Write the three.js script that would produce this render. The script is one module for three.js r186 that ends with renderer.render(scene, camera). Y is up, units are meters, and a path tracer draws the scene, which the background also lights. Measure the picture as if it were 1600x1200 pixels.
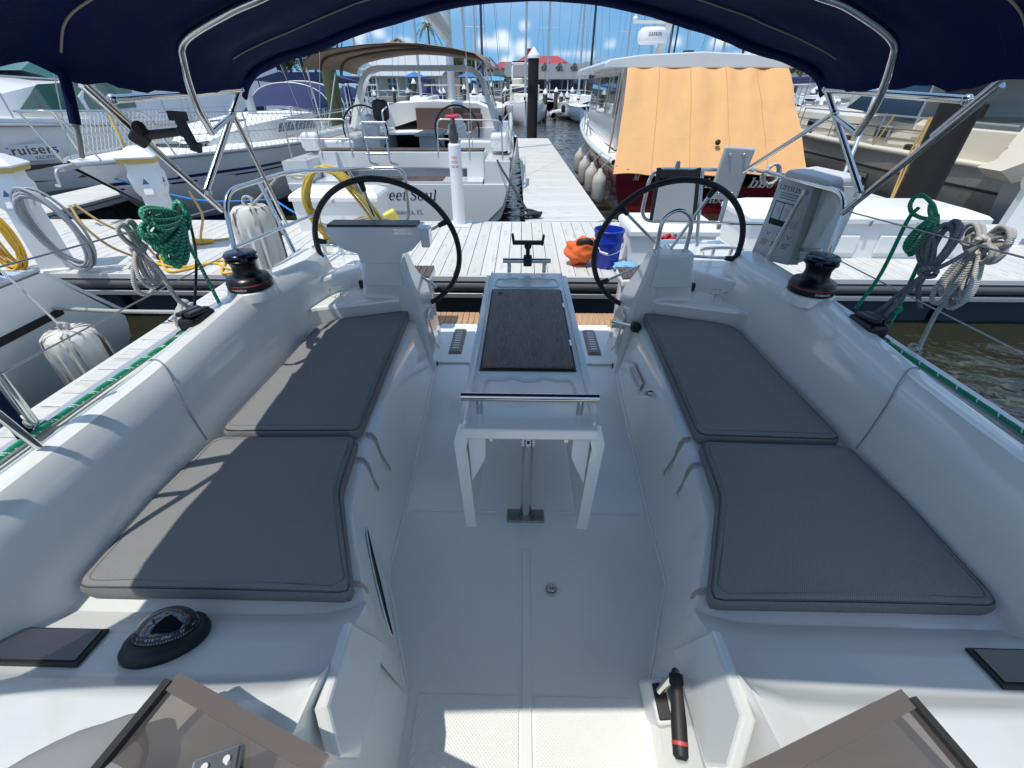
import * as THREE from 'three';
import { mergeGeometries, toCreasedNormals } from 'three/addons/utils/BufferGeometryUtils.js';
import { RoundedBoxGeometry } from 'three/addons/geometries/RoundedBoxGeometry.js';

// ---------- camera, sky, sun, exposure (metres, y up, water at y = 0, the stern of our boat towards -z) ----------
const scene = new THREE.Scene();
const camera = new THREE.PerspectiveCamera(83.44, 4 / 3, 0.05, 900);
camera.position.set(-0.035, 2.05, 0);
camera.rotation.order = 'YXZ';
camera.rotation.set(-0.6015, 0.0208, 0);
const renderer = new THREE.WebGLRenderer({ antialias: true });
renderer.setSize(1024, 768);
renderer.toneMapping = THREE.LinearToneMapping;
renderer.toneMappingExposure = 1.62;
renderer.shadowMap.enabled = true;

let seed = 20240611;
const rnd = () => { seed = (seed * 1664525 + 1013904223) >>> 0; return seed / 4294967296; };
const rr = (a, b) => a + (b - a) * rnd();
const lerp = (a, b, t) => a + (b - a) * t;
const sstep = (a, b, x) => { const t = Math.min(1, Math.max(0, (x - a) / (b - a))); return t * t * (3 - 2 * t); };
const hash3 = (x, y, z) => { let h = (Math.imul(x, 374761393) + Math.imul(y, 668265263) + Math.imul(z, 2147483629)) | 0; h = Math.imul(h ^ (h >>> 13), 1274126177); return ((h ^ (h >>> 16)) >>> 0) / 4294967296; };
function noise(x, y, z = 0, px = 0, py = 0) {   // value noise, periodic when px / py are set
  const xi = Math.floor(x), yi = Math.floor(y), zi = Math.floor(z), f = (t) => t * t * (3 - 2 * t);
  const u = f(x - xi), v = f(y - yi), w = f(z - zi);
  const X = (i) => (px ? ((i % px) + px) % px : i), Y = (i) => (py ? ((i % py) + py) % py : i);
  const g = (i, j, k) => hash3(X(xi + i), Y(yi + j), zi + k);
  return lerp(lerp(lerp(g(0, 0, 0), g(1, 0, 0), u), lerp(g(0, 1, 0), g(1, 1, 0), u), v), lerp(lerp(g(0, 0, 1), g(1, 0, 1), u), lerp(g(0, 1, 1), g(1, 1, 1), u), v), w);
}
const fbm = (x, y, z = 0, o = 4, p = 0) => { let s = 0, a = 0.5, t = 0; for (let i = 0; i < o; i++) { s += a * noise(x, y, z + i * 7, p, p); t += a; x *= 2; y *= 2; p *= 2; a *= 0.5; } return s / t; };

{ // sky: clear blue air with small fair-weather clouds low over the horizon
  const W = 1024, H = 512, data = new Float32Array(W * H * 4);
  for (let j = 0; j < H; j++) for (let i = 0; i < W; i++) {
    const el = ((j + 0.5) / H - 0.5) * Math.PI, az = ((i + 0.5) / W - 0.5) * 2 * Math.PI;
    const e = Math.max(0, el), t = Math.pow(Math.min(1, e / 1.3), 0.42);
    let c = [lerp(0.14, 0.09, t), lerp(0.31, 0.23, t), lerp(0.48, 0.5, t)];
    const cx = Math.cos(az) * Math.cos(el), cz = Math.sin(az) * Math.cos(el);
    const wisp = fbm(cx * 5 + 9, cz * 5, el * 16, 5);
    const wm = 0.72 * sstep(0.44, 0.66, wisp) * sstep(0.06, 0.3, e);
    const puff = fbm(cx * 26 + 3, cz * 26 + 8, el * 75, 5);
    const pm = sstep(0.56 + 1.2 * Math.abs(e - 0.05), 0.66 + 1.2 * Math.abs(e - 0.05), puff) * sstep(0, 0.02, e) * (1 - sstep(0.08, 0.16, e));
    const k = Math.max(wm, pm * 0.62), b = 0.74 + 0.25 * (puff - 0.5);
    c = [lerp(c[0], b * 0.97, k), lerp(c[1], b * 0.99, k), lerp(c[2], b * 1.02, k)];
    if (el < 0) c = [0.3, 0.42, 0.5];
    data.set([c[0], c[1], c[2], 1], (j * W + i) * 4);
  }
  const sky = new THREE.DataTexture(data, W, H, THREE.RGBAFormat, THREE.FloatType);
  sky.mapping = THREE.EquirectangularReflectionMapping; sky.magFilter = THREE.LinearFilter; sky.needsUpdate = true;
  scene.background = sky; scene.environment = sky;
}
const sun = new THREE.DirectionalLight(new THREE.Color(1, 0.95, 0.86), 2.25);
sun.position.set(-17, 56, 12.5); sun.target.position.set(0, 0, 0);
sun.castShadow = true; sun.shadow.mapSize.set(4096, 4096); sun.shadow.radius = 1;
Object.assign(sun.shadow.camera, { left: -40, right: 40, top: 40, bottom: -40, near: 1, far: 160 });
scene.add(sun, sun.target);

// ---------- helpers ----------
const V = (p) => (p.isVector3 ? p.clone() : new THREE.Vector3(p[0], p[1], p[2]));
const used = {};
const numbered = (n) => { const k = (used[n] = (used[n] ?? -1) + 1); return k ? `${n}_${String(k).padStart(3, '0')}` : n; };
function tag(o, label, category, group, kind) { o.userData.label = label; if (category) o.userData.category = category; if (group) o.userData.group = group; if (kind) o.userData.kind = kind; return o; }
function thing(name, label, category, pos = [0, 0, 0], turn = 0, group) { const o = new THREE.Group(); o.name = numbered(name); o.position.set(...pos); o.rotation.y = turn; scene.add(o); return tag(o, label, category, group); }
function struct(name, label) { const o = new THREE.Group(); o.name = numbered(name); o.userData = { kind: 'structure', label }; scene.add(o); return o; }
function fix(g) { let q = g.index ? g.toNonIndexed() : g; for (const k of Object.keys(q.attributes)) if (!['position', 'normal', 'uv', 'color'].includes(k)) q.deleteAttribute(k); if (!q.attributes.normal) q.computeVertexNormals(); if (!q.attributes.uv) q.setAttribute('uv', new THREE.Float32BufferAttribute(new Float32Array(q.attributes.position.count * 2), 2)); return q; }
const join = (list) => (list.length === 1 ? list[0] : mergeGeometries(list.map(fix)));
function mesh(name, geo, m, parent, label) {
  const o = new THREE.Mesh(Array.isArray(geo) ? join(geo) : geo, m); o.castShadow = o.receiveShadow = true;
  if (parent) { o.name = name; parent.add(o); } else { o.name = numbered(name); scene.add(o); }
  if (label) o.userData.label = label; return o;
}
function group(name, parent, label) { const o = new THREE.Group(); o.name = name; parent.add(o); if (label) o.userData.label = label; return o; }
function boxUV(g, s = 1) { // texture coordinates in metres, from the face's main direction
  const q = fix(g), p = q.attributes.position, uv = new Float32Array(p.count * 2), a = new THREE.Vector3(), b = new THREE.Vector3(), c = new THREE.Vector3(), n = new THREE.Vector3();
  for (let i = 0; i < p.count; i += 3) {
    a.fromBufferAttribute(p, i); b.fromBufferAttribute(p, i + 1); c.fromBufferAttribute(p, i + 2);
    n.copy(b).sub(a).cross(c.clone().sub(a)); const x = Math.abs(n.x), y = Math.abs(n.y), z = Math.abs(n.z);
    [a, b, c].forEach((v, k) => { const [u, w] = y >= x && y >= z ? [v.x, v.z] : x >= z ? [v.z, v.y] : [v.x, v.y]; uv[(i + k) * 2] = u * s; uv[(i + k) * 2 + 1] = w * s; });
  }
  q.setAttribute('uv', new THREE.BufferAttribute(uv, 2)); return q;
}
const at = (g, p, r) => { if (r) g.applyMatrix4(new THREE.Matrix4().makeRotationFromEuler(new THREE.Euler(r[0], r[1], r[2], 'YXZ'))); if (p) g.translate(p[0], p[1], p[2]); return g; };
const box = (w, h, d, p, r) => at(new THREE.BoxGeometry(w, h, d), p, r);
const rbox = (w, h, d, rad, p, r, seg = 2) => at(new RoundedBoxGeometry(w, h, d, seg, rad), p, r);
const cylY = (r1, r2, h, p, n = 20, r) => at(new THREE.CylinderGeometry(r1, r2, h, n), p, r);
const ball = (r, p, n = 12) => at(new THREE.SphereGeometry(r, n, Math.max(6, n >> 1)), p);
function bar(a, b, r1, r2 = r1, n = 12) { a = V(a); b = V(b); const d = b.clone().sub(a), g = new THREE.CylinderGeometry(r2, r1, d.length(), n); g.applyQuaternion(new THREE.Quaternion().setFromUnitVectors(new THREE.Vector3(0, 1, 0), d.clone().normalize())); const m = a.add(b).multiplyScalar(0.5); return g.translate(m.x, m.y, m.z); }
function beam(a, b, w, h, up = [0, 1, 0]) { a = V(a); b = V(b); const z = b.clone().sub(a), L = z.length(); z.normalize(); const x = V(up).cross(z).normalize(), y = z.clone().cross(x); const g = new THREE.BoxGeometry(w, h, L); g.applyMatrix4(new THREE.Matrix4().makeBasis(x, y, z)); const m = a.add(b).multiplyScalar(0.5); return g.translate(m.x, m.y, m.z); }
const spline = (pts, closed = false, tens = 0.5) => new THREE.CatmullRomCurve3(pts.map(V), closed, 'catmullrom', tens);
const tube = (pts, r, o = {}) => new THREE.TubeGeometry(spline(pts, o.closed, o.t ?? 0.5), o.seg ?? Math.max(8, pts.length * 6), r, o.n ?? 8, !!o.closed);
function bent(pts, rad) { // straight runs with rounded corners
  const P = pts.map(V), path = new THREE.CurvePath(); let prev = P[0];
  for (let i = 1; i < P.length; i++) {
    if (i === P.length - 1) { path.add(new THREE.LineCurve3(prev, P[i])); break; }
    const d1 = prev.clone().sub(P[i]), d2 = P[i + 1].clone().sub(P[i]), k = Math.min(rad, d1.length() * 0.45, d2.length() * 0.45);
    const A = P[i].clone().add(d1.setLength(k)), B = P[i].clone().add(d2.setLength(k));
    path.add(new THREE.LineCurve3(prev, A)); path.add(new THREE.QuadraticBezierCurve3(A, P[i].clone(), B)); prev = B;
  }
  return path;
}
function rail(pts, r, rad = 0.08, o = {}) { // one steel tube: bars and bends
  const list = []; for (const c of bent(pts, rad).curves) { if (c.isLineCurve3) { if (c.v1.distanceTo(c.v2) > 1e-4) list.push(bar(c.v1, c.v2, r, r, o.n ?? 10)); } else list.push(new THREE.TubeGeometry(c, 10, r, o.n ?? 10, false)); }
  for (const e of [pts[0], pts[pts.length - 1]]) list.push(ball(r, V(e).toArray(), 8));
  return join(list);
}
function loft(secs, { closed = false, caps = false, crease = 0.6, unit = false } = {}) { // rows of points joined into a skin
  const n = secs[0].length, pos = [], uv = [], idx = [];
  const dist = (a, b) => Math.hypot(a[0] - b[0], a[1] - b[1], a[2] - b[2]), mid = Math.floor(n / 2); let run = 0; // texture coordinates in metres along and across
  secs.forEach((s, i) => { if (i) run += dist(s[mid], secs[i - 1][mid]); let arc = 0; s.forEach((p, j) => { if (j) arc += dist(p, s[j - 1]); pos.push(p[0], p[1], p[2]); unit ? uv.push(j / (n - 1), i / (secs.length - 1)) : uv.push(arc, run); }); });
  const m = closed ? n : n - 1;
  for (let i = 0; i + 1 < secs.length; i++) for (let j = 0; j < m; j++) { const a = i * n + j, b = i * n + (j + 1) % n, c = a + n, d = b + n; idx.push(a, b, d, a, d, c); }
  if (caps) for (const [s, flip] of [[0, true], [secs.length - 1, false]]) { const c = secs[s].reduce((t, p) => [t[0] + p[0] / n, t[1] + p[1] / n, t[2] + p[2] / n], [0, 0, 0]); const k = pos.length / 3; pos.push(...c); uv.push(0.5, 0.5); for (let j = 0; j < m; j++) { const a = s * n + j, b = s * n + (j + 1) % n; flip ? idx.push(k, b, a) : idx.push(k, a, b); } }
  const g = new THREE.BufferGeometry(); g.setAttribute('position', new THREE.Float32BufferAttribute(pos, 3)); g.setAttribute('uv', new THREE.Float32BufferAttribute(uv, 2)); g.setIndex(idx); g.computeVertexNormals();
  return crease ? toCreasedNormals(g, crease) : g;
}
function poly(pts) { // flat polygon fan (convex) in space
  const pos = []; for (let i = 1; i + 1 < pts.length; i++) pos.push(...pts[0], ...pts[i], ...pts[i + 1]);
  const g = new THREE.BufferGeometry(); g.setAttribute('position', new THREE.Float32BufferAttribute(pos, 3)); g.computeVertexNormals(); return fix(g);
}
function slab(pts, nrm, th, bev = 0) { // a plate: polygon outline extruded along nrm
  const N = V(nrm).normalize(), O = V(pts[0]), X = V(pts[1]).sub(O); X.addScaledVector(N, -X.dot(N)).normalize(); const Y = N.clone().cross(X);
  const s = new THREE.Shape(pts.map((p) => { const d = V(p).sub(O); return new THREE.Vector2(d.dot(X), d.dot(Y)); }));
  const g = new THREE.ExtrudeGeometry(s, { depth: th - 2 * bev, bevelEnabled: bev > 0, bevelThickness: bev, bevelSize: bev, bevelOffset: -bev, bevelSegments: 2, curveSegments: 8 });
  g.translate(0, 0, bev); g.applyMatrix4(new THREE.Matrix4().makeBasis(X, Y, N).setPosition(O)); return g;
}
const extrudeZ = (shape, depth, o = {}) => new THREE.ExtrudeGeometry(shape, { depth, bevelEnabled: !!o.bev, bevelThickness: o.bev ?? 0, bevelSize: o.bev ?? 0, bevelSegments: 2, curveSegments: o.cs ?? 12, steps: 1 });
const shape2 = (pts) => new THREE.Shape(pts.map((p) => new THREE.Vector2(p[0], p[1])));
const lathe = (pts, p, n = 24) => at(new THREE.LatheGeometry(pts.map((q) => new THREE.Vector2(q[0], q[1])), n), p);
const mirX = (p, s) => [p[0] * s, p[1], p[2]];

// ---------- textures and materials ----------
function tex(w, h, fn, srgb = true, rep) {
  const d = new Uint8Array(w * h * 4);
  for (let j = 0; j < h; j++) for (let i = 0; i < w; i++) { const c = fn(i / w, j / h, i, j), k = (j * w + i) * 4; d[k] = Math.min(255, Math.max(0, c[0] * 255)); d[k + 1] = Math.min(255, Math.max(0, c[1] * 255)); d[k + 2] = Math.min(255, Math.max(0, c[2] * 255)); d[k + 3] = 255; }
  const t = new THREE.DataTexture(d, w, h); t.wrapS = t.wrapT = THREE.RepeatWrapping; t.magFilter = THREE.LinearFilter; t.minFilter = THREE.LinearMipmapLinearFilter; t.generateMipmaps = true;
  if (srgb) t.colorSpace = THREE.SRGBColorSpace; if (rep) t.repeat.set(rep[0], rep[1]); t.needsUpdate = true; return t;
}
const gray = (w, h, fn, rep) => tex(w, h, (...a) => { const v = fn(...a); return [v, v, v]; }, false, rep);
const mix = (a, b, t) => a.map((v, i) => v + (b[i] - v) * t);
const hexc = (h) => [(h >> 16 & 255) / 255, (h >> 8 & 255) / 255, (h & 255) / 255];
const std = (color, rough = 0.6, metal = 0, o = {}) => new THREE.MeshStandardMaterial({ color, roughness: rough, metalness: metal, ...o });
const phy = (color, o = {}) => new THREE.MeshPhysicalMaterial({ color, ...o });
function writing(lines, w, h, bg, o = {}) { // flat print: lettering on a canvas
  const c = document.createElement('canvas'); c.width = w; c.height = h; const x = c.getContext('2d');
  if (bg) { x.fillStyle = bg; x.fillRect(0, 0, w, h); }
  for (const l of lines) { x.fillStyle = l.c ?? '#111'; x.strokeStyle = l.c ?? '#111'; x.lineWidth = l.w ?? 2;
    if (l.t !== undefined) { x.font = l.f; x.textAlign = l.a ?? 'center'; x.textBaseline = 'middle'; x.fillText(l.t, l.x, l.y); }
    else if (l.r) (l.fill ? x.fillRect : x.strokeRect).apply(x, l.r);
    else if (l.p) { x.beginPath(); l.p.forEach(([a, b], i) => (i ? x.lineTo(a, b) : x.moveTo(a, b))); l.fill ? x.fill() : x.stroke(); } }
  const t = new THREE.CanvasTexture(c); t.colorSpace = THREE.SRGBColorSpace; return t;
}
const gelDirt = tex(512, 512, (u, v) => { const a = fbm(u * 6, v * 6, 1, 5, 6), b = fbm(u * 40, v * 40, 3, 3, 40), s = sstep(0.6, 0.78, fbm(u * 16, v * 16, 9, 4, 16)); const k = 0.985 + 0.03 * (a - 0.5) + 0.012 * (b - 0.5) ; return [0.915 * k, 0.92 * k, 0.905 * k]; }, true, [0.7, 0.7]);
const gelRough = gray(256, 256, (u, v) => 0.24 + 0.1 * fbm(u * 8, v * 8, 5, 5, 8), [0.9, 0.9]);
const M = {};
M.gel = phy(0xffffff, { map: gelDirt, roughnessMap: gelRough, roughness: 0.85, clearcoat: 1, clearcoatRoughness: 0.05 });
M.gelPlain = phy(new THREE.Color(0.78, 0.785, 0.77), { roughness: 0.25, clearcoat: 0.4, clearcoatRoughness: 0.1 });
const nonskid = gray(128, 128, (u, v) => { const a = Math.sin(u * Math.PI * 2 * 16) * Math.sin(v * Math.PI * 2 * 16); return a > 0.1 ? 1 : 0.2; }, [6, 6]);
M.sole = phy(0xffffff, { map: gelDirt, roughness: 0.4, clearcoat: 0.6, clearcoatRoughness: 0.13 });
M.skid = phy(0xffffff, { map: gelDirt, roughness: 0.6, bumpMap: nonskid, bumpScale: 0.0016 });
M.steel = std(new THREE.Color(0.62, 0.62, 0.6), 0.16, 1);
M.steelFar = std(new THREE.Color(0.6, 0.6, 0.58), 0.3, 1);
M.blackMetal = std(new THREE.Color(0.012, 0.012, 0.014), 0.3, 0.2);
M.black = std(new THREE.Color(0.015, 0.015, 0.016), 0.55);
M.rubber = std(new THREE.Color(0.02, 0.02, 0.021), 0.8);
M.leather = std(new THREE.Color(0.014, 0.014, 0.016), 0.6, 0, { bumpMap: gray(128, 128, (u, v) => fbm(u * 24, v * 24, 2, 3, 24), [40, 2]), bumpScale: 0.0006 });
const weave = tex(256, 256, (u, v, i, j) => { const t = ((i + (j >> 1)) & 7) < 4 ? 0.08 : 0, q = (j & 3) < 2 ? 0.03 : 0, n = 0.09 * (hash3(i, j, 5) - 0.5); const k = 0.46 + t + q + n; return [k, k, k * 1.0]; }, true, [5.5, 5.5]);
const weaveBump = gray(256, 256, (u, v, i, j) => ((((i + (j >> 1)) & 7) < 4 ? 0.6 : 0) + ((j & 3) < 2 ? 0.4 : 0)), [5.5, 5.5]);
M.cushion = phy(0xffffff, { map: weave, bumpMap: weaveBump, bumpScale: 0.0007, roughness: 0.95, sheen: 0.3, sheenRoughness: 0.6 });
M.cushionSide = phy(new THREE.Color(0.94, 0.93, 0.92), { map: weave, bumpMap: weaveBump, bumpScale: 0.0008, roughness: 0.95 });
const clothBump = gray(256, 256, (u, v) => 0.7 * fbm(u * 5, v * 3, 8, 5, 8) + 0.3 * hash3(u * 256 | 0, v * 256 | 0, 1), [1.2, 1.2]);
M.navy = phy(new THREE.Color(0.005, 0.0125, 0.07), { roughness: 0.9, specularIntensity: 0.3, bumpMap: clothBump, bumpScale: 0.006, transmission: 0.03, thickness: 0 });
M.navyFar = std(new THREE.Color(0.014, 0.028, 0.095), 0.85);
M.tan = std(new THREE.Color(0.3, 0.215, 0.155), 0.9, 0, { bumpMap: clothBump, bumpScale: 0.03 });
M.zip = std(new THREE.Color(0.3, 0.27, 0.22), 0.6);
const woodTex = (a, b, c) => tex(256, 512, (u, v) => { const g = fbm(u * 26, v * 3, 4, 4, 26), f = fbm(u * 90, v * 9, 7, 3, 90), d = sstep(0.62, 0.75, fbm(u * 40, v * 6, 12, 3, 40)); return mix(mix(a, b, g), c, 0.55 * d + 0.3 * (f - 0.5)); });
M.teak = std(0xffffff, 0.75, 0, { map: woodTex([0.66, 0.5, 0.36], [0.8, 0.66, 0.5], [0.42, 0.3, 0.22]) });
M.greyTeak = std(0xffffff, 0.75, 0, { map: woodTex([0.3, 0.265, 0.25], [0.39, 0.35, 0.33], [0.19, 0.165, 0.155]) });
M.tableWood = std(0xffffff, 0.55, 0, { map: woodTex([0.4, 0.345, 0.325], [0.53, 0.46, 0.43], [0.26, 0.215, 0.2]), bumpMap: gray(256, 256, (u, v) => fbm(u * 60, v * 5, 3, 3, 60)), bumpScale: 0.0008 });
M.smoke = phy(new THREE.Color(0.6, 0.56, 0.535), { transmission: 0.9, thickness: 0, roughness: 0.08, ior: 1.49 });
M.smokeEdge = phy(new THREE.Color(0.17, 0.145, 0.135), { roughness: 0.22, clearcoat: 0.5, transmission: 0.2, thickness: 0 });
M.glassDark = phy(new THREE.Color(0.012, 0.014, 0.016), { roughness: 0.04, clearcoat: 1, clearcoatRoughness: 0.03 });
M.glassTint = phy(new THREE.Color(0.2, 0.26, 0.26), { transmission: 0.85, thickness: 0, roughness: 0.03 });
const ropeTex = (a, b, tw = 6) => tex(64, 64, (u, v) => { const s = Math.sin((u * tw + v * 2) * Math.PI * 2), n = hash3(u * 64 | 0, v * 64 | 0, 3); return mix(a, b, 0.5 + 0.5 * s > 0.55 ? 0.8 : 0.15 + 0.2 * n); });
const ropeBump = gray(64, 64, (u, v) => 0.5 + 0.5 * Math.sin((u * 6 + v * 2) * Math.PI * 2));
const ropeMat = (a, b, rep) => { const t = ropeTex(a, b); t.repeat.set(rep, 1); const bmp = ropeBump.clone(); bmp.repeat.set(rep, 1); bmp.needsUpdate = true; return std(0xffffff, 0.9, 0, { map: t, bumpMap: bmp, bumpScale: 0.002 }); };
M.ropeGrey = ropeMat([0.6, 0.59, 0.57], [0.86, 0.85, 0.83], 9);
M.ropeDark = ropeMat([0.36, 0.37, 0.39], [0.58, 0.59, 0.6], 9);
M.ropeWhite = ropeMat([0.62, 0.61, 0.58], [0.8, 0.79, 0.76], 40);
{ const t = tex(128, 64, (u, v, i, j) => { const fleck = hash3((i + j) >> 4, j >> 4, 9) > 0.82 && ((i + j) & 15) < 9; const n = 0.08 * hash3(i, j, 2); return fleck ? [0.8, 0.9, 0.85] : [0.03 + n * 0.5, 0.5 + n, 0.36 + n * 0.7]; }); t.repeat.set(26, 1); M.ropeGreen = std(0xffffff, 0.85, 0, { map: t }); }
M.wire = std(new THREE.Color(0.4, 0.4, 0.4), 0.35, 0.9);
M.ropeBlue = std(new THREE.Color(0.02, 0.22, 0.62), 0.8);
M.yellow = std(new THREE.Color(0.62, 0.39, 0.05), 0.5);
M.hose = std(new THREE.Color(0.6, 0.42, 0.07), 0.45);
M.yellowCord = std(new THREE.Color(0.72, 0.43, 0.04), 0.5);
M.plasticWhite = phy(new THREE.Color(0.76, 0.77, 0.77), { roughness: 0.35 });
const plank = (k, warm) => tex(64, 512, (u, v, i, j) => { const g = fbm(u * 18, v * 5, k, 4, 18), sc = sstep(0.66, 0.74, fbm(u * 6, v * 14, k + 30, 4, 6)); const b = 0.8 + 0.07 * (g - 0.5) + 0.03 * (hash3(i, j, k) - 0.5) - 0.06 * sc; return [b, b * (warm ? 0.99 : 0.995), b * (warm ? 0.955 : 0.975)]; });
const plankBump = gray(64, 256, (u, v) => fbm(u * 30, v * 6, 4, 3, 30));
M.planks = [0, 1, 2, 3].map((k) => std(new THREE.Color().setScalar(0.94 + 0.03 * (k % 3)), 0.7, 0, { map: plank(k * 5 + 1, k & 1), bumpMap: plankBump, bumpScale: 0.002 }));
M.alu = std(new THREE.Color(0.55, 0.56, 0.57), 0.45, 0.7);
M.dockSide = std(new THREE.Color(0.6, 0.6, 0.58), 0.6);
M.float = std(new THREE.Color(0.03, 0.045, 0.065), 0.6);

// ---------- our sailing boat: hull, cockpit, helm, table, rails, bimini ----------
const boat = thing('sailboat', 'white sailing boat seen from its own companionway, with twin wheels and table', 'sailboat');
const SOLE = 0.45;
function hullSkin(st, keel = -0.35) { // st: [z, half beam, sheer height]; both sides in one skin
  return loft(st.map(([z, b, sh]) => { const h = [[b, sh], [b * 0.995, sh * 0.7], [b * 0.96, sh * 0.35], [b * 0.86, 0.02], [b * 0.55, keel * 0.7], [0, keel]]; return [...h.map(([x, y]) => [x, y, z]), ...h.slice(0, -1).reverse().map(([x, y]) => [-x, y, z])]; }), { crease: 0.9, caps: false });
}
mesh('hull', [hullSkin([[-3.42, 1.5, 1.07], [-2.5, 1.6, 1.1], [-1.2, 1.63, 1.115], [0.5, 1.68, 1.14], [2.5, 1.62, 1.18], [4.5, 1.3, 1.24], [6, 0.75, 1.3], [7.2, 0.06, 1.36]]), slab([[-1.5, 0.40, -3.42], [1.5, 0.40, -3.42], [1.2, 0.0, -3.42], [0.7, -0.3, -3.42], [-0.7, -0.3, -3.42], [-1.2, 0.0, -3.42]], [0, 0, 1], 0.03)], M.gelPlain, boat);
mesh('fore_deck', [loft([[0.5, 1.67, 1.14], [2.5, 1.61, 1.18], [4.5, 1.29, 1.24], [6, 0.74, 1.3], [7.2, 0.05, 1.36]].map(([z, b, y]) => [[-b, y, z], [0, y + 0.07, z], [b, y, z]])), rbox(2.3, 0.4, 4.6, 0.14, [0, 1.32, 2.9])], M.gelPlain, boat);
const soleMesh = mesh('cockpit_sole', boxUV(box(1.5, 0.05, 3.42, [0, SOLE - 0.025, -1.49])), M.sole, boat);
mesh('non_skid_panel', boxUV(join([rbox(0.32, 0.005, 0.62, 0.0015, [-0.185, SOLE + 0.0015, -0.26]), rbox(0.32, 0.005, 0.62, 0.0015, [0.185, SOLE + 0.0015, -0.26])])), M.skid, soleMesh);
mesh('ridge', [rbox(0.4, 0.008, 0.012, 0.003, [-0.32, SOLE + 0.002, -1.296]), rbox(0.4, 0.008, 0.012, 0.003, [0.32, SOLE + 0.002, -1.296]), rbox(0.03, 0.008, 0.75, 0.003, [0, SOLE + 0.002, -0.72])], M.gelPlain, soleMesh);
for (const s of [-1, 1]) {
  const lid = mesh('floor_hatch', boxUV(rbox(0.3, 0.018, 0.6, 0.006, [s * 0.525, SOLE + 0.007, -2.87])), M.sole, boat);
  mesh('grate', [loft([[0.05, 0.19, 0], [0.032, 0.172, 0.02]].map(([w, d, h]) => [[-w, -d], [w, -d], [w, d], [-w, d]].map(([x, z]) => [s * 0.505 + x, SOLE + 0.015 + h, -2.87 + z])), { closed: true, caps: true, crease: 0.3 })], std(new THREE.Color(0.23, 0.19, 0.17), 0.5), lid);
  const gp = []; for (let i = 0; i < 8; i++) gp.push(box(0.045, 0.003, 0.012, [s * 0.505, SOLE + 0.0365, -2.74 - i * 0.036])); mesh('slot', gp, M.plasticWhite, lid).userData.kind = 'stuff';
  mesh('gutter_strip', boxUV(rbox(0.26, 0.016, 0.62, 0.004, [s * 0.225, SOLE + 0.005, -2.87])), M.sole, boat);
  mesh('drain', [rbox(0.018, 0.035, 0.012, 0.004, [s * 0.613, SOLE + 0.018, -2.545])], M.blackMetal, boat);
}
{ // teak on the stern platform, plank by plank
  const plat = mesh('stern_platform', [box(2.0, 0.04, 0.3, [0, SOLE - 0.03, -3.28]), box(2.2, 0.36, 0.02, [0, 0.25, -3.41])], M.gelPlain, boat);
  const gt = [0, 1, 2].map(() => boxUV(rbox(0.044, 0.012, 0.25, 0.002), rr(0.9, 1.2)));
  for (let i = 0; i < 39; i++) { const o = mesh('teak_plank', gt[i % 3], M.teak, plat); o.position.set(-0.94 + i * 0.0495, SOLE - 0.004, -3.295); }
}
mesh('floor_latch', [cylY(0.021, 0.024, 0.012, [[0.097, 0.45, -0.923][0], SOLE + 0.006, [0.097, 0.45, -0.923][2]], 18), at(new THREE.TorusGeometry(0.013, 0.004, 8, 16), [[0.097, 0.45, -0.923][0], SOLE + 0.018, [0.097, 0.45, -0.923][2]], [1.3, 0.5, 0])], M.steel, boat);

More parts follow.
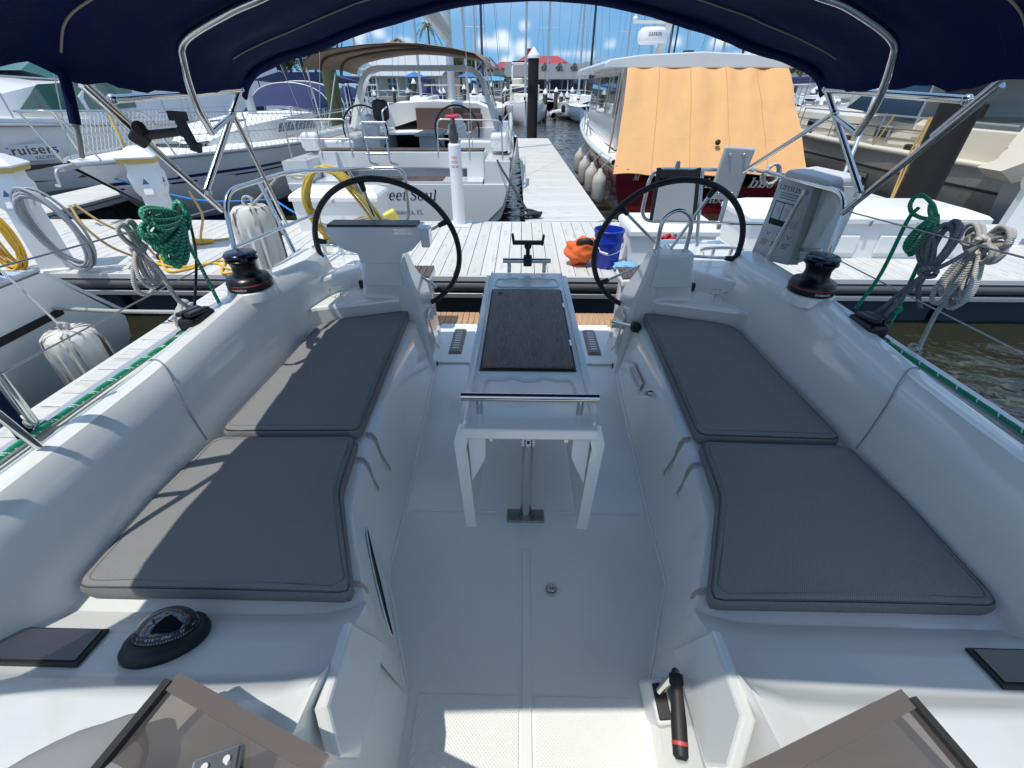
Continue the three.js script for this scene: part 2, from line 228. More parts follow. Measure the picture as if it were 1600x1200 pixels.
const floorX = (z) => { const k = [[-0.56, 0.377], [-0.7, 0.44], [-0.97, 0.55], [-1.3, 0.557], [-1.8, 0.585], [-2.54, 0.63]]; for (let i = 1; i < k.length; i++) if (z >= k[i][0]) return lerp(k[i - 1][1], k[i][1], (z - k[i - 1][0]) / (k[i][0] - k[i - 1][0])); return 0.63; };
const seatX = (z) => { const k = [[-0.62, 0.455], [-1.0, 0.622], [-1.3, 0.655], [-2.54, 0.705]]; for (let i = 1; i < k.length; i++) if (z >= k[i][0]) return lerp(k[i - 1][1], k[i][1], Math.max(0, (z - k[i - 1][0]) / (k[i][0] - k[i - 1][0]))); return 0.705; };
for (const s of [1, -1]) {
  const zs = [-0.56, -0.66, -0.82, -0.96, -1.02, -1.15, -1.3, -1.6, -1.9, -2.1, -2.3, -2.5, -2.7];
  const secs = zs.map((z) => { const f = floorX(z), e = seatX(z), up = 0.035 * sstep(-1.2, -2.0, z), inn = 0.09 * sstep(-2.12, -2.62, z);
    return [[f, 0.45], [lerp(f, e - 0.012, 0.93), 0.755], [e - 0.008, 0.79], [e + 0.004, 0.822], [e + 0.028, 0.832], [1.26 - inn, 0.832], [1.29 - inn, 0.845], [1.305 - inn, 0.875], [1.322 - inn, 0.98], [1.345 - inn, 1.08 + up], [1.365 - inn, 1.14 + up], [1.395 - inn, 1.176 + up], [1.425 - inn * 0.6, 1.184 + up], [1.462 - inn * 0.3, 1.178 + up], [1.488, 1.16 + up * 0.7], [1.5, 1.132], [1.6, 1.118]].map(([x, y]) => [x * s, y, z]); });
  const co = mesh('cockpit_side', loft(secs, { crease: 0.55 }), M.gel, boat);
  mesh('coaming_end', loft([-0.56, -0.35, 0, 0.5].map((z, i) => secs[0].slice(5).map((p) => [p[0], p[1] + (i > 1 ? 0.02 * (i - 1) : 0), z])), { crease: 0.55 }), M.gel, boat);
  mesh('sole_fillet', tube([-0.58, -0.7, -0.84, -0.97, -1.15, -1.3, -1.8, -2.45].map((z) => [s * (floorX(z) - 0.002), 0.452, z]), 0.009, { seg: 80, n: 6 }), M.gelPlain, boat);
  mesh('toe_rail', [beam([s * 1.605, 1.13, 0.6], [s * 1.6, 1.128, -1.2], 0.03, 0.035), beam([s * 1.6, 1.128, -1.2], [s * 1.59, 1.118, -2.35], 0.03, 0.035)], M.alu, co);
  { // joint between the two coaming mouldings: a raised lip with a groove behind it
    const row = [[1.312, 0.87], [1.328, 0.98], [1.351, 1.08], [1.371, 1.145], [1.4, 1.182], [1.43, 1.192], [1.466, 1.186], [1.494, 1.16]];
    mesh('joint_lip', tube(row.map(([x, y], i) => [s * (x - 0.009), y + 0.002, -1.29 - 0.1 * sstep(0, 6, i)]), 0.0026, { seg: 40, n: 6 }), std(new THREE.Color(0.3, 0.3, 0.3), 0.6), co);
  }
  // helm base behind the aft cushion
  mesh('helm_base', boxUV(slab([[s * 0.665, 0.45, -2.53], [s * 1.25, 0.45, -2.345], [s * 1.4, 0.45, -2.2], [s * 1.46, 0.45, -2.8], [s * 0.68, 0.45, -2.8]], [0, 1, 0], 0.525, 0.02)), M.gel, boat);
  mesh('quarter_deck', [boxUV(slab([[s * 1.08, 0.3, -2.72], [s * 1.33, 0.3, -2.42], [s * 1.585, 0.3, -2.28], [s * 1.50, 0.3, -3.41], [s * 1.0, 0.3, -3.41]], [0, 1, 0], 0.79, 0.02))], M.gel, boat);
  mesh('cup_ring', [at(new THREE.TorusGeometry(0.042, 0.003, 8, 28), [s * 1.17, 1.03, -2.5], [Math.PI / 2, 0, 0]), bar([s * 1.21, 0.97, -2.5], [s * 1.21, 1.03, -2.5], 0.003), bar([s * 1.14, 0.97, -2.47], [s * 1.14, 1.03, -2.47], 0.003)], M.steel, boat);
  mesh('deck_filler', [lathe([[0, 0.012], [0.022, 0.012], [0.026, 0.018], [0.036, 0.014], [0.04, 0]], [s * 1.36, 1.09, -2.62], 24)], M.steel, boat);
  // mooring cleat on the quarter
  mesh('mooring_cleat', [tube([[s * 1.22, 1.1, -2.98], [s * 1.2, 1.14, -2.97], [s * 1.24, 1.15, -2.97], [s * 1.34, 1.155, -2.97], [s * 1.44, 1.15, -2.97], [s * 1.48, 1.14, -2.97]], 0.012), bar([s * 1.28, 1.08, -2.97], [s * 1.28, 1.15, -2.97], 0.012), bar([s * 1.4, 1.08, -2.97], [s * 1.4, 1.15, -2.97], 0.012)], M.steel, boat);
  // pedestal
  const ped = group('steering_pedestal', boat);
  const q = (x0, x1, z0, z1, y) => [[x0 * s, y, z0], [x1 * s, y, z0], [x1 * s, y, z1], [x0 * s, y, z1]];
  const ring = (x0, x1, z0, z1, y, c) => [[x0 + c, z0], [x1 - c, z0], [x1, z0 - c], [x1, z1 + c], [x1 - c, z1], [x0 + c, z1], [x0, z1 + c], [x0, z0 - c]].map(([x, z]) => [x * s, y, z]);
  mesh('column', [loft([ring(0.69, 1.05, -2.49, -2.7, 0.965, 0.02), ring(0.705, 1.03, -2.5, -2.69, 0.985, 0.025), ring(0.715, 1.015, -2.5, -2.66, 1.02, 0.03), ring(0.735, 0.975, -2.49, -2.61, 1.245, 0.03), ring(0.74, 0.97, -2.495, -2.605, 1.257, 0.03)], { closed: true, caps: true, crease: 0.5 }),
    slab([[s * 0.765, 1.235, -2.4885], [s * 0.945, 1.235, -2.4885], [s * 0.985, 1.065, -2.497], [s * 0.745, 1.065, -2.497]], [0, 0.04, 1], 0.012, 0.004)], M.gel, ped);
  mesh('flank', loft([ring(0.61, 0.76, -2.46, -2.86, 0.45, 0.02), ring(0.63, 0.78, -2.47, -2.84, 0.7, 0.02), ring(0.655, 0.8, -2.48, -2.76, 0.96, 0.02), ring(0.7, 0.8, -2.485, -2.66, 1.12, 0.02), ring(0.722, 0.8, -2.485, -2.61, 1.24, 0.02)], { closed: true, caps: true, crease: 0.5 }), M.gel, ped);
  mesh('flank_recess', [slab([[s * 0.632, 0.86, -2.5], [s * 0.642, 0.86, -2.6], [s * 0.615, 0.62, -2.6], [s * 0.604, 0.58, -2.55], [s * 0.61, 0.65, -2.5]], [-s, 0.15, 0], 0.012, 0.004)], M.gel, ped);
  mesh('helm_stop', [rbox(0.05, 0.05, 0.03, 0.008, [s * 1.06, 1.0, -2.66])], M.black, ped);
  // wheel: leather rim, five spokes, hub
  const wh = group('steering_wheel', boat); wh.position.set(s * 0.857, 1.215, -2.66); wh.rotation.x = 0.22;
  mesh('rim', new THREE.TorusGeometry(0.438, 0.0165, 14, 96), M.leather, wh);
  const a0 = s > 0 ? 67 : 99;
  for (let k = 0; k < 5; k++) { const a = (a0 + 72 * k) * Math.PI / 180, c = Math.cos(a), n = Math.sin(a); mesh('spoke', [bar([0.03 * c, 0.03 * n, 0.015], [0.385 * c, 0.385 * n, 0], 0.0095, 0.0085)], M.steel, wh); mesh('spoke_collar', [bar([0.375 * c, 0.375 * n, 0], [0.425 * c, 0.425 * n, 0], 0.0135, 0.018)], M.leather, wh); }
  mesh('hub', [bar([0, 0, 0.06], [0, 0, -0.04], 0.045, 0.04, 24)], M.steel, wh);
  // helm seat with slats, on a post
  const hs = group('helm_seat', boat);
  mesh('seat_box', [rbox(0.34, 0.06, 0.26, 0.02, [s * 0.865, 0.885, -3.12])], M.gel, hs);
  for (let i = 0; i < 7; i++) mesh('slat', boxUV(rbox(0.042, 0.012, 0.235, 0.003, [s * (0.722 + i * 0.046), 0.92, -3.12])), M.greyTeak, hs);
  mesh('post', [rbox(0.07, 0.45, 0.09, 0.015, [s * 0.735, 0.655, -3.1])], M.gel, hs);
  mesh('seat_arm', [rbox(0.16, 0.05, 0.1, 0.01, [s * 1.08, 0.87, -3.12])], M.gel, hs);
  // winch
  const wp = [s * 1.405, 1.2, -2.06], wn = group('winch', boat); wn.position.set(...wp);
  mesh('pad', [lathe([[0, 0.02], [0.104, 0.02], [0.11, 0.012], [0.114, -0.03]], [0, 0, 0], 36)], M.gel, wn);
  mesh('base_ring', [lathe([[0.1, 0.02], [0.104, 0.026], [0.104, 0.05], [0.096, 0.075], [0.07, 0.085]], [0, 0, 0], 40)], M.blackMetal, wn);
  mesh('red_line', [at(new THREE.TorusGeometry(0.1036, 0.0018, 6, 48), [0, 0.052, 0], [Math.PI / 2, 0, 0])], std(new THREE.Color(0.5, 0.02, 0.02), 0.5), wn);
  mesh('drum', [lathe([[0.07, 0.085], [0.058, 0.1], [0.055, 0.125], [0.062, 0.15], [0.074, 0.158], [0.074, 0.166], [0.05, 0.168], [0, 0.168]], [0, 0, 0], 36)], std(new THREE.Color(0.02, 0.02, 0.022), 0.28, 0.6), wn);
  mesh('self_tailer', [lathe([[0.05, 0.168], [0.07, 0.174], [0.076, 0.184], [0.066, 0.196], [0.03, 0.2], [0, 0.2]], [0, 0, 0], 36), rbox(0.03, 0.012, 0.075, 0.004, [s * -0.045, 0.178, 0.055], [0, s * -0.6, 0])], std(new THREE.Color(0.03, 0.04, 0.07), 0.2, 0.7), wn);
  { const g = new THREE.CylinderGeometry(0.1048, 0.1048, 0.022, 24, 1, true, -0.55, 1.1); g.translate(0, 0.037, 0); mesh('maker_name', [g], std(0xffffff, 0.5, 0, { map: writing([{ t: 'HARKEN', f: 'bold 40px sans-serif', c: '#d8d8d8', x: 128, y: 32 }], 256, 64, '#0c0c0d') }), wn); }
  // rope clutch
  const cl = group('rope_clutch', boat); cl.position.set(s * 1.475, 1.155, -1.72); cl.rotation.y = s * 0.08;
  mesh('body', [rbox(0.085, 0.06, 0.15, 0.02, [0, 0.045, 0]), rbox(0.035, 0.02, 0.12, 0.008, [0.02, 0.085, 0.005], [-0.12, 0, 0]), rbox(0.035, 0.02, 0.12, 0.008, [-0.02, 0.085, 0.005], [-0.12, 0, 0])], M.blackMetal, cl);
  const bl = []; for (const x of [-0.044, 0.044]) for (const z of [-0.05, 0, 0.05]) bl.push(ball(0.006, [x, 0.03, z], 8)); mesh('bolt', bl, M.steel, cl);
  mesh('foot', [rbox(0.1, 0.03, 0.18, 0.006, [0, 0.005, 0])], M.black, cl);
  // cabin bulkhead, coachroof side, wall down to the sole
  const prof = (dz, sx) => [[0.80, -0.62], [0.838, -0.612], [0.847, -0.594], [0.95, -0.425], [0.968, -0.4], [1.005, -0.374], [1.03, -0.34], [1.25, 0.5]].map(([y, z], i) => [s * (typeof sx === 'number' ? sx : lerp(sx[0], sx[1], Math.min(1, i / 5))), y, z + dz]);
  mesh('cabin_bulkhead', (loft([prof(0, 1.5), prof(0, 1.1), prof(0, 0.66), prof(-0.008, [0.58, 0.53]), prof(-0.03, [0.49, 0.465]), prof(-0.045, [0.47, 0.45])], { crease: 0.4 })), M.gel, boat);
  mesh('cabin_outer_side', [poly([[s * 1.5, 0.8, -0.62], [s * 1.5, 0.968, -0.4], [s * 1.5, 1.25, 0.5], [s * 1.5, 0.8, 0.5]]), boxUV(box(0.2, 0.02, 1.2, [s * 1.58, 1.112, 0.0]))], M.gel, boat);
  { const inner = prof(-0.045, [0.47, 0.45]), fl = [[0.44, -0.7], [0.435, -0.69], [0.425, -0.67], [0.377, -0.57], [0.375, -0.5], [0.373, -0.44], [0.372, -0.38], [0.37, 0.5]].map(([x, z]) => [s * x, 0.45, z]);
    const mid = inner.map((p, i) => [lerp(p[0], fl[i][0], 0.5) + s * 0.012, lerp(p[1], fl[i][1], 0.5), lerp(p[2], fl[i][2], 0.5)]);
    mesh('companionway_wall', loft([inner, mid, fl], { crease: 0.45 }), M.gel, boat); }
  // moulded locker door on the wall
  const dr = [[0.468, 0.95, -0.535], [0.437, 0.72, -0.592], [0.418, 0.768, -0.467], [0.397, 0.839, -0.301], [0.41, 0.935, -0.275], [0.44, 1.02, -0.335]];
  const nW = V([s * dr[1][0], dr[1][1], dr[1][2]]).sub(V([s * dr[0][0], dr[0][1], dr[0][2]])).cross(V([s * dr[4][0], dr[4][1], dr[4][2]]).sub(V([s * dr[0][0], dr[0][1], dr[0][2]]))).normalize(); if (nW.x * s > 0) nW.negate();
  mesh('locker_door', [slab(dr.map((p) => [s * p[0] - nW.x * 0.004, p[1] - nW.y * 0.004, p[2] - nW.z * 0.004]), nW.toArray(), 0.03, 0.008)], M.gel, boat);
  // tinted window in the bulkhead with a black gasket
  const wn3 = [[1.38, 0.8866, -0.529], [1.105, 0.8866, -0.529], [1.06, 0.9436, -0.435], [1.38, 0.9436, -0.435]], nB = [0, 0.854, -0.52];
  const off = (p, k) => [s * p[0], p[1] + nB[1] * k, p[2] + nB[2] * k];
  const cw = group('cabin_window', boat);
  mesh('gasket', [slab([[1.39, 0.8805, -0.539], [1.097, 0.8805, -0.539], [1.045, 0.949, -0.426], [1.39, 0.949, -0.426]].map((p) => off(p, 0)), nB, 0.009, 0.003)], M.black, cw);
  mesh('pane', [slab(wn3.map((p) => off(p, 0.009)), nB, 0.004, 0.001)], phy(new THREE.Color(0.05, 0.04, 0.05), { roughness: 0.05, clearcoat: 1, clearcoatRoughness: 0.03 }), cw);
  // riser details: snap studs, webbing straps under the cushions
  for (const [z, y0] of [[-1.39, 0.62], [-1.24, 0.66], [-0.72, 0.66]]) { const f = floorX(z), e = seatX(z), xx = (y) => s * (lerp(f, e, (y - 0.45) / 0.36) - 0.006); mesh('cushion_strap', [loft([0, 1].map((k) => [[s * (e + 0.03), 0.838, z + k * 0.018], [s * (e + 0.004), 0.833, z + k * 0.018], [s * (e - 0.012), 0.8, z + k * 0.018], [xx(0.74), 0.74, z + 0.02 + k * 0.016], [xx(y0), y0 + 0.04, z + 0.035 + k * 0.012]]), { crease: 0 })], std(new THREE.Color(0.4, 0.36, 0.31), 0.9), boat); mesh('snap_stud', [ball(0.007, [xx(y0), y0 + 0.035, z + 0.042], 10)], M.steel, boat); }
}
{ const o = group('riser_locker', boat, 'leaf shaped locker opening in the port riser');
  const up = [[-0.598, 0.71, -1.002], [-0.552, 0.705, -0.89], [-0.513, 0.679, -0.808], [-0.48, 0.639, -0.743], [-0.459, 0.595, -0.704], [-0.451, 0.553, -0.697]], low = [[-0.597, 0.704, -1.002], [-0.573, 0.606, -0.972], [-0.539, 0.549, -0.91], [-0.501, 0.529, -0.824], [-0.473, 0.525, -0.759], [-0.455, 0.537, -0.711]];
  const strip = (f0, f1, k) => loft(up.map((p, i) => [f0, (f0 + f1) / 2, f1].map((f) => [lerp(p[0], low[i][0], f) + k, lerp(p[1], low[i][1], f), lerp(p[2], low[i][2], f)])), { crease: 0 });
  mesh('rim', [tube([...up, ...low.slice(1, -1).reverse()].map((p) => [p[0] + 0.004, p[1], p[2]]), 0.003, { closed: true, seg: 60, n: 6 })], M.gelPlain, o);
  mesh('opening', [strip(0, 1, 0.004)], M.black, o); mesh('cover', [strip(0.42, 0.97, 0.008)], M.gelPlain, o); }
{ // warning sticker, shower tap on the starboard riser
  const st = writing([{ r: [0, 0, 128, 256], fill: 1, c: '#e8e8e6' }, { r: [6, 6, 116, 30], fill: 1, c: '#c02b2b' }, { r: [6, 150, 116, 24], fill: 1, c: '#c02b2b' }, { t: 'WARNING', f: 'bold 22px sans-serif', c: '#fff', x: 64, y: 21 }, ...[52, 66, 80, 94, 108, 122, 190, 204, 218, 232].map((y) => ({ r: [14, y, 96 - (y * 7) % 30, 5], fill: 1, c: '#555' }))], 128, 256);
  const A = [0.663, 0.691, -2.249], B = [0.656, 0.716, -1.971], C = [0.641, 0.647, -1.977], D = [0.647, 0.605, -2.274];
  const g = new THREE.BufferGeometry(); g.setAttribute('position', new THREE.Float32BufferAttribute([...A, ...D, ...C, ...A, ...C, ...B].map((v, i) => (i % 3 === 0 ? v - 0.012 : v)), 3)); g.setAttribute('uv', new THREE.Float32BufferAttribute([0, 1, 0, 0, 1, 0, 0, 1, 1, 0, 1, 1], 2)); g.computeVertexNormals();
  mesh('warning_sticker', g, std(0xffffff, 0.4, 0, { map: st }), boat);
  const tp = [0.655, 0.733, -1.85]; mesh('key_switch', [bar([tp[0] + 0.02, tp[1], tp[2]], [tp[0] - 0.02, tp[1] + 0.004, tp[2]], 0.02, 0.018, 16), rbox(0.02, 0.03, 0.008, 0.003, [tp[0] - 0.026, tp[1], tp[2]])], M.steel, boat);
}
{ // port binnacle with the plotter hood, starboard guard hoop, throttle
  const sh = shape2([[-1.125, 1.44], [-0.6, 1.44], [-0.6, 1.385], [-0.66, 1.325], [-0.72, 1.305], [-0.735, 1.25], [-0.955, 1.25], [-0.965, 1.305], [-1.035, 1.325], [-1.1, 1.385]]);
  mesh('instrument_pod', [at(extrudeZ(sh, 0.12, { bev: 0.008 }), [0, -0.03, -2.56]), rbox(0.05, 0.105, 0.1, 0.012, [-0.575, 1.355, -2.49])], M.gel, boat);
  mesh('instrument_screen', [rbox(0.5, 0.012, 0.115, 0.003, [-0.865, 1.422, -2.5])], std(new THREE.Color(0.012, 0.013, 0.015), 0.35), boat);
  const hoop = [[0.765, 1.25, -2.56], [0.765, 1.4, -2.56], [0.79, 1.46, -2.56], [0.85, 1.488, -2.56], [0.91, 1.46, -2.56], [0.935, 1.4, -2.56], [0.935, 1.25, -2.56]];
  mesh('guard_hoop', [tube(hoop, 0.0125, { seg: 60, n: 12 }), cylY(0.022, 0.022, 0.008, [0.765, 1.26, -2.56]), cylY(0.022, 0.022, 0.008, [0.935, 1.26, -2.56])], M.steel, boat);
  const a = [0.599, 0.807, -2.56], b = [0.682, 0.828, -2.42];
  mesh('throttle_lever', [bar([a[0] - 0.03, a[1] - 0.01, a[2]], b, 0.014, 0.013), bar([a[0] - 0.04, a[1] - 0.025, a[2]], [0.66, a[1] - 0.03, a[2]], 0.028, 0.03, 16)], M.steel, boat);
  mesh('throttle_knob', [at(new THREE.SphereGeometry(0.034, 20, 14), b)], M.black, boat);
}
{ // folding table
  const t = group('cockpit_table', boat);
  const top = shape2([[-0.212, -1.062], [0.212, -1.062], [0.205, -2.47], [-0.205, -2.47]].map(([x, z]) => [x, -z]));
  const g = extrudeZ(top, 0.03, { bev: 0.008 }); g.rotateX(-Math.PI / 2); g.translate(0, 1.112, 0);
  mesh('tabletop', boxUV(g), M.gel, t);
  mesh('raised_rim', [box(0.006, 0.012, 1.38, [-0.205, 1.156, -1.77], [0, -0.004, 0]), box(0.006, 0.012, 1.38, [0.205, 1.156, -1.77], [0, 0.004, 0])], M.gelPlain, t);
  { const ins = shape2([[-0.178, 1.415], [0.172, 1.415], [0.172, 2.19], [-0.178, 2.19]]), h = extrudeZ(ins, 0.012, { bev: 0.003 }); h.rotateX(-Math.PI / 2); h.translate(0, 1.149, 0); mesh('wood_panel', boxUV(h, 4.2), M.tableWood, t);
    const fr = extrudeZ(shape2([[-0.188, 1.4], [0.182, 1.4], [0.182, 2.2], [-0.188, 2.2]]), 0.004, { bev: 0.002 }); fr.rotateX(-Math.PI / 2); fr.translate(0, 1.149, 0); mesh('panel_frame', fr, M.black, t); }
  mesh('finger_hole', [cylY(0.012, 0.012, 0.003, [-0.14, 1.166, -2.13], 18)], M.black, t);
  mesh('hinge', [rbox(0.01, 0.012, 0.05, 0.003, [0.178, 1.162, -1.6]), rbox(0.01, 0.012, 0.05, 0.003, [0.178, 1.162, -1.98])], M.steel, t);
  for (const [z, w] of [[-1.29, 0.31], [-2.32, 0.33]]) mesh('bottle_tray', [tube([[-w / 2, 1.152, z + 0.06], [-w / 2, 1.152, z - 0.04], [-w * 0.33, 1.152, z - 0.045], [-w * 0.2, 1.152, z - 0.065], [-w * 0.08, 1.152, z - 0.045], [w * 0.08, 1.152, z - 0.045], [w * 0.2, 1.152, z - 0.065], [w * 0.33, 1.152, z - 0.045], [w / 2, 1.152, z - 0.04], [w / 2, 1.152, z + 0.06], [w * 0.2, 1.152, z + 0.075], [-w * 0.2, 1.152, z + 0.075]], 0.005, { closed: true, seg: 90, n: 6 })], M.gelPlain, t);
  for (const [z, w, h] of [[-1.14, 0.452, 1.215], [-2.5, 0.28, 1.215]]) { const hr = group('handrail', t); void 0;
    mesh('handrail', [bar([-w / 2, h, z], [w / 2, h, z], 0.0145, 0.0145, 20)], M.steel, t); mesh('handrail_post', [bar([-w * 0.37, 1.145, z], [-w * 0.37, h, z], 0.011, 0.011, 14)], M.steel, t); mesh('handrail_post', [bar([w * 0.37, 1.145, z], [w * 0.37, h, z], 0.011, 0.011, 14)], M.steel, t); t.remove(hr); }
  for (const s of [-1, 1]) {
    mesh('leaf', boxUV(loft([[-1.085, 0], [-2.44, 0]].map(([z]) => [[s * 0.214, 1.145, z], [s * 0.232, 1.145, z], [s * 0.254, 1.065, z], [s * 0.254, 1.05, z], [s * 0.238, 0.615, z], [s * 0.199, 0.615, z], [s * 0.212, 1.045, z], [s * 0.198, 1.105, z]]), { closed: true, caps: true, crease: 0.4 })), M.gel, t);
    mesh('leaf_stay', [loft([-1.1, -1.5].map((z) => [[s * 0.208, 1.1, z], [s * 0.15, 1.1, z], [s * 0.15, 0.985, z], [s * 0.172, 0.93, z], [s * 0.204, 0.86, z]]), { closed: true, caps: true, crease: 0.3 })], M.plasticWhite, t);
    mesh('leaf_hinge', [rbox(0.022, 0.09, 0.02, 0.004, [s * 0.135, 1.04, -1.17])], M.steel, t);
  }
  mesh('under_box', [rbox(0.19, 0.15, 0.4, 0.025, [0, 1.035, -1.42])], M.plasticWhite, t);
  mesh('leg_clamp', [rbox(0.05, 0.13, 0.05, 0.006, [0, 1.035, -1.19])], M.plasticWhite, t);
  mesh('clamp_slot', [-0.012, 0.012].flatMap((x) => [0, 1, 2, 3].map((i) => box(0.006, 0.007, 0.004, [x, 0.978 + i * 0.012, -1.165]))).concat([box(0.01, 0.014, 0.004, [0, 0.995, -1.165])]), M.black, t);
  mesh('leg', [bar([0, 0.455, -1.27], [0, 1.11, -1.2], 0.0235, 0.0235, 24)], M.steel, t);
  mesh('base_plate', [rbox(0.168, 0.012, 0.07, 0.005, [0, 0.456, -1.27]), cylY(0.03, 0.034, 0.03, [0, 0.472, -1.27], 24), ...[-0.062, 0.062].map((x) => cylY(0.01, 0.012, 0.006, [x, 0.464, -1.27], 12))], std(new THREE.Color(0.3, 0.3, 0.29), 0.35, 0.9), t);
}
// compass on the port bulkhead
{
  const c = group('compass', boat, 'black domed compass on the cabin bulkhead'); c.position.set(-0.915, 0.897, -0.508); c.rotation.x = -0.547; c.scale.setScalar(0.98);
  const rim = new THREE.LatheGeometry([[0, 0], [0.088, 0], [0.09, 0.012], [0.082, 0.03], [0.066, 0.036], [0, 0.036]].map((p) => new THREE.Vector2(...p)), 48);
  mesh('base', [rim.clone().scale(1, 1, 1.12)], M.black, c);
  mesh('dome', [at(new THREE.SphereGeometry(0.068, 32, 14, 0, Math.PI * 2, 0, Math.PI / 2).scale(1, 0.8, 1), [0, 0.032, 0])], M.glassDark, c);
  const ct = writing([['N', 0], ['30', 64], ['60', 128], ['E', 192], ['120', 256], ['150', 320], ['S', 384], ['210', 448], ['240', 512], ['W', 576], ['300', 640], ['330', 704]].map(([t, x]) => ({ t, f: 'bold 23px sans-serif', c: '#c9cdce', x: x + 32, y: 24 })).concat(Array.from({ length: 72 }, (_, i) => ({ r: [i * 10.67, i % 3 ? 52 : 46, 2, i % 3 ? 10 : 16], fill: 1, c: '#cfd3d4' }))), 768, 64, '#0a0b0d');
  mesh('degree_ring', [at(new THREE.CylinderGeometry(0.0615, 0.0692, 0.017, 48, 1, true).rotateY(2.5), [0, 0.047, 0])], std(0xffffff, 0.3, 0, { map: ct }), c);
}
{ // winch handle pocket on the starboard wall
  const p = group('handle_pocket', boat);
  const a = [0.395, 0.585, -0.535];
  mesh('pocket_body', [rbox(0.05, 0.19, 0.11, 0.014, [a[0] - 0.012, a[1] - 0.045, a[2] + 0.0], [0.35, 0.1, 0.1])], M.plasticWhite, p);
  mesh('pocket_mouth', [rbox(0.034, 0.012, 0.085, 0.004, [a[0] - 0.02, a[1] + 0.046, a[2] + 0.033], [0.35, 0.1, 0.1])], M.black, p);
  const h = thing('winch_handle', 'black winch handle with red ring standing in the white pocket', 'winch handle');
  const A = V([0.378, 0.806, -0.505]), B = V([0.35, 0.765, -0.338]), dd = B.clone().sub(A), L = dd.length();
  const g = new THREE.LatheGeometry([[0, 0], [0.017, 0.004], [0.018, 0.025], [0.0145, 0.03], [0.016, 0.06], [0.0185, 0.11], [0.018, L * 0.84], [0.0175, L * 0.96], [0.012, L], [0, L]].map((q) => new THREE.Vector2(...q)), 24);
  const qn = new THREE.Quaternion().setFromUnitVectors(new THREE.Vector3(0, 1, 0), dd.normalize());
  mesh('grip', g.applyQuaternion(qn).translate(A.x, A.y, A.z), M.black, h);
  mesh('red_ring', new THREE.CylinderGeometry(0.0186, 0.0188, 0.008, 24, 1).translate(0, L * 0.83, 0).applyQuaternion(qn).translate(A.x, A.y, A.z), std(new THREE.Color(0.55, 0.06, 0.06), 0.5), h);
  mesh('shaft', [bar(A.toArray(), [A.x - 0.01, A.y - 0.14, A.z - 0.01], 0.011)], M.steel, h);
}
// smoked companionway doors folded out over the cabin top
for (const s of [-1, 1]) {
  const d = group('companionway_door', boat, 'smoked acrylic companionway door folded out'), Y0 = 1.125;
  const A = [s * 0.675, Y0, -0.335], B = [s * 0.348, Y0, -0.22], C = [s * 0.755, Y0, -0.02], D = [s * 0.41, Y0, 0.1];
  mesh('panel', [slab(s < 0 ? [A, B, D, C].reverse() : [A, B, D, C], [0, 1, 0], 0.012, 0.003)], M.smoke, d);
  mesh('raised_edge', [beam([A[0], Y0 + 0.014, A[2]], [B[0], Y0 + 0.014, B[2]], 0.03, 0.01)], M.smokeEdge, d);
  mesh('rubber_edge', [beam([A[0] + s * 0.004, Y0 + 0.01, A[2]], [C[0] + s * 0.004, Y0 + 0.01, C[2]], 0.014, 0.026)], M.rubber, d);
  mesh('rest_block', [box(0.05, 0.1, 0.05, [s * 0.52, Y0 - 0.05, -0.2])], M.black, d);
  if (s < 0) { mesh('hinge_plate', [rbox(0.075, 0.012, 0.042, 0.006, [-0.52, Y0 + 0.018, -0.215], [-0.12, 0.34, 0])], M.steelFar, d); mesh('hinge_plate', [rbox(0.08, 0.03, 0.055, 0.006, [-0.53, Y0 + 0.022, -0.155], [-0.1, 0.34, 0])], M.steelFar, d); mesh('hinge_bolt', [cylY(0.017, 0.017, 0.03, [-0.6, Y0 + 0.022, -0.19], 16)], M.steel, d); for (const x of [-0.545, -0.515]) mesh('screw', [cylY(0.0055, 0.0055, 0.005, [x + 0.012, Y0 + 0.026, -0.217 - (x + 0.53) * 0.35], 10)], M.alu, d); }
}
{ const b = thing('canvas_bag', 'folded grey canvas lying on the cabin top beside the companionway', 'canvas');
  const g = new THREE.SphereGeometry(1, 48, 28), p = g.attributes.position; for (let i = 0; i < p.count; i++) { const v = new THREE.Vector3().fromBufferAttribute(p, i), k = 1 + 0.2 * (noise(v.x * 1.6 + 4, v.y * 1.6, v.z * 1.6) - 0.5) + 0.025 * Math.sin(v.x * 7 + v.z * 5); p.setXYZ(i, Math.sign(v.x) * Math.pow(Math.abs(v.x), 0.75) * 0.15 * k, Math.sign(v.y) * Math.pow(Math.abs(v.y), 0.7) * 0.03 * k, Math.sign(v.z) * Math.pow(Math.abs(v.z), 0.75) * 0.1 * k); } g.computeVertexNormals();
  mesh('canvas_fold', at(g, [-0.8, 1.11, -0.16], [-0.2, 0.5, 0.05]), std(new THREE.Color(0.26, 0.26, 0.265), 0.9), b);
}

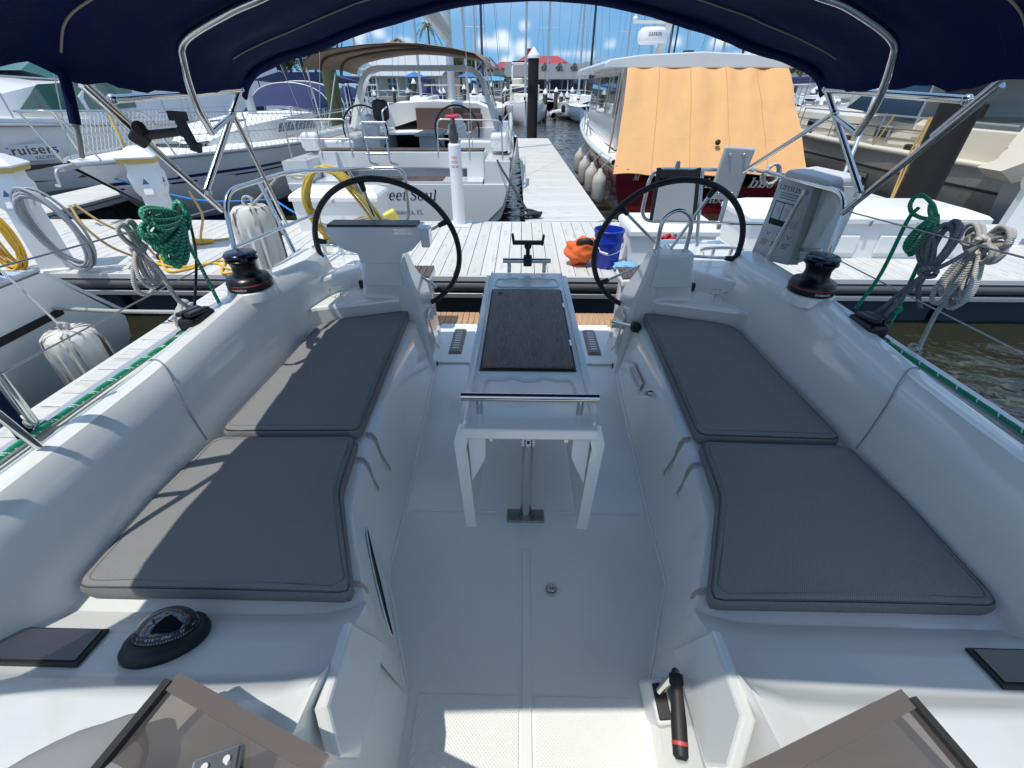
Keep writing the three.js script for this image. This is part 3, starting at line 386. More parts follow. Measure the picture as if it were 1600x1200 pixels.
// cushions
const cushionShape = { fore: [[0.492, -0.648], [0.657, -1.02], [0.688, -1.305], [1.262, -1.29], [1.292, -1.0], [1.288, -0.648]], aft: [[0.692, -1.335], [0.738, -2.50], [1.16, -2.365], [1.235, -2.29], [1.262, -1.32]] };
const cushionWords = { '-1fore': 'grey seat cushion by the compass, half in sun', '-1aft': 'grey seat cushion in front of the plotter pedestal', '1fore': 'grey seat cushion above the winch handle pocket', '1aft': 'grey seat cushion in front of the steel hoop pedestal' };
for (const s of [-1, 1]) for (const k of ['fore', 'aft']) {
  const c = thing('seat_cushion', cushionWords[s + k], 'cushion', [0, 0, 0], 0, 'cockpit cushions');
  const P = cushionShape[k], sh = new THREE.Shape(), n = P.length, R = 0.035;
  for (let i = 0; i < n; i++) { const p = new THREE.Vector2(...P[i]), a = new THREE.Vector2(...P[(i + n - 1) % n]), b = new THREE.Vector2(...P[(i + 1) % n]); const A = p.clone().add(a.clone().sub(p).setLength(R)), B = p.clone().add(b.clone().sub(p).setLength(R)); i ? sh.lineTo(A.x, A.y) : sh.moveTo(A.x, A.y); sh.quadraticCurveTo(p.x, p.y, B.x, B.y); } sh.closePath();
  const pts = sh.getSpacedPoints(120), cx = pts.reduce((t, p) => t + p.x / pts.length, 0), cz = pts.reduce((t, p) => t + p.y / pts.length, 0);
  const insetAt = (f, y, wob) => pts.map((p) => { const dx = cx - p.x, dz = cz - p.y, L = Math.hypot(dx, dz), t = f / L; const X = p.x + dx * t, Z = p.y + dz * t; return [s * X, y + (wob ? wob * (fbm(X * 7 + (s > 0 ? 5 : 0), Z * 7, 2, 3) - 0.5) : 0), Z]; });
  mesh('side_band', boxUV(loft([insetAt(0.014, 0.834), insetAt(0.004, 0.84), insetAt(-0.002, 0.852), insetAt(-0.003, 0.866), insetAt(0.0, 0.88), insetAt(0.006, 0.889)], { closed: true, crease: 0 })), M.cushionSide, c);
  const rings = [insetAt(0.005, 0.888)]; for (const [f, h] of [[0.012, 0.894], [0.022, 0.8975], [0.034, 0.8985]]) rings.push(insetAt(f, h, 0.002));
  for (let i = 1; i <= 12; i++) { const f = i / 12; rings.push(pts.map((p) => { const X = lerp(p.x, cx, f * 0.985), Z = lerp(p.y, cz, f * 0.985); return [s * X, 0.899 + 0.007 * sstep(0, 0.5, f) + sstep(0.05, 0.3, f) * (0.014 * (fbm(X * 1.6 + 3 * s, Z * 4, k === 'aft' ? 6 : 2, 4) - 0.5) + (k === 'aft' ? 0.016 : 0.005) * Math.pow(noise(X * 3 + Z * 2 + 7 * s, Z * 20 + X * 3, 3), 4)), Z]; })); }
  mesh('top_panel', boxUV(loft(rings, { closed: true, caps: true, crease: 0 })), M.cushion, c);
  mesh('seam', tube(insetAt(0.03, 0.899).filter((_, i) => i % 2 === 0), 0.0009, { closed: true, seg: 160, n: 4 }), M.cushionSide, c);
  mesh('piping', tube(insetAt(0.008, 0.892).filter((_, i) => i % 2 === 0), 0.002, { closed: true, seg: 160, n: 5 }), M.cushionSide, c);
}

// bimini
{
  const bm = group('bimini', boat, 'navy canvas bimini on stainless steel bows');
  const K = 1.083, S = (p) => [p[0] * K, 2.05 + (p[1] - 2.05) * K, p[2] * K], grow = (g) => { for (const q of Array.isArray(g) ? g : [g]) q.translate(0, -2.05, 0).scale(K, K, K).translate(0, 2.05, 0); return g; };
  const half = [[0, 0.335], [0.25, 0.322], [0.5, 0.283], [0.72, 0.235], [0.92, 0.182], [1.08, 0.14], [1.18, 0.108], [1.26, 0.07], [1.32, 0.02], [1.345, -0.02]];
  const prof = [...half.slice(1).reverse().map(([x, y]) => [-x, y]), ...half];
  const lift = (z) => 0.1 * Math.sin(Math.min(1, Math.max(0, (z + 2.4) / 1.15)) * Math.PI / 2) - 0.03 * sstep(-0.8, 0.25, z);
  const edge = (x, z) => Math.min(1, Math.abs(x) / 1.345);
  const zRows = []; for (let i = 0; i <= 60; i++) zRows.push(lerp(-2.4, -0.08, i / 60));
  const cv = new THREE.CatmullRomCurve3(prof.map(([x, y]) => new THREE.Vector3(x, y, 0)), false, 'centripetal'), cp = cv.getPoints(90);
  const under = zRows.map((z) => cp.map((p) => { const e = edge(p.x, z); const w = 0.016 * (fbm(p.x * 3 + 4, z * 7, 3, 4) - 0.5) * (1 + 2.5 * e * e) + 0.012 * (noise(p.x * 2 + z * 1.5, z * 16 - p.x * 6, 5) - 0.5) * e * e + 0.006 * Math.sin(z * 26 + p.x * 4) * e * e * e; return [p.x * (1 + 0.025 * sstep(-2.4, -1.4, z)), 2.05 + p.y + lift(z) * (1 - 0.75 * Math.pow(e, 6)) + w + 0.05 * e * e * sstep(-1.9, -1.1, z), z]; }));
  mesh('canopy', grow(loft([...under, ...under.slice().reverse().map((r) => r.map((p) => [p[0], p[1] + 0.003, p[2]]))], { crease: 0 })), M.navy, bm);
  const hemRow = (z, dy, dz) => under[0].map((p, i) => [p[0], p[1] + dy, z + dz]);
  mesh('aft_hem', grow(loft([hemRow(-2.4, 0.004, -0.004), hemRow(-2.4, 0.012, -0.02), hemRow(-2.4, 0.0, -0.038), hemRow(-2.4, -0.022, -0.04), hemRow(-2.4, -0.03, -0.022), hemRow(-2.4, -0.018, 0.0), hemRow(-2.4, 0.002, 0.012)], { crease: 0 })), M.navy, bm);
  const at2 = (x, z, dy = -0.004) => { const r = under[Math.max(0, Math.min(60, Math.round((z + 2.4) / 2.32 * 60)))]; let b = r[0]; for (const p of r) if (Math.abs(p[0] - x) < Math.abs(b[0] - x)) b = p; return [b[0], b[1] + dy, b[2]]; };
  const along = (z, x0, x1, n, dy) => Array.from({ length: n }, (_, i) => at2(lerp(x0, x1, i / (n - 1)), z, dy));
  mesh('zip_seam', grow([tube(along(-2.2, -1.24, 1.24, 40, -0.004), 0.003, { seg: 120, n: 5 })]), M.zip, bm);
  for (const s of [-1, 1]) mesh('zip_seam', grow([tube(along(-1.52, s * 1.34, s * 0.3, 22, -0.003).map((p, i) => [p[0], p[1], p[2] + 0.02 * Math.sin(i * 0.9) * (i < 8 ? 1 : 0.2)]), 0.0032, { seg: 80, n: 6 })]), M.zip, bm);
  mesh('valance_seam', grow([tube([at2(-1.32, -2.3, 0.03), at2(-1.33, -1.8, 0.03), at2(-1.34, -1.2, 0.03)], 0.002, { seg: 30, n: 5 })]), M.zip, bm);
  const r = 0.0135, tubeM = (name, g) => mesh(name, g, M.steel, bm);
  mesh('aft_bow', grow([tube(along(-2.39, -1.3, 1.3, 30, -0.006), r, { seg: 120, n: 10 })]), M.navy, bm);
  const mid = along(-1.83, -1.1, 1.1, 24, -0.02); mid[0][1] -= 0.01; mid[23][1] -= 0.01;
  tubeM('middle_bow', grow([tube([[-1.31, 1.9, -2.02], [-1.27, 2.0, -1.92], [-1.22, 2.12, -1.85], [-1.175, 2.185, -1.83], ...mid.slice(1, -1), [1.175, 2.185, -1.83], [1.22, 2.12, -1.85], [1.27, 2.0, -1.92], [1.31, 1.9, -2.02]], r, { seg: 160, n: 12 })]));
  tubeM('fore_bow', grow([tube(along(-0.5, -1.28, 1.28, 24, -0.018), r, { seg: 120, n: 10 })]));
  for (const s of [-1, 1]) {
    const top = S([s * 1.345, 2.05, -2.4]), foot = [s * 1.52, 1.655, -2.16], fore = S([s * 1.4, 2.06, -1.6]), knee = [s * 1.54, 1.545, -2.25];
    tubeM('aft_leg', [bar(top, foot, 0.0145, 0.0145, 14), ball(0.02, top, 12), bar([foot[0], foot[1] - 0.02, foot[2]], foot, 0.02)]);
    tubeM('brace', [bar(fore, knee, 0.0135, 0.0135, 14), bar([fore[0] - s * 0.012, fore[1] + 0.03, fore[2] + 0.02], [lerp(fore[0], knee[0], 0.35), lerp(fore[1], knee[1], 0.35) + 0.02, lerp(fore[2], knee[2], 0.35)], 0.0125)]);
    tubeM('side_rail', [bar(S([s * 1.405, 2.02, -1.7]), S([s * 1.345, 2.045, -2.39]), 0.0135, 0.0135, 14), ball(0.018, S([s * 1.405, 2.02, -1.7]), 12)]);
    tubeM('bow_leg', [bar(S([s * 1.31, 1.9, -2.02]), [lerp(top[0], foot[0], 0.28), lerp(top[1], foot[1], 0.28), lerp(top[2], foot[2], 0.28)], 0.0125)]);
    tubeM('aft_strut', [bar([lerp(top[0], foot[0], 0.25), lerp(top[1], foot[1], 0.25), lerp(top[2], foot[2], 0.25)], s < 0 ? [-1.5, 1.35, -2.75] : [1.36, 1.62, -3.02], 0.0115), ball(0.02, [lerp(top[0], foot[0], 0.25), lerp(top[1], foot[1], 0.25), lerp(top[2], foot[2], 0.25)], 10)]);
  }
  for (const s of [-1, 1]) { // webbing strap and brace from the canopy edge down to deck and coaming
    mesh('side_strap', [beam([s * 1.42, 2.09, -0.91], [s * 1.6, 1.14, -1.0], 0.042, 0.004, [s, 0.2, 0])], M.navy, bm);
    tubeM('fore_brace', [bar([s * 1.42, 2.09, -0.91], [s * 1.435, 1.185, -0.62], 0.0135), bar([s * 1.425, 1.75, -0.8], [s * 1.43, 1.19, -0.9], 0.011), cylY(0.03, 0.034, 0.02, [s * 1.435, 1.19, -0.62], 16)]);
  }
  mesh('tie_strap', [tube([[-1.47, 2.093, -1.631], [-1.47, 2.03, -1.61], [-1.48, 1.954, -1.594]], 0.015, { seg: 16, n: 10 })], M.navy, bm);
  mesh('strap_end', [tube([[-1.48, 1.958, -1.596], [-1.5, 1.903, -1.598], [-1.54, 1.857, -1.623]], 0.008, { seg: 8 })], M.ropeGrey, bm);
}
// pushpit rails, lifelines, stanchion
{
  const r = 0.0125;
  const L = [-0.792, 1.602, -3.2], yT = 1.61;
  const port = [[-1.54, 1.2, -2.2], [-1.54, 1.62, -2.3], [-1.46, 1.63, -2.9], [-1.174, 1.587, -3.3], [-0.851, 1.596, -3.3], [-0.863, 1.24, -3.3], [-0.999, 1.221, -3.3]];
  const pp = group('pushpit', boat);
  mesh('top_rail', rail(port, r, 0.12), M.steel, pp);
  mesh('mid_rail', rail([[-1.54, 1.36, -2.24], [-1.5, 1.36, -2.5], [-1.4, 1.36, -3.02], [-1.519, 1.218, -3.25], [-1.324, 1.206, -3.3]], r * 0.8, 0.1), M.steel, pp);
  for (const [a, b] of [[[-1.648, 1.573, -2.85], [-1.4, 1.08, -2.62]], [[-1.238, 1.573, -3.28], [-1.03, 1.08, -3.25]]]) mesh('upright', bar(a, b, r), M.steel, pp);
  const star = [[1.54, 1.2, -2.2], [1.545, 1.63, -2.27], [1.46, 1.63, -2.9], [1.565, 1.587, -3.3], [0.856, 1.593, -3.3], [0.835, 1.249, -3.3], [2.167, 1.25, -3.2]];
  const ps = group('pushpit', boat);
  mesh('top_rail', rail(star, r, 0.1), M.steel, ps);
  for (const [a, b] of [[[1.208, 1.586, -3.3], [1.275, 0.927, -3.2]], [[1.5, 1.6, -2.55], [1.44, 1.08, -2.62]]]) mesh('upright', bar(a, b, r), M.steel, ps);
  mesh('mid_rail', [bar([1.587, 1.259, -2.6], [1.52, 1.36, -2.26], r * 0.8)], M.steel, ps);
  const plateP = V([1.38, 1.571, -3.24]);
  const lc = group('outboard_bracket', boat, 'pale grey mounting plate for an outboard motor');
  mesh('plate', [at(rbox(0.2, 0.33, 0.03, 0.02), [plateP.x, plateP.y, plateP.z], [0.1, 0, -0.06])], std(new THREE.Color(0.42, 0.44, 0.46), 0.45), lc);
  mesh('bolt', [[-0.05, 0.12], [0.04, 0.12], [-0.05, -0.12], [0.04, -0.12]].map(([x, y]) => ball(0.011, [plateP.x + x, plateP.y + y, plateP.z + 0.018 + y * 0.1], 10)), M.steel, lc);
  mesh('post', [bar([1.413, 1.451, -3.28], [1.401, 1.203, -3.26], 0.016)], M.steel, lc);
  mesh('seat_back', [slab([[0.917, 1.523, -3.28], [1.164, 1.524, -3.28], [1.19, 1.26, -3.28], [0.912, 1.259, -3.28]], [0, 0.1, 1], 0.02, 0.006)], std(new THREE.Color(0.4, 0.43, 0.46), 0.6), ps);
  mesh('seat_strap', [beam([0.899, 1.605, -3.27], [0.907, 1.263, -3.262], 0.03, 0.01, [0, 0, 1]), beam([1.167, 1.605, -3.27], [1.21, 1.265, -3.262], 0.03, 0.01, [0, 0, 1]), beam([0.904, 1.567, -3.26], [1.173, 1.567, -3.26], 0.004, 0.05)], M.black, ps);
  mesh('clip_light', [cylY(0.012, 0.02, 0.05, [1.031, 1.617, -3.3], 12)], std(new THREE.Color(0.1, 0.16, 0.22), 0.3), ps);
  for (const s of [-1, 1]) {
    for (const [y0, y1] of [[1.345, 1.35], [1.56, 1.65]]) mesh('lifeline', [bar([s * 1.545, y0, -2.21], [s * 1.6, y1, -0.55], 0.0032, 0.0032, 6)], M.wire, boat);
    mesh('stanchion', [bar([s * 1.595, 1.13, -1.04], [s * 1.6, 1.72, -1.06], 0.0125), rbox(0.04, 0.03, 0.05, 0.008, [s * 1.595, 1.145, -1.04]), bar([s * 1.595, 1.14, -1.03], [s * 1.605, 1.42, -0.94], 0.009)], M.steel, boat);
  }
}

// ---------- water, docks ----------
{
  const ax = (a, b, near, far, grow) => { const o = [0]; let s = near; while (o[o.length - 1] < b) { o.push(o[o.length - 1] + s); if (o[o.length - 1] > far) s *= grow; } const n = [0]; s = near; while (n[n.length - 1] > a) { n.push(n[n.length - 1] - s); if (n[n.length - 1] < -far) s *= grow; } return [...n.slice(1).reverse(), ...o]; };
  const xs = ax(-420, 420, 0.11, 9, 1.06), zs = ax(-520, 90, 0.11, 14, 1.045);
  const pos = new Float32Array(xs.length * zs.length * 3), uv = new Float32Array(xs.length * zs.length * 2), idx = []; let k = 0;
  for (const z of zs) for (const x of xs) { const far = 1 - sstep(25, 60, Math.hypot(x, z)); const h = far * (0.05 * (fbm(x * 0.7 + 11, z * 0.9 + z * 0.2, 1, 4) - 0.5) + 0.018 * (noise(x * 3.1 + 5, z * 4.4, 3) - 0.5)); pos.set([x, h, z], k * 3); uv.set([x, z], k * 2); k++; }
  for (let j = 0; j + 1 < zs.length; j++) for (let i = 0; i + 1 < xs.length; i++) { const a = j * xs.length + i, b = a + 1, c = a + xs.length, d = c + 1; idx.push(a, c, b, b, c, d); }
  const g = new THREE.BufferGeometry(); g.setAttribute('position', new THREE.BufferAttribute(pos, 3)); g.setAttribute('uv', new THREE.BufferAttribute(uv, 2)); g.setIndex(idx); g.computeVertexNormals();
  const wb = gray(512, 512, (u, v) => 0.6 * fbm(u * 10, v * 14, 2, 4, 10) + 0.4 * fbm(u * 26 + 0.3, v * 34, 6, 3, 26), [0.14, 0.14]);
  const w = mesh('water', g, phy(new THREE.Color(0.024, 0.025, 0.015), { roughness: 0.04, ior: 1.333, bumpMap: wb, bumpScale: 0.09 })); w.userData = { kind: 'structure', label: 'dark rippled marina water' };
}
const DK = 0.5;
const plankG = {};
function planks(par, n, L, w, along, place) { // boards one by one
  for (let i = 0; i < n; i++) {
    const v = i % 4, key = `${L}|${w}|${along}|${v}`;
    plankG[key] ??= (() => { const g = fix(along === 'z' ? rbox(w - 0.006, 0.03, L, 0.003, null, null, 1) : rbox(L, 0.03, w - 0.006, 0.003, null, null, 1)), p = g.attributes.position, uv = g.attributes.uv; for (let q = 0; q < p.count; q++) along === 'z' ? uv.setXY(q, p.getX(q) * 3 + v * 0.3, p.getZ(q) * 0.45 + v * 0.37) : uv.setXY(q, p.getZ(q) * 3 + v * 0.3, p.getX(q) * 0.45 + v * 0.37); return g; })();
    const o = mesh('plank', plankG[key], M.planks[(i * 7 + (i >> 2)) % 4], par); const [x, z] = place(i); o.position.set(x, DK - 0.015 + (hash3(i, 3, 1) - 0.5) * 0.002, z);
  }
}
{
  const d = struct('main_dock', 'pale plank main dock behind the stern');
  planks(d, 148, 2.1, 0.137, 'z', (i) => [-10.1 + i * 0.137, -5.24]);
  for (const [z, s] of [[-4.175, 1], [-6.305, -1]]) {
    mesh('fascia', [rbox(20.3, 0.055, 0.03, 0.006, [0, DK - 0.03, z])], M.dockSide, d);
    mesh('rub_rail', [at(new THREE.CylinderGeometry(0.055, 0.055, 20.3, 14), [0, DK - 0.115, z + s * -0.03], [0, 0, Math.PI / 2])], std(new THREE.Color(0.11, 0.11, 0.11), 0.5), d);
    mesh('lower_beam', [rbox(20.3, 0.05, 0.05, 0.006, [0, DK - 0.21, z + s * -0.01])], M.alu, d);
  }
  for (let i = 0; i < 14; i++) mesh('float_box', [rbox(1.35, 0.5, 1.9, 0.05, [-9.4 + i * 1.45, 0.03, -5.24])], M.float, d);
}
function finger(name, label, cx, z0, z1, w, turn = 0) {
  const d = struct(name, label); d.position.set(cx, 0, z0); d.rotation.y = turn; const L = z0 - z1, n = Math.floor(L / 0.137);
  planks(d, n, w, 0.137, 'x', (i) => [0, -0.07 - i * 0.137]);
  for (const s of [-1, 1]) mesh('side_rail', [rbox(0.05, 0.05, L, 0.008, [s * (w / 2 + 0.02), DK - 0.03, -L / 2]), rbox(0.04, 0.07, L, 0.01, [s * (w / 2 + 0.015), DK - 0.105, -L / 2])], M.dockSide, d);
  for (let i = 0; i * 1.6 + 0.9 < L; i++) mesh('float_box', [rbox(w * 0.86, 0.46, 1.5, 0.05, [0, 0.03, -0.9 - i * 1.6])], M.float, d);
  return d;
}
finger('finger_dock', 'narrow white finger dock running away to the black piling', 0.6, -6.33, -18.7, 1.06, 0.019);
finger('finger_dock', 'white plank finger dock along our port side', -2.32, 4.2, -4.13, 1.1, 0);
finger('finger_dock', 'white finger dock between the motor yacht and the netted sailboat', -7.75, -6.33, -18, 1.0, 0);
finger('finger_dock', 'finger dock beside the grey hulled motor sailer', 5.75, -6.33, -18, 0.9, 0);

// ---------- pilings ----------
function piling(name, label, x, z, r, top, m, capH, group, y0 = -1.2, n = 24) {
  const p = thing(name, label, 'piling', [x, 0, z], 0, group);
  mesh('post', [lathe([[r, y0], [r, top], [0, top]], [0, 0, 0], n)], m, p);
  if (capH) mesh('cap', [lathe([[r * 1.12, top - 0.06], [r * 1.12, top + 0.02], [r * 1.0, top + 0.05], [0.02, top + capH], [0, top + capH]], [0, 0, 0], n)], M.plasticWhite, p);
  return p;
}
M.pileBlack = std(0xffffff, 0.9, 0, { map: tex(128, 512, (u, v) => { const s = sstep(0.7, 0.8, fbm(u * 30, v * 6, 3, 3, 30)), b = 0.1 + 0.04 * fbm(u * 8, v * 8, 2, 4, 8); return mix([b * 0.8, b * 0.8, b * 0.84], [0.3, 0.28, 0.25], 0.1 * s); }) });
M.pileWood = std(0xffffff, 0.9, 0, { map: tex(128, 512, (u, v) => { const g = fbm(u * 24, v * 4, 3, 4, 24); return mix([0.2, 0.24, 0.15], [0.4, 0.42, 0.3], g); }) });
M.pileGrey = std(0xffffff, 0.9, 0, { map: tex(64, 256, (u, v) => { const g = fbm(u * 16, v * 4, 5, 4, 16); return mix([0.2, 0.18, 0.15], [0.38, 0.35, 0.3], g); }) });
piling('dock_piling', 'black sleeved piling with white cone cap at the finger dock end', 0.33, -18.95, 0.19, 2.98, M.pileBlack, 0.26);
piling('dock_piling', 'thick black piling leaning over the dock box beside the grey hull', 5.02, -6.02, 0.2, 5.2, M.pileBlack, 0.3);
piling('dock_piling', 'tall green weathered wooden piling behind the tan bimini', -4.36, -11.75, 0.16, 4.6, M.pileWood, 0);
piling('dock_piling', 'green wooden piling standing behind the red boat roof', 9.2, -19, 0.22, 3.6, M.pileWood, 0);
piling('dock_piling', 'short green piling top behind the wheelhouse mast', 6.3, -21, 0.2, 3.25, M.pileWood, 0);

// ---------- things on the dock ----------
function pedestal(pos, turn, label, num) {
  const p = thing('power_pedestal', label, 'power pedestal', pos, turn, 'shore power pedestals');
  const sq = (w, y, d = w) => [[-w, y, -d], [w, y, -d], [w, y, d], [-w, y, d]];
  mesh('post', [loft([sq(0.13, 0), sq(0.13, 0.02), sq(0.105, 0.03), sq(0.095, 0.62)], { closed: true, caps: true, crease: 0.4 })], M.plasticWhite, p);
  mesh('socket_head', [loft([sq(0.1, 0.6), sq(0.125, 0.66, 0.12), sq(0.135, 0.8, 0.125), sq(0.115, 0.85, 0.11), sq(0.12, 0.92, 0.11)], { closed: true, caps: true, crease: 0.4 })], M.plasticWhite, p);
  mesh('light_band', [loft([sq(0.15, 0.915, 0.14), sq(0.16, 0.925, 0.15), sq(0.16, 0.96, 0.15), sq(0.15, 0.965, 0.14)], { closed: true, caps: true, crease: 0.4 })], std(new THREE.Color(0.5, 0.36, 0.1), 0.4), p);
  mesh('cap', [loft([sq(0.165, 0.96, 0.155), sq(0.17, 0.975, 0.16), sq(0.06, 1.06, 0.05), sq(0.02, 1.065, 0.02)], { closed: true, caps: true, crease: 0.4 })], M.plasticWhite, p);
  mesh('warning_triangle', [slab([[-0.03, 0.72, 0.123], [0.03, 0.72, 0.123], [0, 0.775, 0.126]], [0, 0, 1], 0.004), slab([[0.131, 0.72, 0.03], [0.131, 0.72, -0.03], [0.134, 0.775, 0]], [1, 0, 0], 0.004)], std(new THREE.Color(0.04, 0.14, 0.3), 0.5), p);
  mesh('socket_flap', [rbox(0.09, 0.08, 0.03, 0.01, [0, 0.65, 0.122], [-0.35, 0, 0])], M.plasticWhite, p); mesh('socket_flap', [rbox(0.03, 0.08, 0.09, 0.01, [0.126, 0.65, 0], [0, 0, -0.35])], M.plasticWhite, p);
  const num3 = new THREE.PlaneGeometry(0.05, 0.05); num3.rotateX(-0.95); num3.translate(0.03, 1.018, 0.1); if (num) mesh('number_plate', num3, std(0xffffff, 0.5, 0, { map: writing([{ t: num, f: 'bold 44px sans-serif', x: 32, y: 34 }], 64, 64, '#c9cbcb') }), p);
  return p;
}
pedestal([-4.85, DK, -4.3], 0.35, 'white power pedestal with grey hose coil, beside the near white hull', '5');
pedestal([-4.02, DK, -4.95], 0.35, 'white power pedestal behind the green rope coil', '4');
pedestal([5.75, DK, -5.35], -0.5, 'white power pedestal right of the long dock box', null);

const loops = (c, rx, ry, n, r, o = {}) => { // a hung or lying bundle of rope turns
  const pts = []; for (let i = 0; i <= n * 14; i++) { const a = (i / 14) * Math.PI * 2, j = 1 + 0.16 * (noise(i * 0.13, o.s ?? 1, 4) - 0.5) + 0.12 * (hash3(Math.floor(i / 14), o.s ?? 1, 2) - 0.5); pts.push([Math.cos(a) * rx * j, Math.sin(a) * ry * j - (o.sag ?? 0) * Math.abs(Math.cos(a)), (o.depth ?? 0.05) * (noise(i * 0.21, 9, o.s ?? 1) - 0.5) * 2]); }
  const g = tube(pts, r, { seg: n * 30, n: 6 }); if (o.rot) g.applyMatrix4(new THREE.Matrix4().makeRotationFromEuler(new THREE.Euler(...o.rot))); return g.translate(...c);
};
const spiral = (c, r0, r1, turns, r) => { const pts = []; for (let i = 0; i <= turns * 24; i++) { const a = i / 24 * Math.PI * 2, R = lerp(r0, r1, i / (turns * 24)); pts.push([c[0] + Math.cos(a) * R, c[1] + r, c[2] + Math.sin(a) * R]); } return tube(pts, r, { seg: turns * 40, n: 6 }); };
function single(name, geo, m, label, cat, grp) { return tag(mesh(name, geo, m), label, cat, grp); }
single('hose_coil', loops([-4.5, DK + 0.42, -4.15], 0.17, 0.36, 12, 0.013, { s: 3, depth: 0.09, rot: [0, 0.35, 0.25] }), std(new THREE.Color(0.36, 0.37, 0.38), 0.6), 'grey hose coiled on the side of the left pedestal', 'hose');
single('shore_cable', loops([-5.2, DK + 0.3, -4.22], 0.13, 0.27, 11, 0.011, { s: 5, depth: 0.08 }), M.yellowCord, 'yellow power cord hanging in loops left of the nearest pedestal', 'power cord');
{ const c = thing('shore_cable', 'yellow power cord with two plugs snaking over the dock to our boat', 'power cord');
  const P = [[-3.95, 0.53, -4.42], [-3.6, 0.515, -4.32], [-3.3, 0.515, -4.45], [-3.05, 0.515, -4.28], [-2.75, 0.515, -4.3], [-2.4, 0.515, -4.05], [-2.0, 0.515, -3.6], [-1.75, 0.6, -3.3], [-1.55, 1.0, -3.05]];
  mesh('cord', [tube(P, 0.013, { seg: 120 }), tube(P.slice(0, 6).map((p, i) => [p[0] + 0.03, p[1], p[2] + (i % 2 ? 0.14 : -0.09)]), 0.013, { seg: 90 })], M.yellowCord, c);
  for (const [x, z, k] of [[-4.0, -4.4, 0], [-3.82, -4.5, 1]]) { mesh('plug', [bar([x - 0.1, 0.56, z - 0.02], [x + 0.1, 0.535, z + 0.05], 0.04, 0.022, 16)], M.yellowCord, c); mesh('plug_collar', [bar([x - 0.16, 0.565, z - 0.04], [x - 0.09, 0.56, z - 0.02], 0.044, 0.044, 16)], M.plasticWhite, c); mesh('plug_gasket', [bar([x - 0.1, 0.561, z - 0.021], [x - 0.07, 0.557, z - 0.012], 0.046, 0.046, 16)], M.black, c); }
  mesh('pedestal_lead', [tube([[-4.38, 1.12, -4.3], [-4.25, 0.95, -4.2], [-4.15, 0.75, -4.25], [-4.1, 0.58, -4.42]], 0.012), tube([[-4.38, 1.12, -4.35], [-4.2, 0.95, -4.35], [-4.0, 0.75, -4.45], [-3.95, 0.58, -4.5]], 0.012)], std(new THREE.Color(0.45, 0.3, 0.1), 0.6), c); }
{ const c = thing('shore_cable', 'brown power cord lying coiled flat beside the second pedestal', 'power cord'); mesh('coil', [spiral([-3.35, DK, -5.55], 0.08, 0.26, 6, 0.013)], std(new THREE.Color(0.36, 0.27, 0.2), 0.7), c); mesh('lead', [tube([[-3.78, 1.1, -5.15], [-3.7, 0.85, -5.1], [-3.78, 0.62, -5.05], [-3.85, 0.53, -5.2], [-3.6, 0.52, -5.35]], 0.013)], std(new THREE.Color(0.55, 0.35, 0.12), 0.7), c); mesh('plug', [bar([-3.95, 0.54, -5.12], [-3.76, 0.53, -5.2], 0.04, 0.025, 14)], M.yellowCord, c); }
function cleat(p, turn, label) { const c = thing('dock_cleat', label, 'cleat', p, turn, 'dock cleats'); mesh('horn', [tube([[-0.14, 0.07, 0], [-0.08, 0.085, 0], [0.08, 0.085, 0], [0.14, 0.07, 0]], 0.014)], M.alu, c); mesh('foot', [rbox(0.12, 0.02, 0.06, 0.006, [0, 0.01, 0]), bar([-0.04, 0, 0], [-0.04, 0.085, 0], 0.014), bar([0.04, 0, 0], [0.04, 0.085, 0], 0.014)], M.alu, c); return c; }
cleat([-2.72, DK, -3.1], 1.4, 'cleat wrapped in white rope on the port finger dock');
single('mooring_line', [loops([-2.72, DK + 0.07, -3.1], 0.1, 0.05, 6, 0.014, { s: 2, depth: 0.06, rot: [0.6, 1.4, 0] }), tube([[-2.7, 0.57, -3.12], [-2.55, 0.52, -3.0], [-2.3, 0.515, -2.95], [-2.05, 0.52, -3.05]], 0.014), tube([[-2.75, 0.58, -3.1], [-3.3, 0.66, -2.95], [-4.2, 0.85, -2.7], [-5.0, 0.97, -2.4]], 0.016, { seg: 40 })], M.ropeWhite, 'grey and white mooring line tied round the port finger cleat', 'rope');
single('rope_coil', spiral([-2.37, DK, -3.3], 0.05, 0.33, 9, 0.014), std(new THREE.Color(0.3, 0.34, 0.42), 0.9), 'flat blue grey rope spiral on the port finger dock', 'rope');
single('rope_coil', spiral([-2.25, DK, -1.35], 0.04, 0.28, 8, 0.014), M.ropeWhite, 'flat white rope spiral beside the port stanchion', 'rope');
cleat([0.03, DK, -6.55], 1.55, 'dark cleat at the near end of the centre finger dock');
single('mooring_line', [tube([[0.05, 0.6, -6.5], [-0.1, 0.75, -6.9], [-0.35, 0.98, -7.6], [-0.45, 1.05, -8.1]], 0.018), loops([0.1, DK + 0.06, -6.5], 0.15, 0.05, 3, 0.018, { s: 8, depth: 0.05, rot: [0.7, 0, 0] })], std(new THREE.Color(0.03, 0.03, 0.035), 0.8), 'black mooring line tied at the centre finger dock', 'rope');
cleat([1.12, DK, -6.05], 0.1, 'cleat on the dock left of the white dock box');
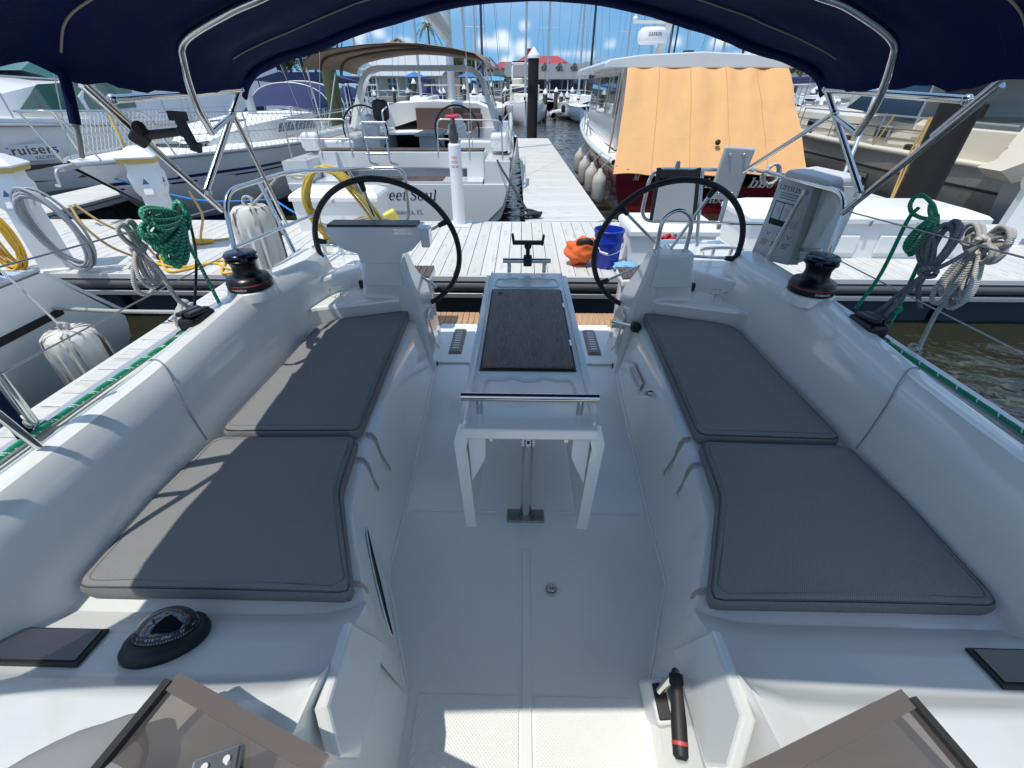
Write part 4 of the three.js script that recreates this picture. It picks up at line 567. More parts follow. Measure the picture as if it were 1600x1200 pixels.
{ const p = thing('fire_hose_valve', 'white standpipe with red wheel valve on the dock', 'fire hydrant', [-0.885, DK, -6.12]);
  mesh('pipe', [lathe([[0.085, 0], [0.078, 0.96], [0.07, 0.985], [0, 0.985]], [0, 0, 0], 32)], M.plasticWhite, p);
  mesh('base_plate', [rbox(0.34, 0.02, 0.3, 0.006, [0, 0.01, 0])], M.plasticWhite, p);
  mesh('valve_body', [lathe([[0.04, 0.98], [0.045, 1.0], [0.058, 1.02], [0.058, 1.09], [0.042, 1.11], [0.042, 1.18], [0.03, 1.19], [0.025, 1.25], [0, 1.25]], [0, 0, 0], 20)], std(new THREE.Color(0.1, 0.085, 0.08), 0.5, 0.6), p);
  mesh('valve_wheel', [at(new THREE.TorusGeometry(0.075, 0.016, 8, 24), [0, 1.27, 0], [Math.PI / 2, 0, 0]), bar([-0.07, 1.27, 0], [0.07, 1.27, 0], 0.01), bar([0, 1.27, -0.07], [0, 1.27, 0.07], 0.01), bar([0, 1.24, 0], [0, 1.33, 0], 0.01)], std(new THREE.Color(0.6, 0.03, 0.07), 0.5), p);
  const g = new THREE.CylinderGeometry(0.0808, 0.0818, 0.17, 16, 1, true, -0.95, 1.9); g.translate(0, 0.78, 0);
  mesh('lettering', g, std(0xffffff, 0.5, 0, { map: writing(['FIRE', 'HOSE', 'VALVE'].map((t, i) => ({ t, f: 'bold 54px sans-serif', c: '#b3122c', x: 128, y: 40 + i * 58 })), 256, 200, '#dfe2e2') }), p); }
function dockBox(name, label, x0, x1, z0, z1, h, o = {}) {
  const p = thing(name, label, 'dock box', [(x0 + x1) / 2, DK, z0]), w = x1 - x0, d = z0 - z1;
  mesh('body', [loft([[0.97, 0], [1, h * 0.75]].map(([k, y]) => [[-w / 2 * k, y, -0.01], [w / 2 * k, y, -0.01], [w / 2 * k, y, -d], [-w / 2 * k, y, -d]]), { closed: true, caps: true, crease: 0.3 })], M.plasticWhite, p);
  mesh('lid', [loft([[1.03, h * 0.75, 0.03], [1.03, h * 0.84, 0.03], [1.0, h * 0.9, 0.0], [o.flat ?? 0.86, h, -0.12]].map(([k, y, f]) => [[-w / 2 * k, y, f], [w / 2 * k, y, f], [w / 2 * k, y, -d - f], [-w / 2 * k, y, -d - f]]), { closed: true, caps: true, crease: 0.3 })], phy(new THREE.Color(0.8, 0.8, 0.79), { roughness: 0.35 }), p);
  if (o.panel) for (const f of o.panel) mesh('front_panel', [rbox(w * f[1], h * 0.38, 0.03, 0.012, [w * f[0], h * 0.3, 0.005])], M.plasticWhite, p);
  mesh('latch', [rbox(0.03, 0.06, 0.02, 0.005, [0, h * 0.76, 0.04])], M.steelFar, p);
  if (o.screws) for (let i = 0; i < 5; i++) mesh('screw', [ball(0.012, [w * (-0.4 + i * 0.2), h * 0.79, 0.032], 8)], M.steelFar, p);
  return p; }
dockBox('dock_box', 'long white dock box behind the starboard quarter ropes', 2.42, 4.85, -4.8, -5.55, 0.5, { panel: [[-0.22, 0.42], [0.26, 0.36]], screws: 1 });
dockBox('dock_box', 'white dock box behind the starboard wheel', 1.06, 1.92, -4.42, -5.0, 0.45, {});
dockBox('dock_box', 'white dock box with grey front behind the port wheel', -2.95, -1.86, -5.75, -6.25, 0.5, {});
{ const b = thing('bucket', 'blue plastic bucket standing on the dock edge', 'bucket', [0.86, DK, -4.5]);
  mesh('pail', [lathe([[0, 0], [0.125, 0], [0.14, 0.25], [0.15, 0.255], [0.15, 0.28], [0.143, 0.285], [0.146, 0.36], [0.155, 0.362], [0.155, 0.378], [0.14, 0.378], [0.12, 0.03], [0, 0.03]], [0, 0, 0], 36)], phy(new THREE.Color(0.006, 0.04, 0.42), { roughness: 0.35 }), b);
  mesh('handle', [tube([[0.15, 0.3, 0.02], [0.12, 0.22, 0.13], [0.02, 0.17, 0.17], [-0.08, 0.18, 0.15], [-0.15, 0.3, 0.02]], 0.0035)], M.steelFar, b); mesh('handle_grip', [bar([-0.02, 0.172, 0.168], [-0.1, 0.19, 0.14], 0.01)], M.plasticWhite, b); }
{ const g = new THREE.SphereGeometry(1, 40, 26), p = g.attributes.position; for (let i = 0; i < p.count; i++) { const v = new THREE.Vector3().fromBufferAttribute(p, i), k = 1 + 0.8 * (fbm(v.x * 2.2 + 4, v.y * 2.2, v.z * 2.2, 4) - 0.5) + 0.04 * Math.sin(v.y * 7 + v.x * 9); p.setXYZ(i, v.x * 0.17 * k, v.y * 0.14 * k, v.z * 0.13 * k); } g.computeVertexNormals();
  const o = thing('life_jacket', 'orange life jacket leaning against the blue bucket', 'life jacket', [0.6, DK, -4.55]); mesh('shell', at(g, [0, 0.14, 0], [0.2, 0.2, 0.5]), std(new THREE.Color(0.72, 0.14, 0.03), 0.8), o); mesh('collar_lining', [at(new THREE.TorusGeometry(0.06, 0.03, 10, 24), [0.02, 0.24, 0.06], [1.0, 0, 0.2])], M.black, o); }
single('rag', (() => { const g = new THREE.SphereGeometry(0.09, 24, 14), p = g.attributes.position; for (let i = 0; i < p.count; i++) { const k = 1 + 0.7 * (noise(p.getX(i) * 30, p.getY(i) * 30, p.getZ(i) * 30) - 0.5); p.setXYZ(i, p.getX(i) * k * 1.2, p.getY(i) * k * 0.6, p.getZ(i) * k); } g.computeVertexNormals(); return at(g, [1.03, DK + 0.045, -4.33]); })(), std(new THREE.Color(0.2, 0.45, 0.66), 0.9), 'crumpled light blue rag beside the bucket', 'rag');
single('rag', (() => { const g = new THREE.TorusKnotGeometry(0.05, 0.018, 60, 6, 2, 5); return at(g, [1.42, DK + 0.28, -4.38], [0, 0, 0.3]); })(), std(new THREE.Color(0.5, 0.02, 0.03), 0.8), 'small red strap knot on the dock box front', 'strap');
single('blue_rope', [tube([[-3.55, 0.75, -6.45], [-3.2, 0.62, -6.25], [-2.95, 0.6, -6.1], [-2.8, 0.53, -5.9]], 0.013), loops([-2.98, 0.62, -6.15], 0.1, 0.06, 5, 0.013, { s: 4, depth: 0.08 }), tube([[-5.9, 1.0, -6.6], [-4.6, 0.75, -6.4], [-3.55, 0.75, -6.45]], 0.011)], M.ropeBlue, 'bright blue rope knotted at the far dock edge', 'rope');
{ const b = thing('rope_float', 'yellow marker with a hose loop beside the port dock box', 'marker', [-1.681, 0.663, -5.65]); mesh('head', [rbox(0.16, 0.15, 0.12, 0.03, [0, 0.05, 0], [0, 0.3, 0.4])], std(new THREE.Color(0.72, 0.6, 0.12), 0.6), b); mesh('foot', [cylY(0.04, 0.09, 0.14, [0, -0.08, 0])], std(new THREE.Color(0.5, 0.4, 0.1), 0.7), b); }
single('dock_hose', [loops([[-1.862, 0.645, -5.5][0], DK + 0.14, [-1.862, 0.645, -5.5][2]], 0.26, 0.13, 4, 0.016, { s: 6, depth: 0.06, rot: [0.4, 0, 0] })], std(new THREE.Color(0.3, 0.24, 0.15), 0.6), 'brown hose looped in front of the port dock box', 'hose');
// yellow hose hung on the port pushpit
{ const h = thing('yellow_hose', 'yellow hose coil hanging over the port pushpit rail', 'hose'); const c = [-1.501, 1.578, -3.3], list = [];
  for (let k = 0; k < 10; k++) { const w = 0.19 + 0.05 * hash3(k, 1, 1), H = 0.56 + 0.12 * hash3(k, 2, 1), q = []; for (let i = 0; i <= 36; i++) { const a = i / 36 * Math.PI * 2, t = (1 - Math.cos(a)) / 2; q.push([c[0] + 0.1 + Math.sin(a) * w * (0.8 + 0.5 * t) + 0.04 * (k / 10 - 0.5) + 0.18 * t * t, c[1] + 0.03 - H * t - 0.02 * hash3(k, 3, 1), c[2] + 0.05 * Math.sin(a + k) + (k - 5) * 0.006 + 0.04 * Math.cos(a)]); } list.push(tube(q, 0.0102, { closed: false, seg: 90, n: 7 })); }
  mesh('coil', list, M.hose, h); mesh('tail', [tube([[c[0] - 0.05, c[1] - 0.25, c[2] + 0.03], [c[0] - 0.02, c[1] - 0.5, c[2]], [c[0] - 0.03, c[1] - 0.8, c[2] - 0.05], [c[0] - 0.04, 0.52, c[2] - 1.0]], 0.0125)], M.hose, h);
  mesh('tie', [at(new THREE.TorusGeometry(0.05, 0.012, 8, 20), [c[0] - 0.12, c[1] - 0.04, c[2]], [1.2, 0, 0])], M.plasticWhite, h); }
// weathered fenders
M.fender = std(0xffffff, 0.75, 0, { map: tex(256, 256, (u, v) => { const st = sstep(0.5, 0.72, fbm(u * 20, v * 3.5, 6, 4, 20)) * (Math.abs(((u * 14) % 1) - 0.5) < 0.3 ? 1 : 0.25); return mix([0.82, 0.81, 0.78], [0.27, 0.26, 0.24], st); }) });
function fender(pos, r, h, label, up, grp) { const f = thing('fender', label, 'fender', pos, 0, grp); const n = 56, sec = [];
  for (const [y, k, rib] of [[0, 0.35, 0], [0.03, 0.8, 0], [0.09, 1, 0.2], [0.16, 1, 1], [h - 0.16, 1, 1], [h - 0.09, 1, 0.2], [h - 0.03, 0.95, 0], [h, 0.75, 0], [h + 0.005, 0.3, 0]]) sec.push(Array.from({ length: n }, (_, i) => { const a = i / n * Math.PI * 2, R = r * k * (1 + 0.07 * rib * Math.cos(a * 14)); return [Math.cos(a) * R, y, Math.sin(a) * R]; }));
  mesh('body', loft(sec, { closed: true, caps: true, crease: 0.7, unit: true }), M.fender, f); if (up) mesh('lanyard', [tube([[0, h - 0.01, 0], [up[0] * 0.5 + 0.01, h + up[1] * 0.5, up[2] * 0.5], [up[0], h + up[1], up[2]]], 0.008), loops([0, h + 0.03, 0], 0.03, 0.03, 2, 0.008, { s: 1, depth: 0.02 })], M.ropeGrey, f); return f; }
fender([-1.8, 0.86, -2.92], 0.128, 0.56, 'weathered white ribbed fender hanging from the port pushpit', [0.28, 0.2, 0.02]);
fender([-3.2, 0.08, -2.62], 0.16, 0.58, 'weathered white ribbed fender between the near hull and finger dock', [-0.35, 0.5, -0.1]);

// ---------- loose gear on our boat ----------
function ropeThing(label, parts) { const t = thing('rope', label, 'rope'); for (const [n, g, m] of parts) mesh(n, g, m, t); return t; }
// strands of rope running from a hitch out to a bight and back, fanned between two bights
function fan(K, tips, r, n, spread, sd) { const out = []; let q = 0; for (const T of tips) for (let i = 0; i < n; i++) { q++; const k = V(K), t = V(T), j = (m) => (hash3(q, m, sd) - 0.5); t.add(new THREE.Vector3(j(1), j(2), j(3)).multiplyScalar(spread * 0.7)); k.add(new THREE.Vector3(j(4), j(5), j(6)).multiplyScalar(spread * 0.35)); const d = t.clone().sub(k), side = d.clone().cross(new THREE.Vector3(0.8 + j(7), 0.2, j(8))).setLength(spread * (0.45 + 0.5 * hash3(q, 9, sd))), off = new THREE.Vector3(j(10), j(11), j(12)).multiplyScalar(spread * 0.5); const P = (f, w) => k.clone().addScaledVector(d, f).addScaledVector(side, w).addScaledVector(off, f); out.push(tube([P(0, 0), P(0.35, 0.7), P(0.75, 0.9), P(0.96, 0.5), P(1.0, 0), P(0.96, -0.5), P(0.75, -0.9), P(0.35, -0.7), P(0, 0)], r, { seg: 44, n: 6 })); } return out; }
{ const K = [-1.55, 1.584, -1.98];
  ropeThing('green flecked rope coil hung on the port lifeline', [['coil', fan(K, [[-1.56, 1.61, -1.782], [-1.56, 1.574, -1.744], [-1.56, 1.524, -1.761], [-1.56, 1.482, -1.794]], 0.0085, 4, 0.05, 3), M.ropeGreen], ['lower_loop', [...fan(K, [[-1.55, 1.439, -1.791], [-1.55, 1.402, -1.85]], 0.0085, 4, 0.045, 5), loops(K, 0.02, 0.05, 4, 0.0085, { s: 4, depth: 0.03, rot: [0, 0.5, 0] })], M.ropeGreen], ['tail', [tube([K, [-1.55, 1.492, -1.946], [-1.53, 1.336, -1.942], [-1.5, 1.172, -1.923]], 0.008)], M.ropeGreen]]);
  const E = [-1.62, 1.504, -1.756];
  ropeThing('grey rope hanging in long loops left of the green coil', [['loop', [...fan(E, [[-1.62, 1.613, -1.707], [-1.62, 1.61, -1.781]], 0.0085, 2, 0.032, 7), ...fan(E, [[-1.6, 1.342, -1.673], [-1.6, 1.373, -1.723]], 0.0085, 2, 0.05, 8), loops(E, 0.022, 0.015, 2, 0.0095, { s: 2, depth: 0.03, rot: [0, 0.5, 0.2] })], M.ropeGrey], ['tail', [tube([E, [-1.57, 1.405, -1.75], [-1.55, 1.272, -1.755], [-1.5, 1.182, -1.801]], 0.0095)], M.ropeGrey]]);
  tag(mesh('strap', [tube([[-1.555, 1.545, -2.02], [-1.55, 1.4, -1.96], [-1.54, 1.2, -1.8]], 0.006)], M.black), 'black strap from the lifeline down to the port rope clutch', 'strap');
  for (const s of [-1, 1]) tag(mesh('rope', tube([[s * 1.575, 1.155, 0.4], [s * 1.572, 1.152, -0.6], [s * 1.56, 1.15, -1.3], [s * 1.5, 1.17, -1.66]], 0.0085, { seg: 60 }), M.ropeGreen), s < 0 ? 'green flecked line along the port toe rail' : 'green flecked line along the starboard toe rail', 'rope');
}
{ const K = [1.58, 1.639, -1.789], Q = [1.72, 1.559, -1.693], W = [1.58, 1.451, -1.695];
  ropeThing('green flecked rope doubled over the starboard lifeline', [['bundle', fan(K, [[1.58, 1.488, -1.839], [1.58, 1.508, -1.824]], 0.008, 4, 0.035, 13), M.ropeGreen], ['loop', fan(K, [[1.58, 1.644, -1.892], [1.58, 1.637, -1.859]], 0.008, 1, 0.05, 14), M.ropeGreen], ['strand', [tube([[1.58, 1.651, -1.883], [1.57, 1.596, -1.894], [1.54, 1.375, -1.86], [1.5, 1.219, -1.854]], 0.0075, { seg: 40 }), tube([K, [1.58, 1.531, -1.758], [1.58, 1.403, -1.746], [1.58, 1.279, -1.736], [1.58, 1.201, -1.735]], 0.0075, { seg: 40 }), ball(0.017, [1.58, 1.271, -1.734], 10)], M.ropeGreen]]);
  ropeThing('pale grey rope bundle tied in a fan on the starboard lifeline', [['upper_fan', [...fan(Q, [[1.72, 1.54, -1.758], [1.72, 1.588, -1.78]], 0.0088, 3, 0.045, 23), ...fan(Q, [[1.72, 1.619, -1.62], [1.72, 1.592, -1.613], [1.72, 1.518, -1.623]], 0.0088, 3, 0.045, 24)], M.ropeGrey], ['long_loop', [...fan(Q, [[1.72, 1.319, -1.716], [1.72, 1.318, -1.667], [1.72, 1.364, -1.637]], 0.0088, 3, 0.045, 25), loops(Q, 0.02, 0.03, 4, 0.0088, { s: 6, depth: 0.03, rot: [0, -0.7, 0.3] })], M.ropeGrey], ['tail', [tube([[1.72, 1.334, -1.681], [1.72, 1.29, -1.703], [1.72, 1.185, -1.698], [1.72, 1.096, -1.686]], 0.0088, { seg: 40 }), loops([1.72, 1.094, -1.7], 0.016, 0.016, 3, 0.0085, { s: 3, depth: 0.02 })], M.ropeGrey]]);
  ropeThing('dark grey rope hitched between the two starboard bundles', [['bundle', [...fan(W, [[1.59, 1.639, -1.717], [1.59, 1.622, -1.722]], 0.0088, 2, 0.035, 33), ...fan(W, [[1.58, 1.558, -1.777]], 0.0088, 2, 0.045, 34)], M.ropeDark], ['knot', [loops(W, 0.024, 0.02, 4, 0.0088, { s: 66, depth: 0.03, rot: [0, -0.7, 0] })], M.ropeDark], ['tail', [tube([W, [1.56, 1.351, -1.736], [1.53, 1.239, -1.77], [1.5, 1.176, -1.809]], 0.0088), tube([W, [1.56, 1.338, -1.72], [1.53, 1.218, -1.738], [1.5, 1.17, -1.783]], 0.0088), tube([W, [1.58, 1.382, -1.696], [1.58, 1.317, -1.641]], 0.0088), tube([W, [1.59, 1.499, -1.647], Q], 0.0088)], M.ropeDark]]);
}
{ // rescue sling bag on the starboard rail
  const t = thing('rescue_bag', 'white printed rescue sling bag hanging on the starboard pushpit', 'bag');
  const A = [1.471, 1.647, -2.78], B = [1.581, 1.626, -2.62], C = [1.565, 1.179, -2.56], D = [1.417, 1.174, -2.74], E = [1.609, 1.635, -2.42], F = [1.607, 1.254, -2.44];
  const lerp3 = (p, q, k) => [0, 1, 2].map((i) => lerp(p[i], q[i], k)), out = (p, k) => [p[0] + k, p[1], p[2] - k * 0.5];
  const rows = []; for (let i = 0; i <= 12; i++) { const v = i / 12, bul = 0.02 * Math.sin(v * Math.PI); const l = lerp3(A, D, v), m = lerp3(B, C, v), r = lerp3(E, F, v); const row = []; for (let j = 0; j <= 8; j++) { const p = lerp3(l, m, j / 8); row.push([p[0] - bul * Math.sin(j / 8 * Math.PI) * 0.6, p[1], p[2] + bul * (0.5 + Math.sin(j / 8 * Math.PI))]); } for (let j = 1; j <= 5; j++) { const p = lerp3(m, r, j / 5); row.push([p[0] - 0.012 * Math.sin(j * 2 + v * 6), p[1], p[2] + bul]); } for (const [p, k] of [[r, 0.12], [l, 0.14]]) row.push([p[0] + k, p[1], p[2] - 0.02]); rows.push(row); }
  mesh('shell', loft(rows, { closed: true, caps: true, crease: 0.7 }), std(new THREE.Color(0.56, 0.57, 0.55), 0.75, 0, { bumpMap: clothBump, bumpScale: 0.006 }), t);
  const ln = [{ t: '⛑LIFESLING®', f: 'bold 34px serif', x: 128, y: 70 }]; ln[0].t = 'LIFESLING®';
  for (let i = 0; i < 3; i++) ln.push({ r: [40, 96 + i * 14, 170 - i * 20, 4], fill: 1, c: '#444' });
  ln.push({ r: [30, 150, 64, 120], c: '#15161a', w: 6 }, { r: [94, 150, 64, 120], c: '#15161a', w: 6 }, { r: [30, 250, 128, 36], fill: 1, c: '#15161a' }, { r: [176, 166, 52, 70], c: '#888', w: 2 });
  for (let i = 0; i < 5; i++) ln.push({ p: [[40 + i * 9, 180 + i * 12], [60 + i * 4, 170 + i * 15], [78, 200 + i * 8]], c: '#777', w: 2 }, { p: [[104 + i * 6, 176 + i * 14], [130, 190 + i * 10], [148 - i * 3, 180 + i * 13]], c: '#777', w: 2 }, { r: [176, 246 + i * 9, 50, 3], fill: 1, c: '#666' });
  for (let c = 0; c < 3; c++) { ln.push({ r: [26 + c * 70, 310, 60, 60], c: '#999', w: 2 }, { p: [[40 + c * 70, 325], [56 + c * 70, 350], [70 + c * 70, 330]], c: '#333', w: 4 }); for (let i = 0; i < 4; i++) ln.push({ r: [26 + c * 70, 382 + i * 10, 56 - i * 6, 4], fill: 1, c: '#555' }); }
  const pr = []; for (let i = 0; i <= 12; i++) pr.push(rows[i].slice(0, 9).map((p) => [p[0] - 0.003, p[1], p[2] + 0.006]));
  mesh('printed_flap', loft(pr, { crease: 0, unit: true }), std(0xffffff, 0.7, 0, { map: (() => { const w = writing(ln, 256, 512, '#c3c6c6'); w.flipY = false; return w; })() }), t);
  mesh('webbing', [beam(lerp3(B, E, 0.25).map((v, i) => v + [-0.015, 0, 0.015][i]), lerp3(C, F, 0.25).map((v, i) => v + [-0.015, 0, 0.02][i]), 0.05, 0.006, [0, 0, 1])], std(new THREE.Color(0.3, 0.28, 0.25), 0.9), t);
  mesh('top_flap', [rbox(0.2, 0.05, 0.34, 0.024, [lerp(A[0], E[0], 0.5) + 0.05, A[1] + 0.005, lerp(A[2], E[2], 0.5)], [0, 0.15, 0.1], 4)], std(new THREE.Color(0.58, 0.6, 0.62), 0.8, 0, { bumpMap: clothBump, bumpScale: 0.006 }), t);
}
{ const p = thing('phone_mount', 'black phone holder clamped on the aft table rail', 'phone holder', [0.005, 1.215, -2.5]);
  mesh('clamp', [rbox(0.05, 0.06, 0.045, 0.008, [0, 0.0, 0])], M.black, p); mesh('stem', [cylY(0.012, 0.012, 0.07, [0, 0.06, 0]), ball(0.022, [0, 0.085, 0], 14)], M.black, p);
  mesh('cradle', [rbox(0.17, 0.022, 0.03, 0.006, [0, 0.105, 0]), rbox(0.014, 0.06, 0.03, 0.005, [-0.085, 0.125, 0], [0, 0, 0.15]), rbox(0.014, 0.06, 0.03, 0.005, [0.085, 0.12, 0], [0, 0, -0.15])], M.black, p); }
{ const p = thing('tablet_mount', 'black swing arm holder clamped on the port bimini brace', 'tablet holder'); const a = V([-1.478, 1.902, -1.845]), b = V([-1.301, 1.918, -1.83]), c = V([-1.277, 1.966, -1.8]), d = V([-1.243, 1.867, -1.78]);
  mesh('clamp', [at(rbox(0.06, 0.06, 0.06, 0.014), a.toArray(), [0.4, 0.3, 0.7]), bar([a.x, a.y + 0.02, a.z], [a.x + 0.03, a.y + 0.03, a.z + 0.03], 0.022)], M.black, p); mesh('arm', [bar(a.toArray(), b.toArray(), 0.017, 0.014), ball(0.02, b.toArray())], M.black, p);
  mesh('cradle', [beam(c.toArray(), [lerp(c.x, d.x, 0.8), lerp(c.y, d.y, 0.85), lerp(c.z, d.z, 0.8)], 0.03, 0.016, [0, 0, 1]), beam([c.x - 0.03, c.y + 0.004, c.z], [c.x + 0.03, c.y, c.z], 0.02, 0.03), beam([lerp(c.x, d.x, 0.7), d.y + 0.01, d.z], [d.x + 0.02, d.y, d.z], 0.02, 0.03)], M.black, p); }
tag(mesh('rope', [loops([1.552, 1.6, -3.05], 0.05, 0.06, 4, 0.008, { s: 5, depth: 0.03 })], M.ropeGrey), 'short grey rope hitch on the starboard pushpit beside the rescue bag', 'rope');

// ---------- neighbouring boats (built where they lie, then re-based to their own waterline) ----------
function rebase(o, x, z) { for (const c of o.children) { c.position.x -= x; c.position.z -= z; } o.position.set(x, 0, z); return o; }
function hullOf(par, name, m, st, keel = -0.4, flareLow = 0.85) { // st: [z, centre x, half beam, sheer]
  const row = ([z, cx, b, sh, rake = 0]) => { const h = [[b, sh], [b * 0.99, sh * 0.75], [b * 0.965, sh * 0.45], [b * 0.92, sh * 0.18], [b * flareLow, -0.02], [b * 0.55, keel * 0.8], [0, keel]]; const zz = (y) => z + rake * (1 - Math.max(-0.3, y) / sh); return [...h.map(([x, y]) => [cx + x, y, zz(y)]), ...h.slice(0, -1).reverse().map(([x, y]) => [cx - x, y, zz(y)])]; };
  return mesh(name, [loft(st.map(row), { crease: 0.7, caps: true })], m, par);
}
const deckOf = (par, m, st, camber = 0.06, name = 'deck') => mesh(name, [loft(st.map(([z, cx, b, sh]) => [[cx - b, sh, z], [cx - b * 0.5, sh + camber * 0.75, z], [cx, sh + camber, z], [cx + b * 0.5, sh + camber * 0.75, z], [cx + b, sh, z]]), { crease: 0.6 })], m, par);
// a stripe that follows the hull's own skin at a share of its sheer height, standing proud of it
const stripeOf = (par, name, m, st, f0, f1, sides = [1, -1]) => { const k = (f) => f > 0.75 ? lerp(0.99, 1, (f - 0.75) / 0.25) : f > 0.45 ? lerp(0.965, 0.99, (f - 0.45) / 0.3) : f > 0.18 ? lerp(0.92, 0.965, (f - 0.18) / 0.27) : lerp(0.85, 0.92, Math.max(0, f) / 0.18); for (const s of sides) mesh(name, [loft(st.map(([z, cx, b, sh, rake = 0]) => [f0, f1].map((f) => [cx + s * (b * k(f) + 0.006), sh * f, z + rake * (1 - f)])), { crease: 0 })], m, par); };
M.hullWhite = phy(new THREE.Color(0.74, 0.75, 0.75), { roughness: 0.22, clearcoat: 0.5, clearcoatRoughness: 0.1 });
M.deckWhite = std(new THREE.Color(0.76, 0.76, 0.74), 0.6);
M.navyPaint = phy(new THREE.Color(0.012, 0.02, 0.1), { roughness: 0.25, clearcoat: 0.5 });
M.brownCloth = std(new THREE.Color(0.12, 0.085, 0.075), 0.9);
function wheelOn(par, p, R, turn = 0) { const g = group('steering_wheel', par); g.position.set(...p); g.rotation.set(0.15, turn, 0, 'YXZ'); mesh('rim', new THREE.TorusGeometry(R, 0.016, 8, 48), M.black, g); for (let k = 0; k < 5; k++) { const a = k * 1.2566 + 0.5; mesh('spoke', [bar([0, 0, 0.01], [Math.cos(a) * R, Math.sin(a) * R, 0], 0.009)], M.steelFar, g); } }
{ // A: cruising sailboat with tan bimini, stern to the dock
  const b = thing('cruising_sailboat', 'white sailboat with tan bimini moored stern to the dock behind the port wheel', 'sailboat');
  const cx = -2.16, st = [[-8.0, cx, 1.9, 1.04], [-9.2, cx, 1.98, 1.07], [-11.5, cx, 2.0, 1.12], [-14, cx, 1.75, 1.2], [-16.5, cx, 1.2, 1.28], [-19, cx, 0.5, 1.36], [-20.4, cx, 0.04, 1.42]];
  hullOf(b, 'hull', M.hullWhite, st.map((s, i) => i ? s : [-8.02, s[1], s[2], 0.72]), -0.4, 0.8);
  mesh('hull_quarter', [loft([-8.0, -8.6, -9.2].map((z) => [[cx + 1.9, 0.6, z], [cx + 1.92, 1.04, z], [cx + 1.5, 1.05, z], [cx + 1.48, 0.6, z]]), { closed: true, caps: true, crease: 0.4 })], M.hullWhite, b); mesh('hull_quarter', [loft([-8.0, -8.6, -9.2].map((z) => [[cx - 1.9, 0.6, z], [cx - 1.92, 1.04, z], [cx - 1.5, 1.05, z], [cx - 1.48, 0.6, z]]), { closed: true, caps: true, crease: 0.4 })], M.hullWhite, b);
  mesh('transom', [slab([[cx - 1.9, 0.7, -8.0], [cx - 1.8, 0.35, -8.0], [cx - 1.45, 0.02, -8.0], [cx - 0.9, -0.2, -8.0], [cx + 0.9, -0.2, -8.0], [cx + 1.45, 0.02, -8.0], [cx + 1.8, 0.35, -8.0], [cx + 1.9, 0.7, -8.0]], [0, 0, 1], 0.03, 0.008)], M.hullWhite, b);
  deckOf(b, M.deckWhite, st.slice(2), 0.05);
  const nm = new THREE.PlaneGeometry(1.25, 0.49); nm.translate(-2.1, 0.405, -7.966);
  mesh('transom_name', nm, std(0xffffff, 0.35, 0, { transparent: true, alphaTest: 0.4, map: writing([{ t: 'Sweet Soul', f: 'italic 92px serif', x: 256, y: 52, c: '#23252c' }, { t: 'Pensacola, FL', f: '40px serif', x: 262, y: 166, c: '#2c2e34' }], 512, 200) }), b);
  mesh('swim_step', [box(2.9, 0.04, 0.5, [cx, 0.71, -8.3])], M.hullWhite, b); for (let i = 0; i < 7; i++) mesh('teak_plank', boxUV(box(1.7, 0.014, 0.055, [cx - 0.1, 0.74, -8.12 - i * 0.06])), M.greyTeak, b);
  mesh('transom_bench', [rbox(2.95, 0.28, 0.4, 0.03, [cx, 1.0, -8.75]), box(0.3, 0.45, 0.3, [cx - 1.3, 0.9, -8.6]), box(0.3, 0.45, 0.3, [cx + 1.3, 0.9, -8.6])], M.hullWhite, b);
  for (let i = 0; i < 6; i++) mesh('teak_plank', boxUV(box(2.9, 0.014, 0.055, [cx, 1.149, -8.58 - i * 0.06])), M.greyTeak, b);
  for (const s of [-1, 1]) {
    mesh('cockpit_seat', [rbox(0.75, 0.75, 3.2, 0.06, [cx + s * 1.35, 0.9, -10.6]), rbox(0.35, 0.3, 3.6, 0.08, [cx + s * 1.72, 1.25, -10.6])], M.hullWhite, b);
    mesh('helm_pedestal', [rbox(0.34, 0.5, 0.26, 0.06, [cx + s * 0.85, 1.25, -9.75]), at(new THREE.SphereGeometry(0.13, 16, 10), [cx + s * 0.85, 1.52, -9.75])], M.hullWhite, b);
    wheelOn(b, [cx + s * 0.88, 1.38, -9.5], 0.42);
    const t0 = [cx + s * 1.5, 1.2, -8.3]; mesh('pushpit_rail', [rail([[cx + s * 1.8, 1.05, -8.15], [cx + s * 1.78, 1.62, -8.15], [cx + s * 0.75, 1.64, -8.12], [cx + s * 0.72, 1.1, -8.1]], 0.013, 0.08, { n: 6 }), bar([cx + s * 1.79, 1.35, -8.15], [cx + s * 0.73, 1.36, -8.11], 0.01), bar([cx + s * 1.8, 1.62, -8.15], [cx + s * 1.85, 1.64, -11.5], 0.011), bar([cx + s * 1.25, 1.05, -8.12], [cx + s * 1.25, 1.63, -8.13], 0.011)], M.steelFar, b);
    for (const z of [-9.6, -11.2, -13]) mesh('stanchion', [bar([cx + s * 1.88, 1.1, z], [cx + s * 1.86, 1.7, z], 0.012)], M.steelFar, b);
    for (const y of [1.66, 1.38]) mesh('lifeline', [bar([cx + s * 1.85, y, -8.3], [cx + s * 1.84, y + 0.03, -13], 0.006, 0.006, 5)], M.wire, b);
    mesh('winch', [lathe([[0.09, 0], [0.085, 0.07], [0.06, 0.1], [0.075, 0.16], [0, 0.17]], [cx + s * 1.6, 1.4, -11], 14)], M.black, b);
  }
  mesh('boarding_ladder', [[-0.17, 0], [0.17, 0]].map(([x]) => rail([[cx - 0.15 + x * 1.0, 0.98, -8.1], [cx - 0.25 + x, 1.02, -8.0], [cx - 0.3 + x, 1.75, -8.12], [cx - 0.24 + x, 1.8, -8.2]], 0.014, 0.06, { n: 6 })).concat([1.15, 1.38, 1.6].map((y) => rbox(0.4, 0.03, 0.07, 0.01, [cx - 0.27, y, -8.06]))), M.steelFar, b);
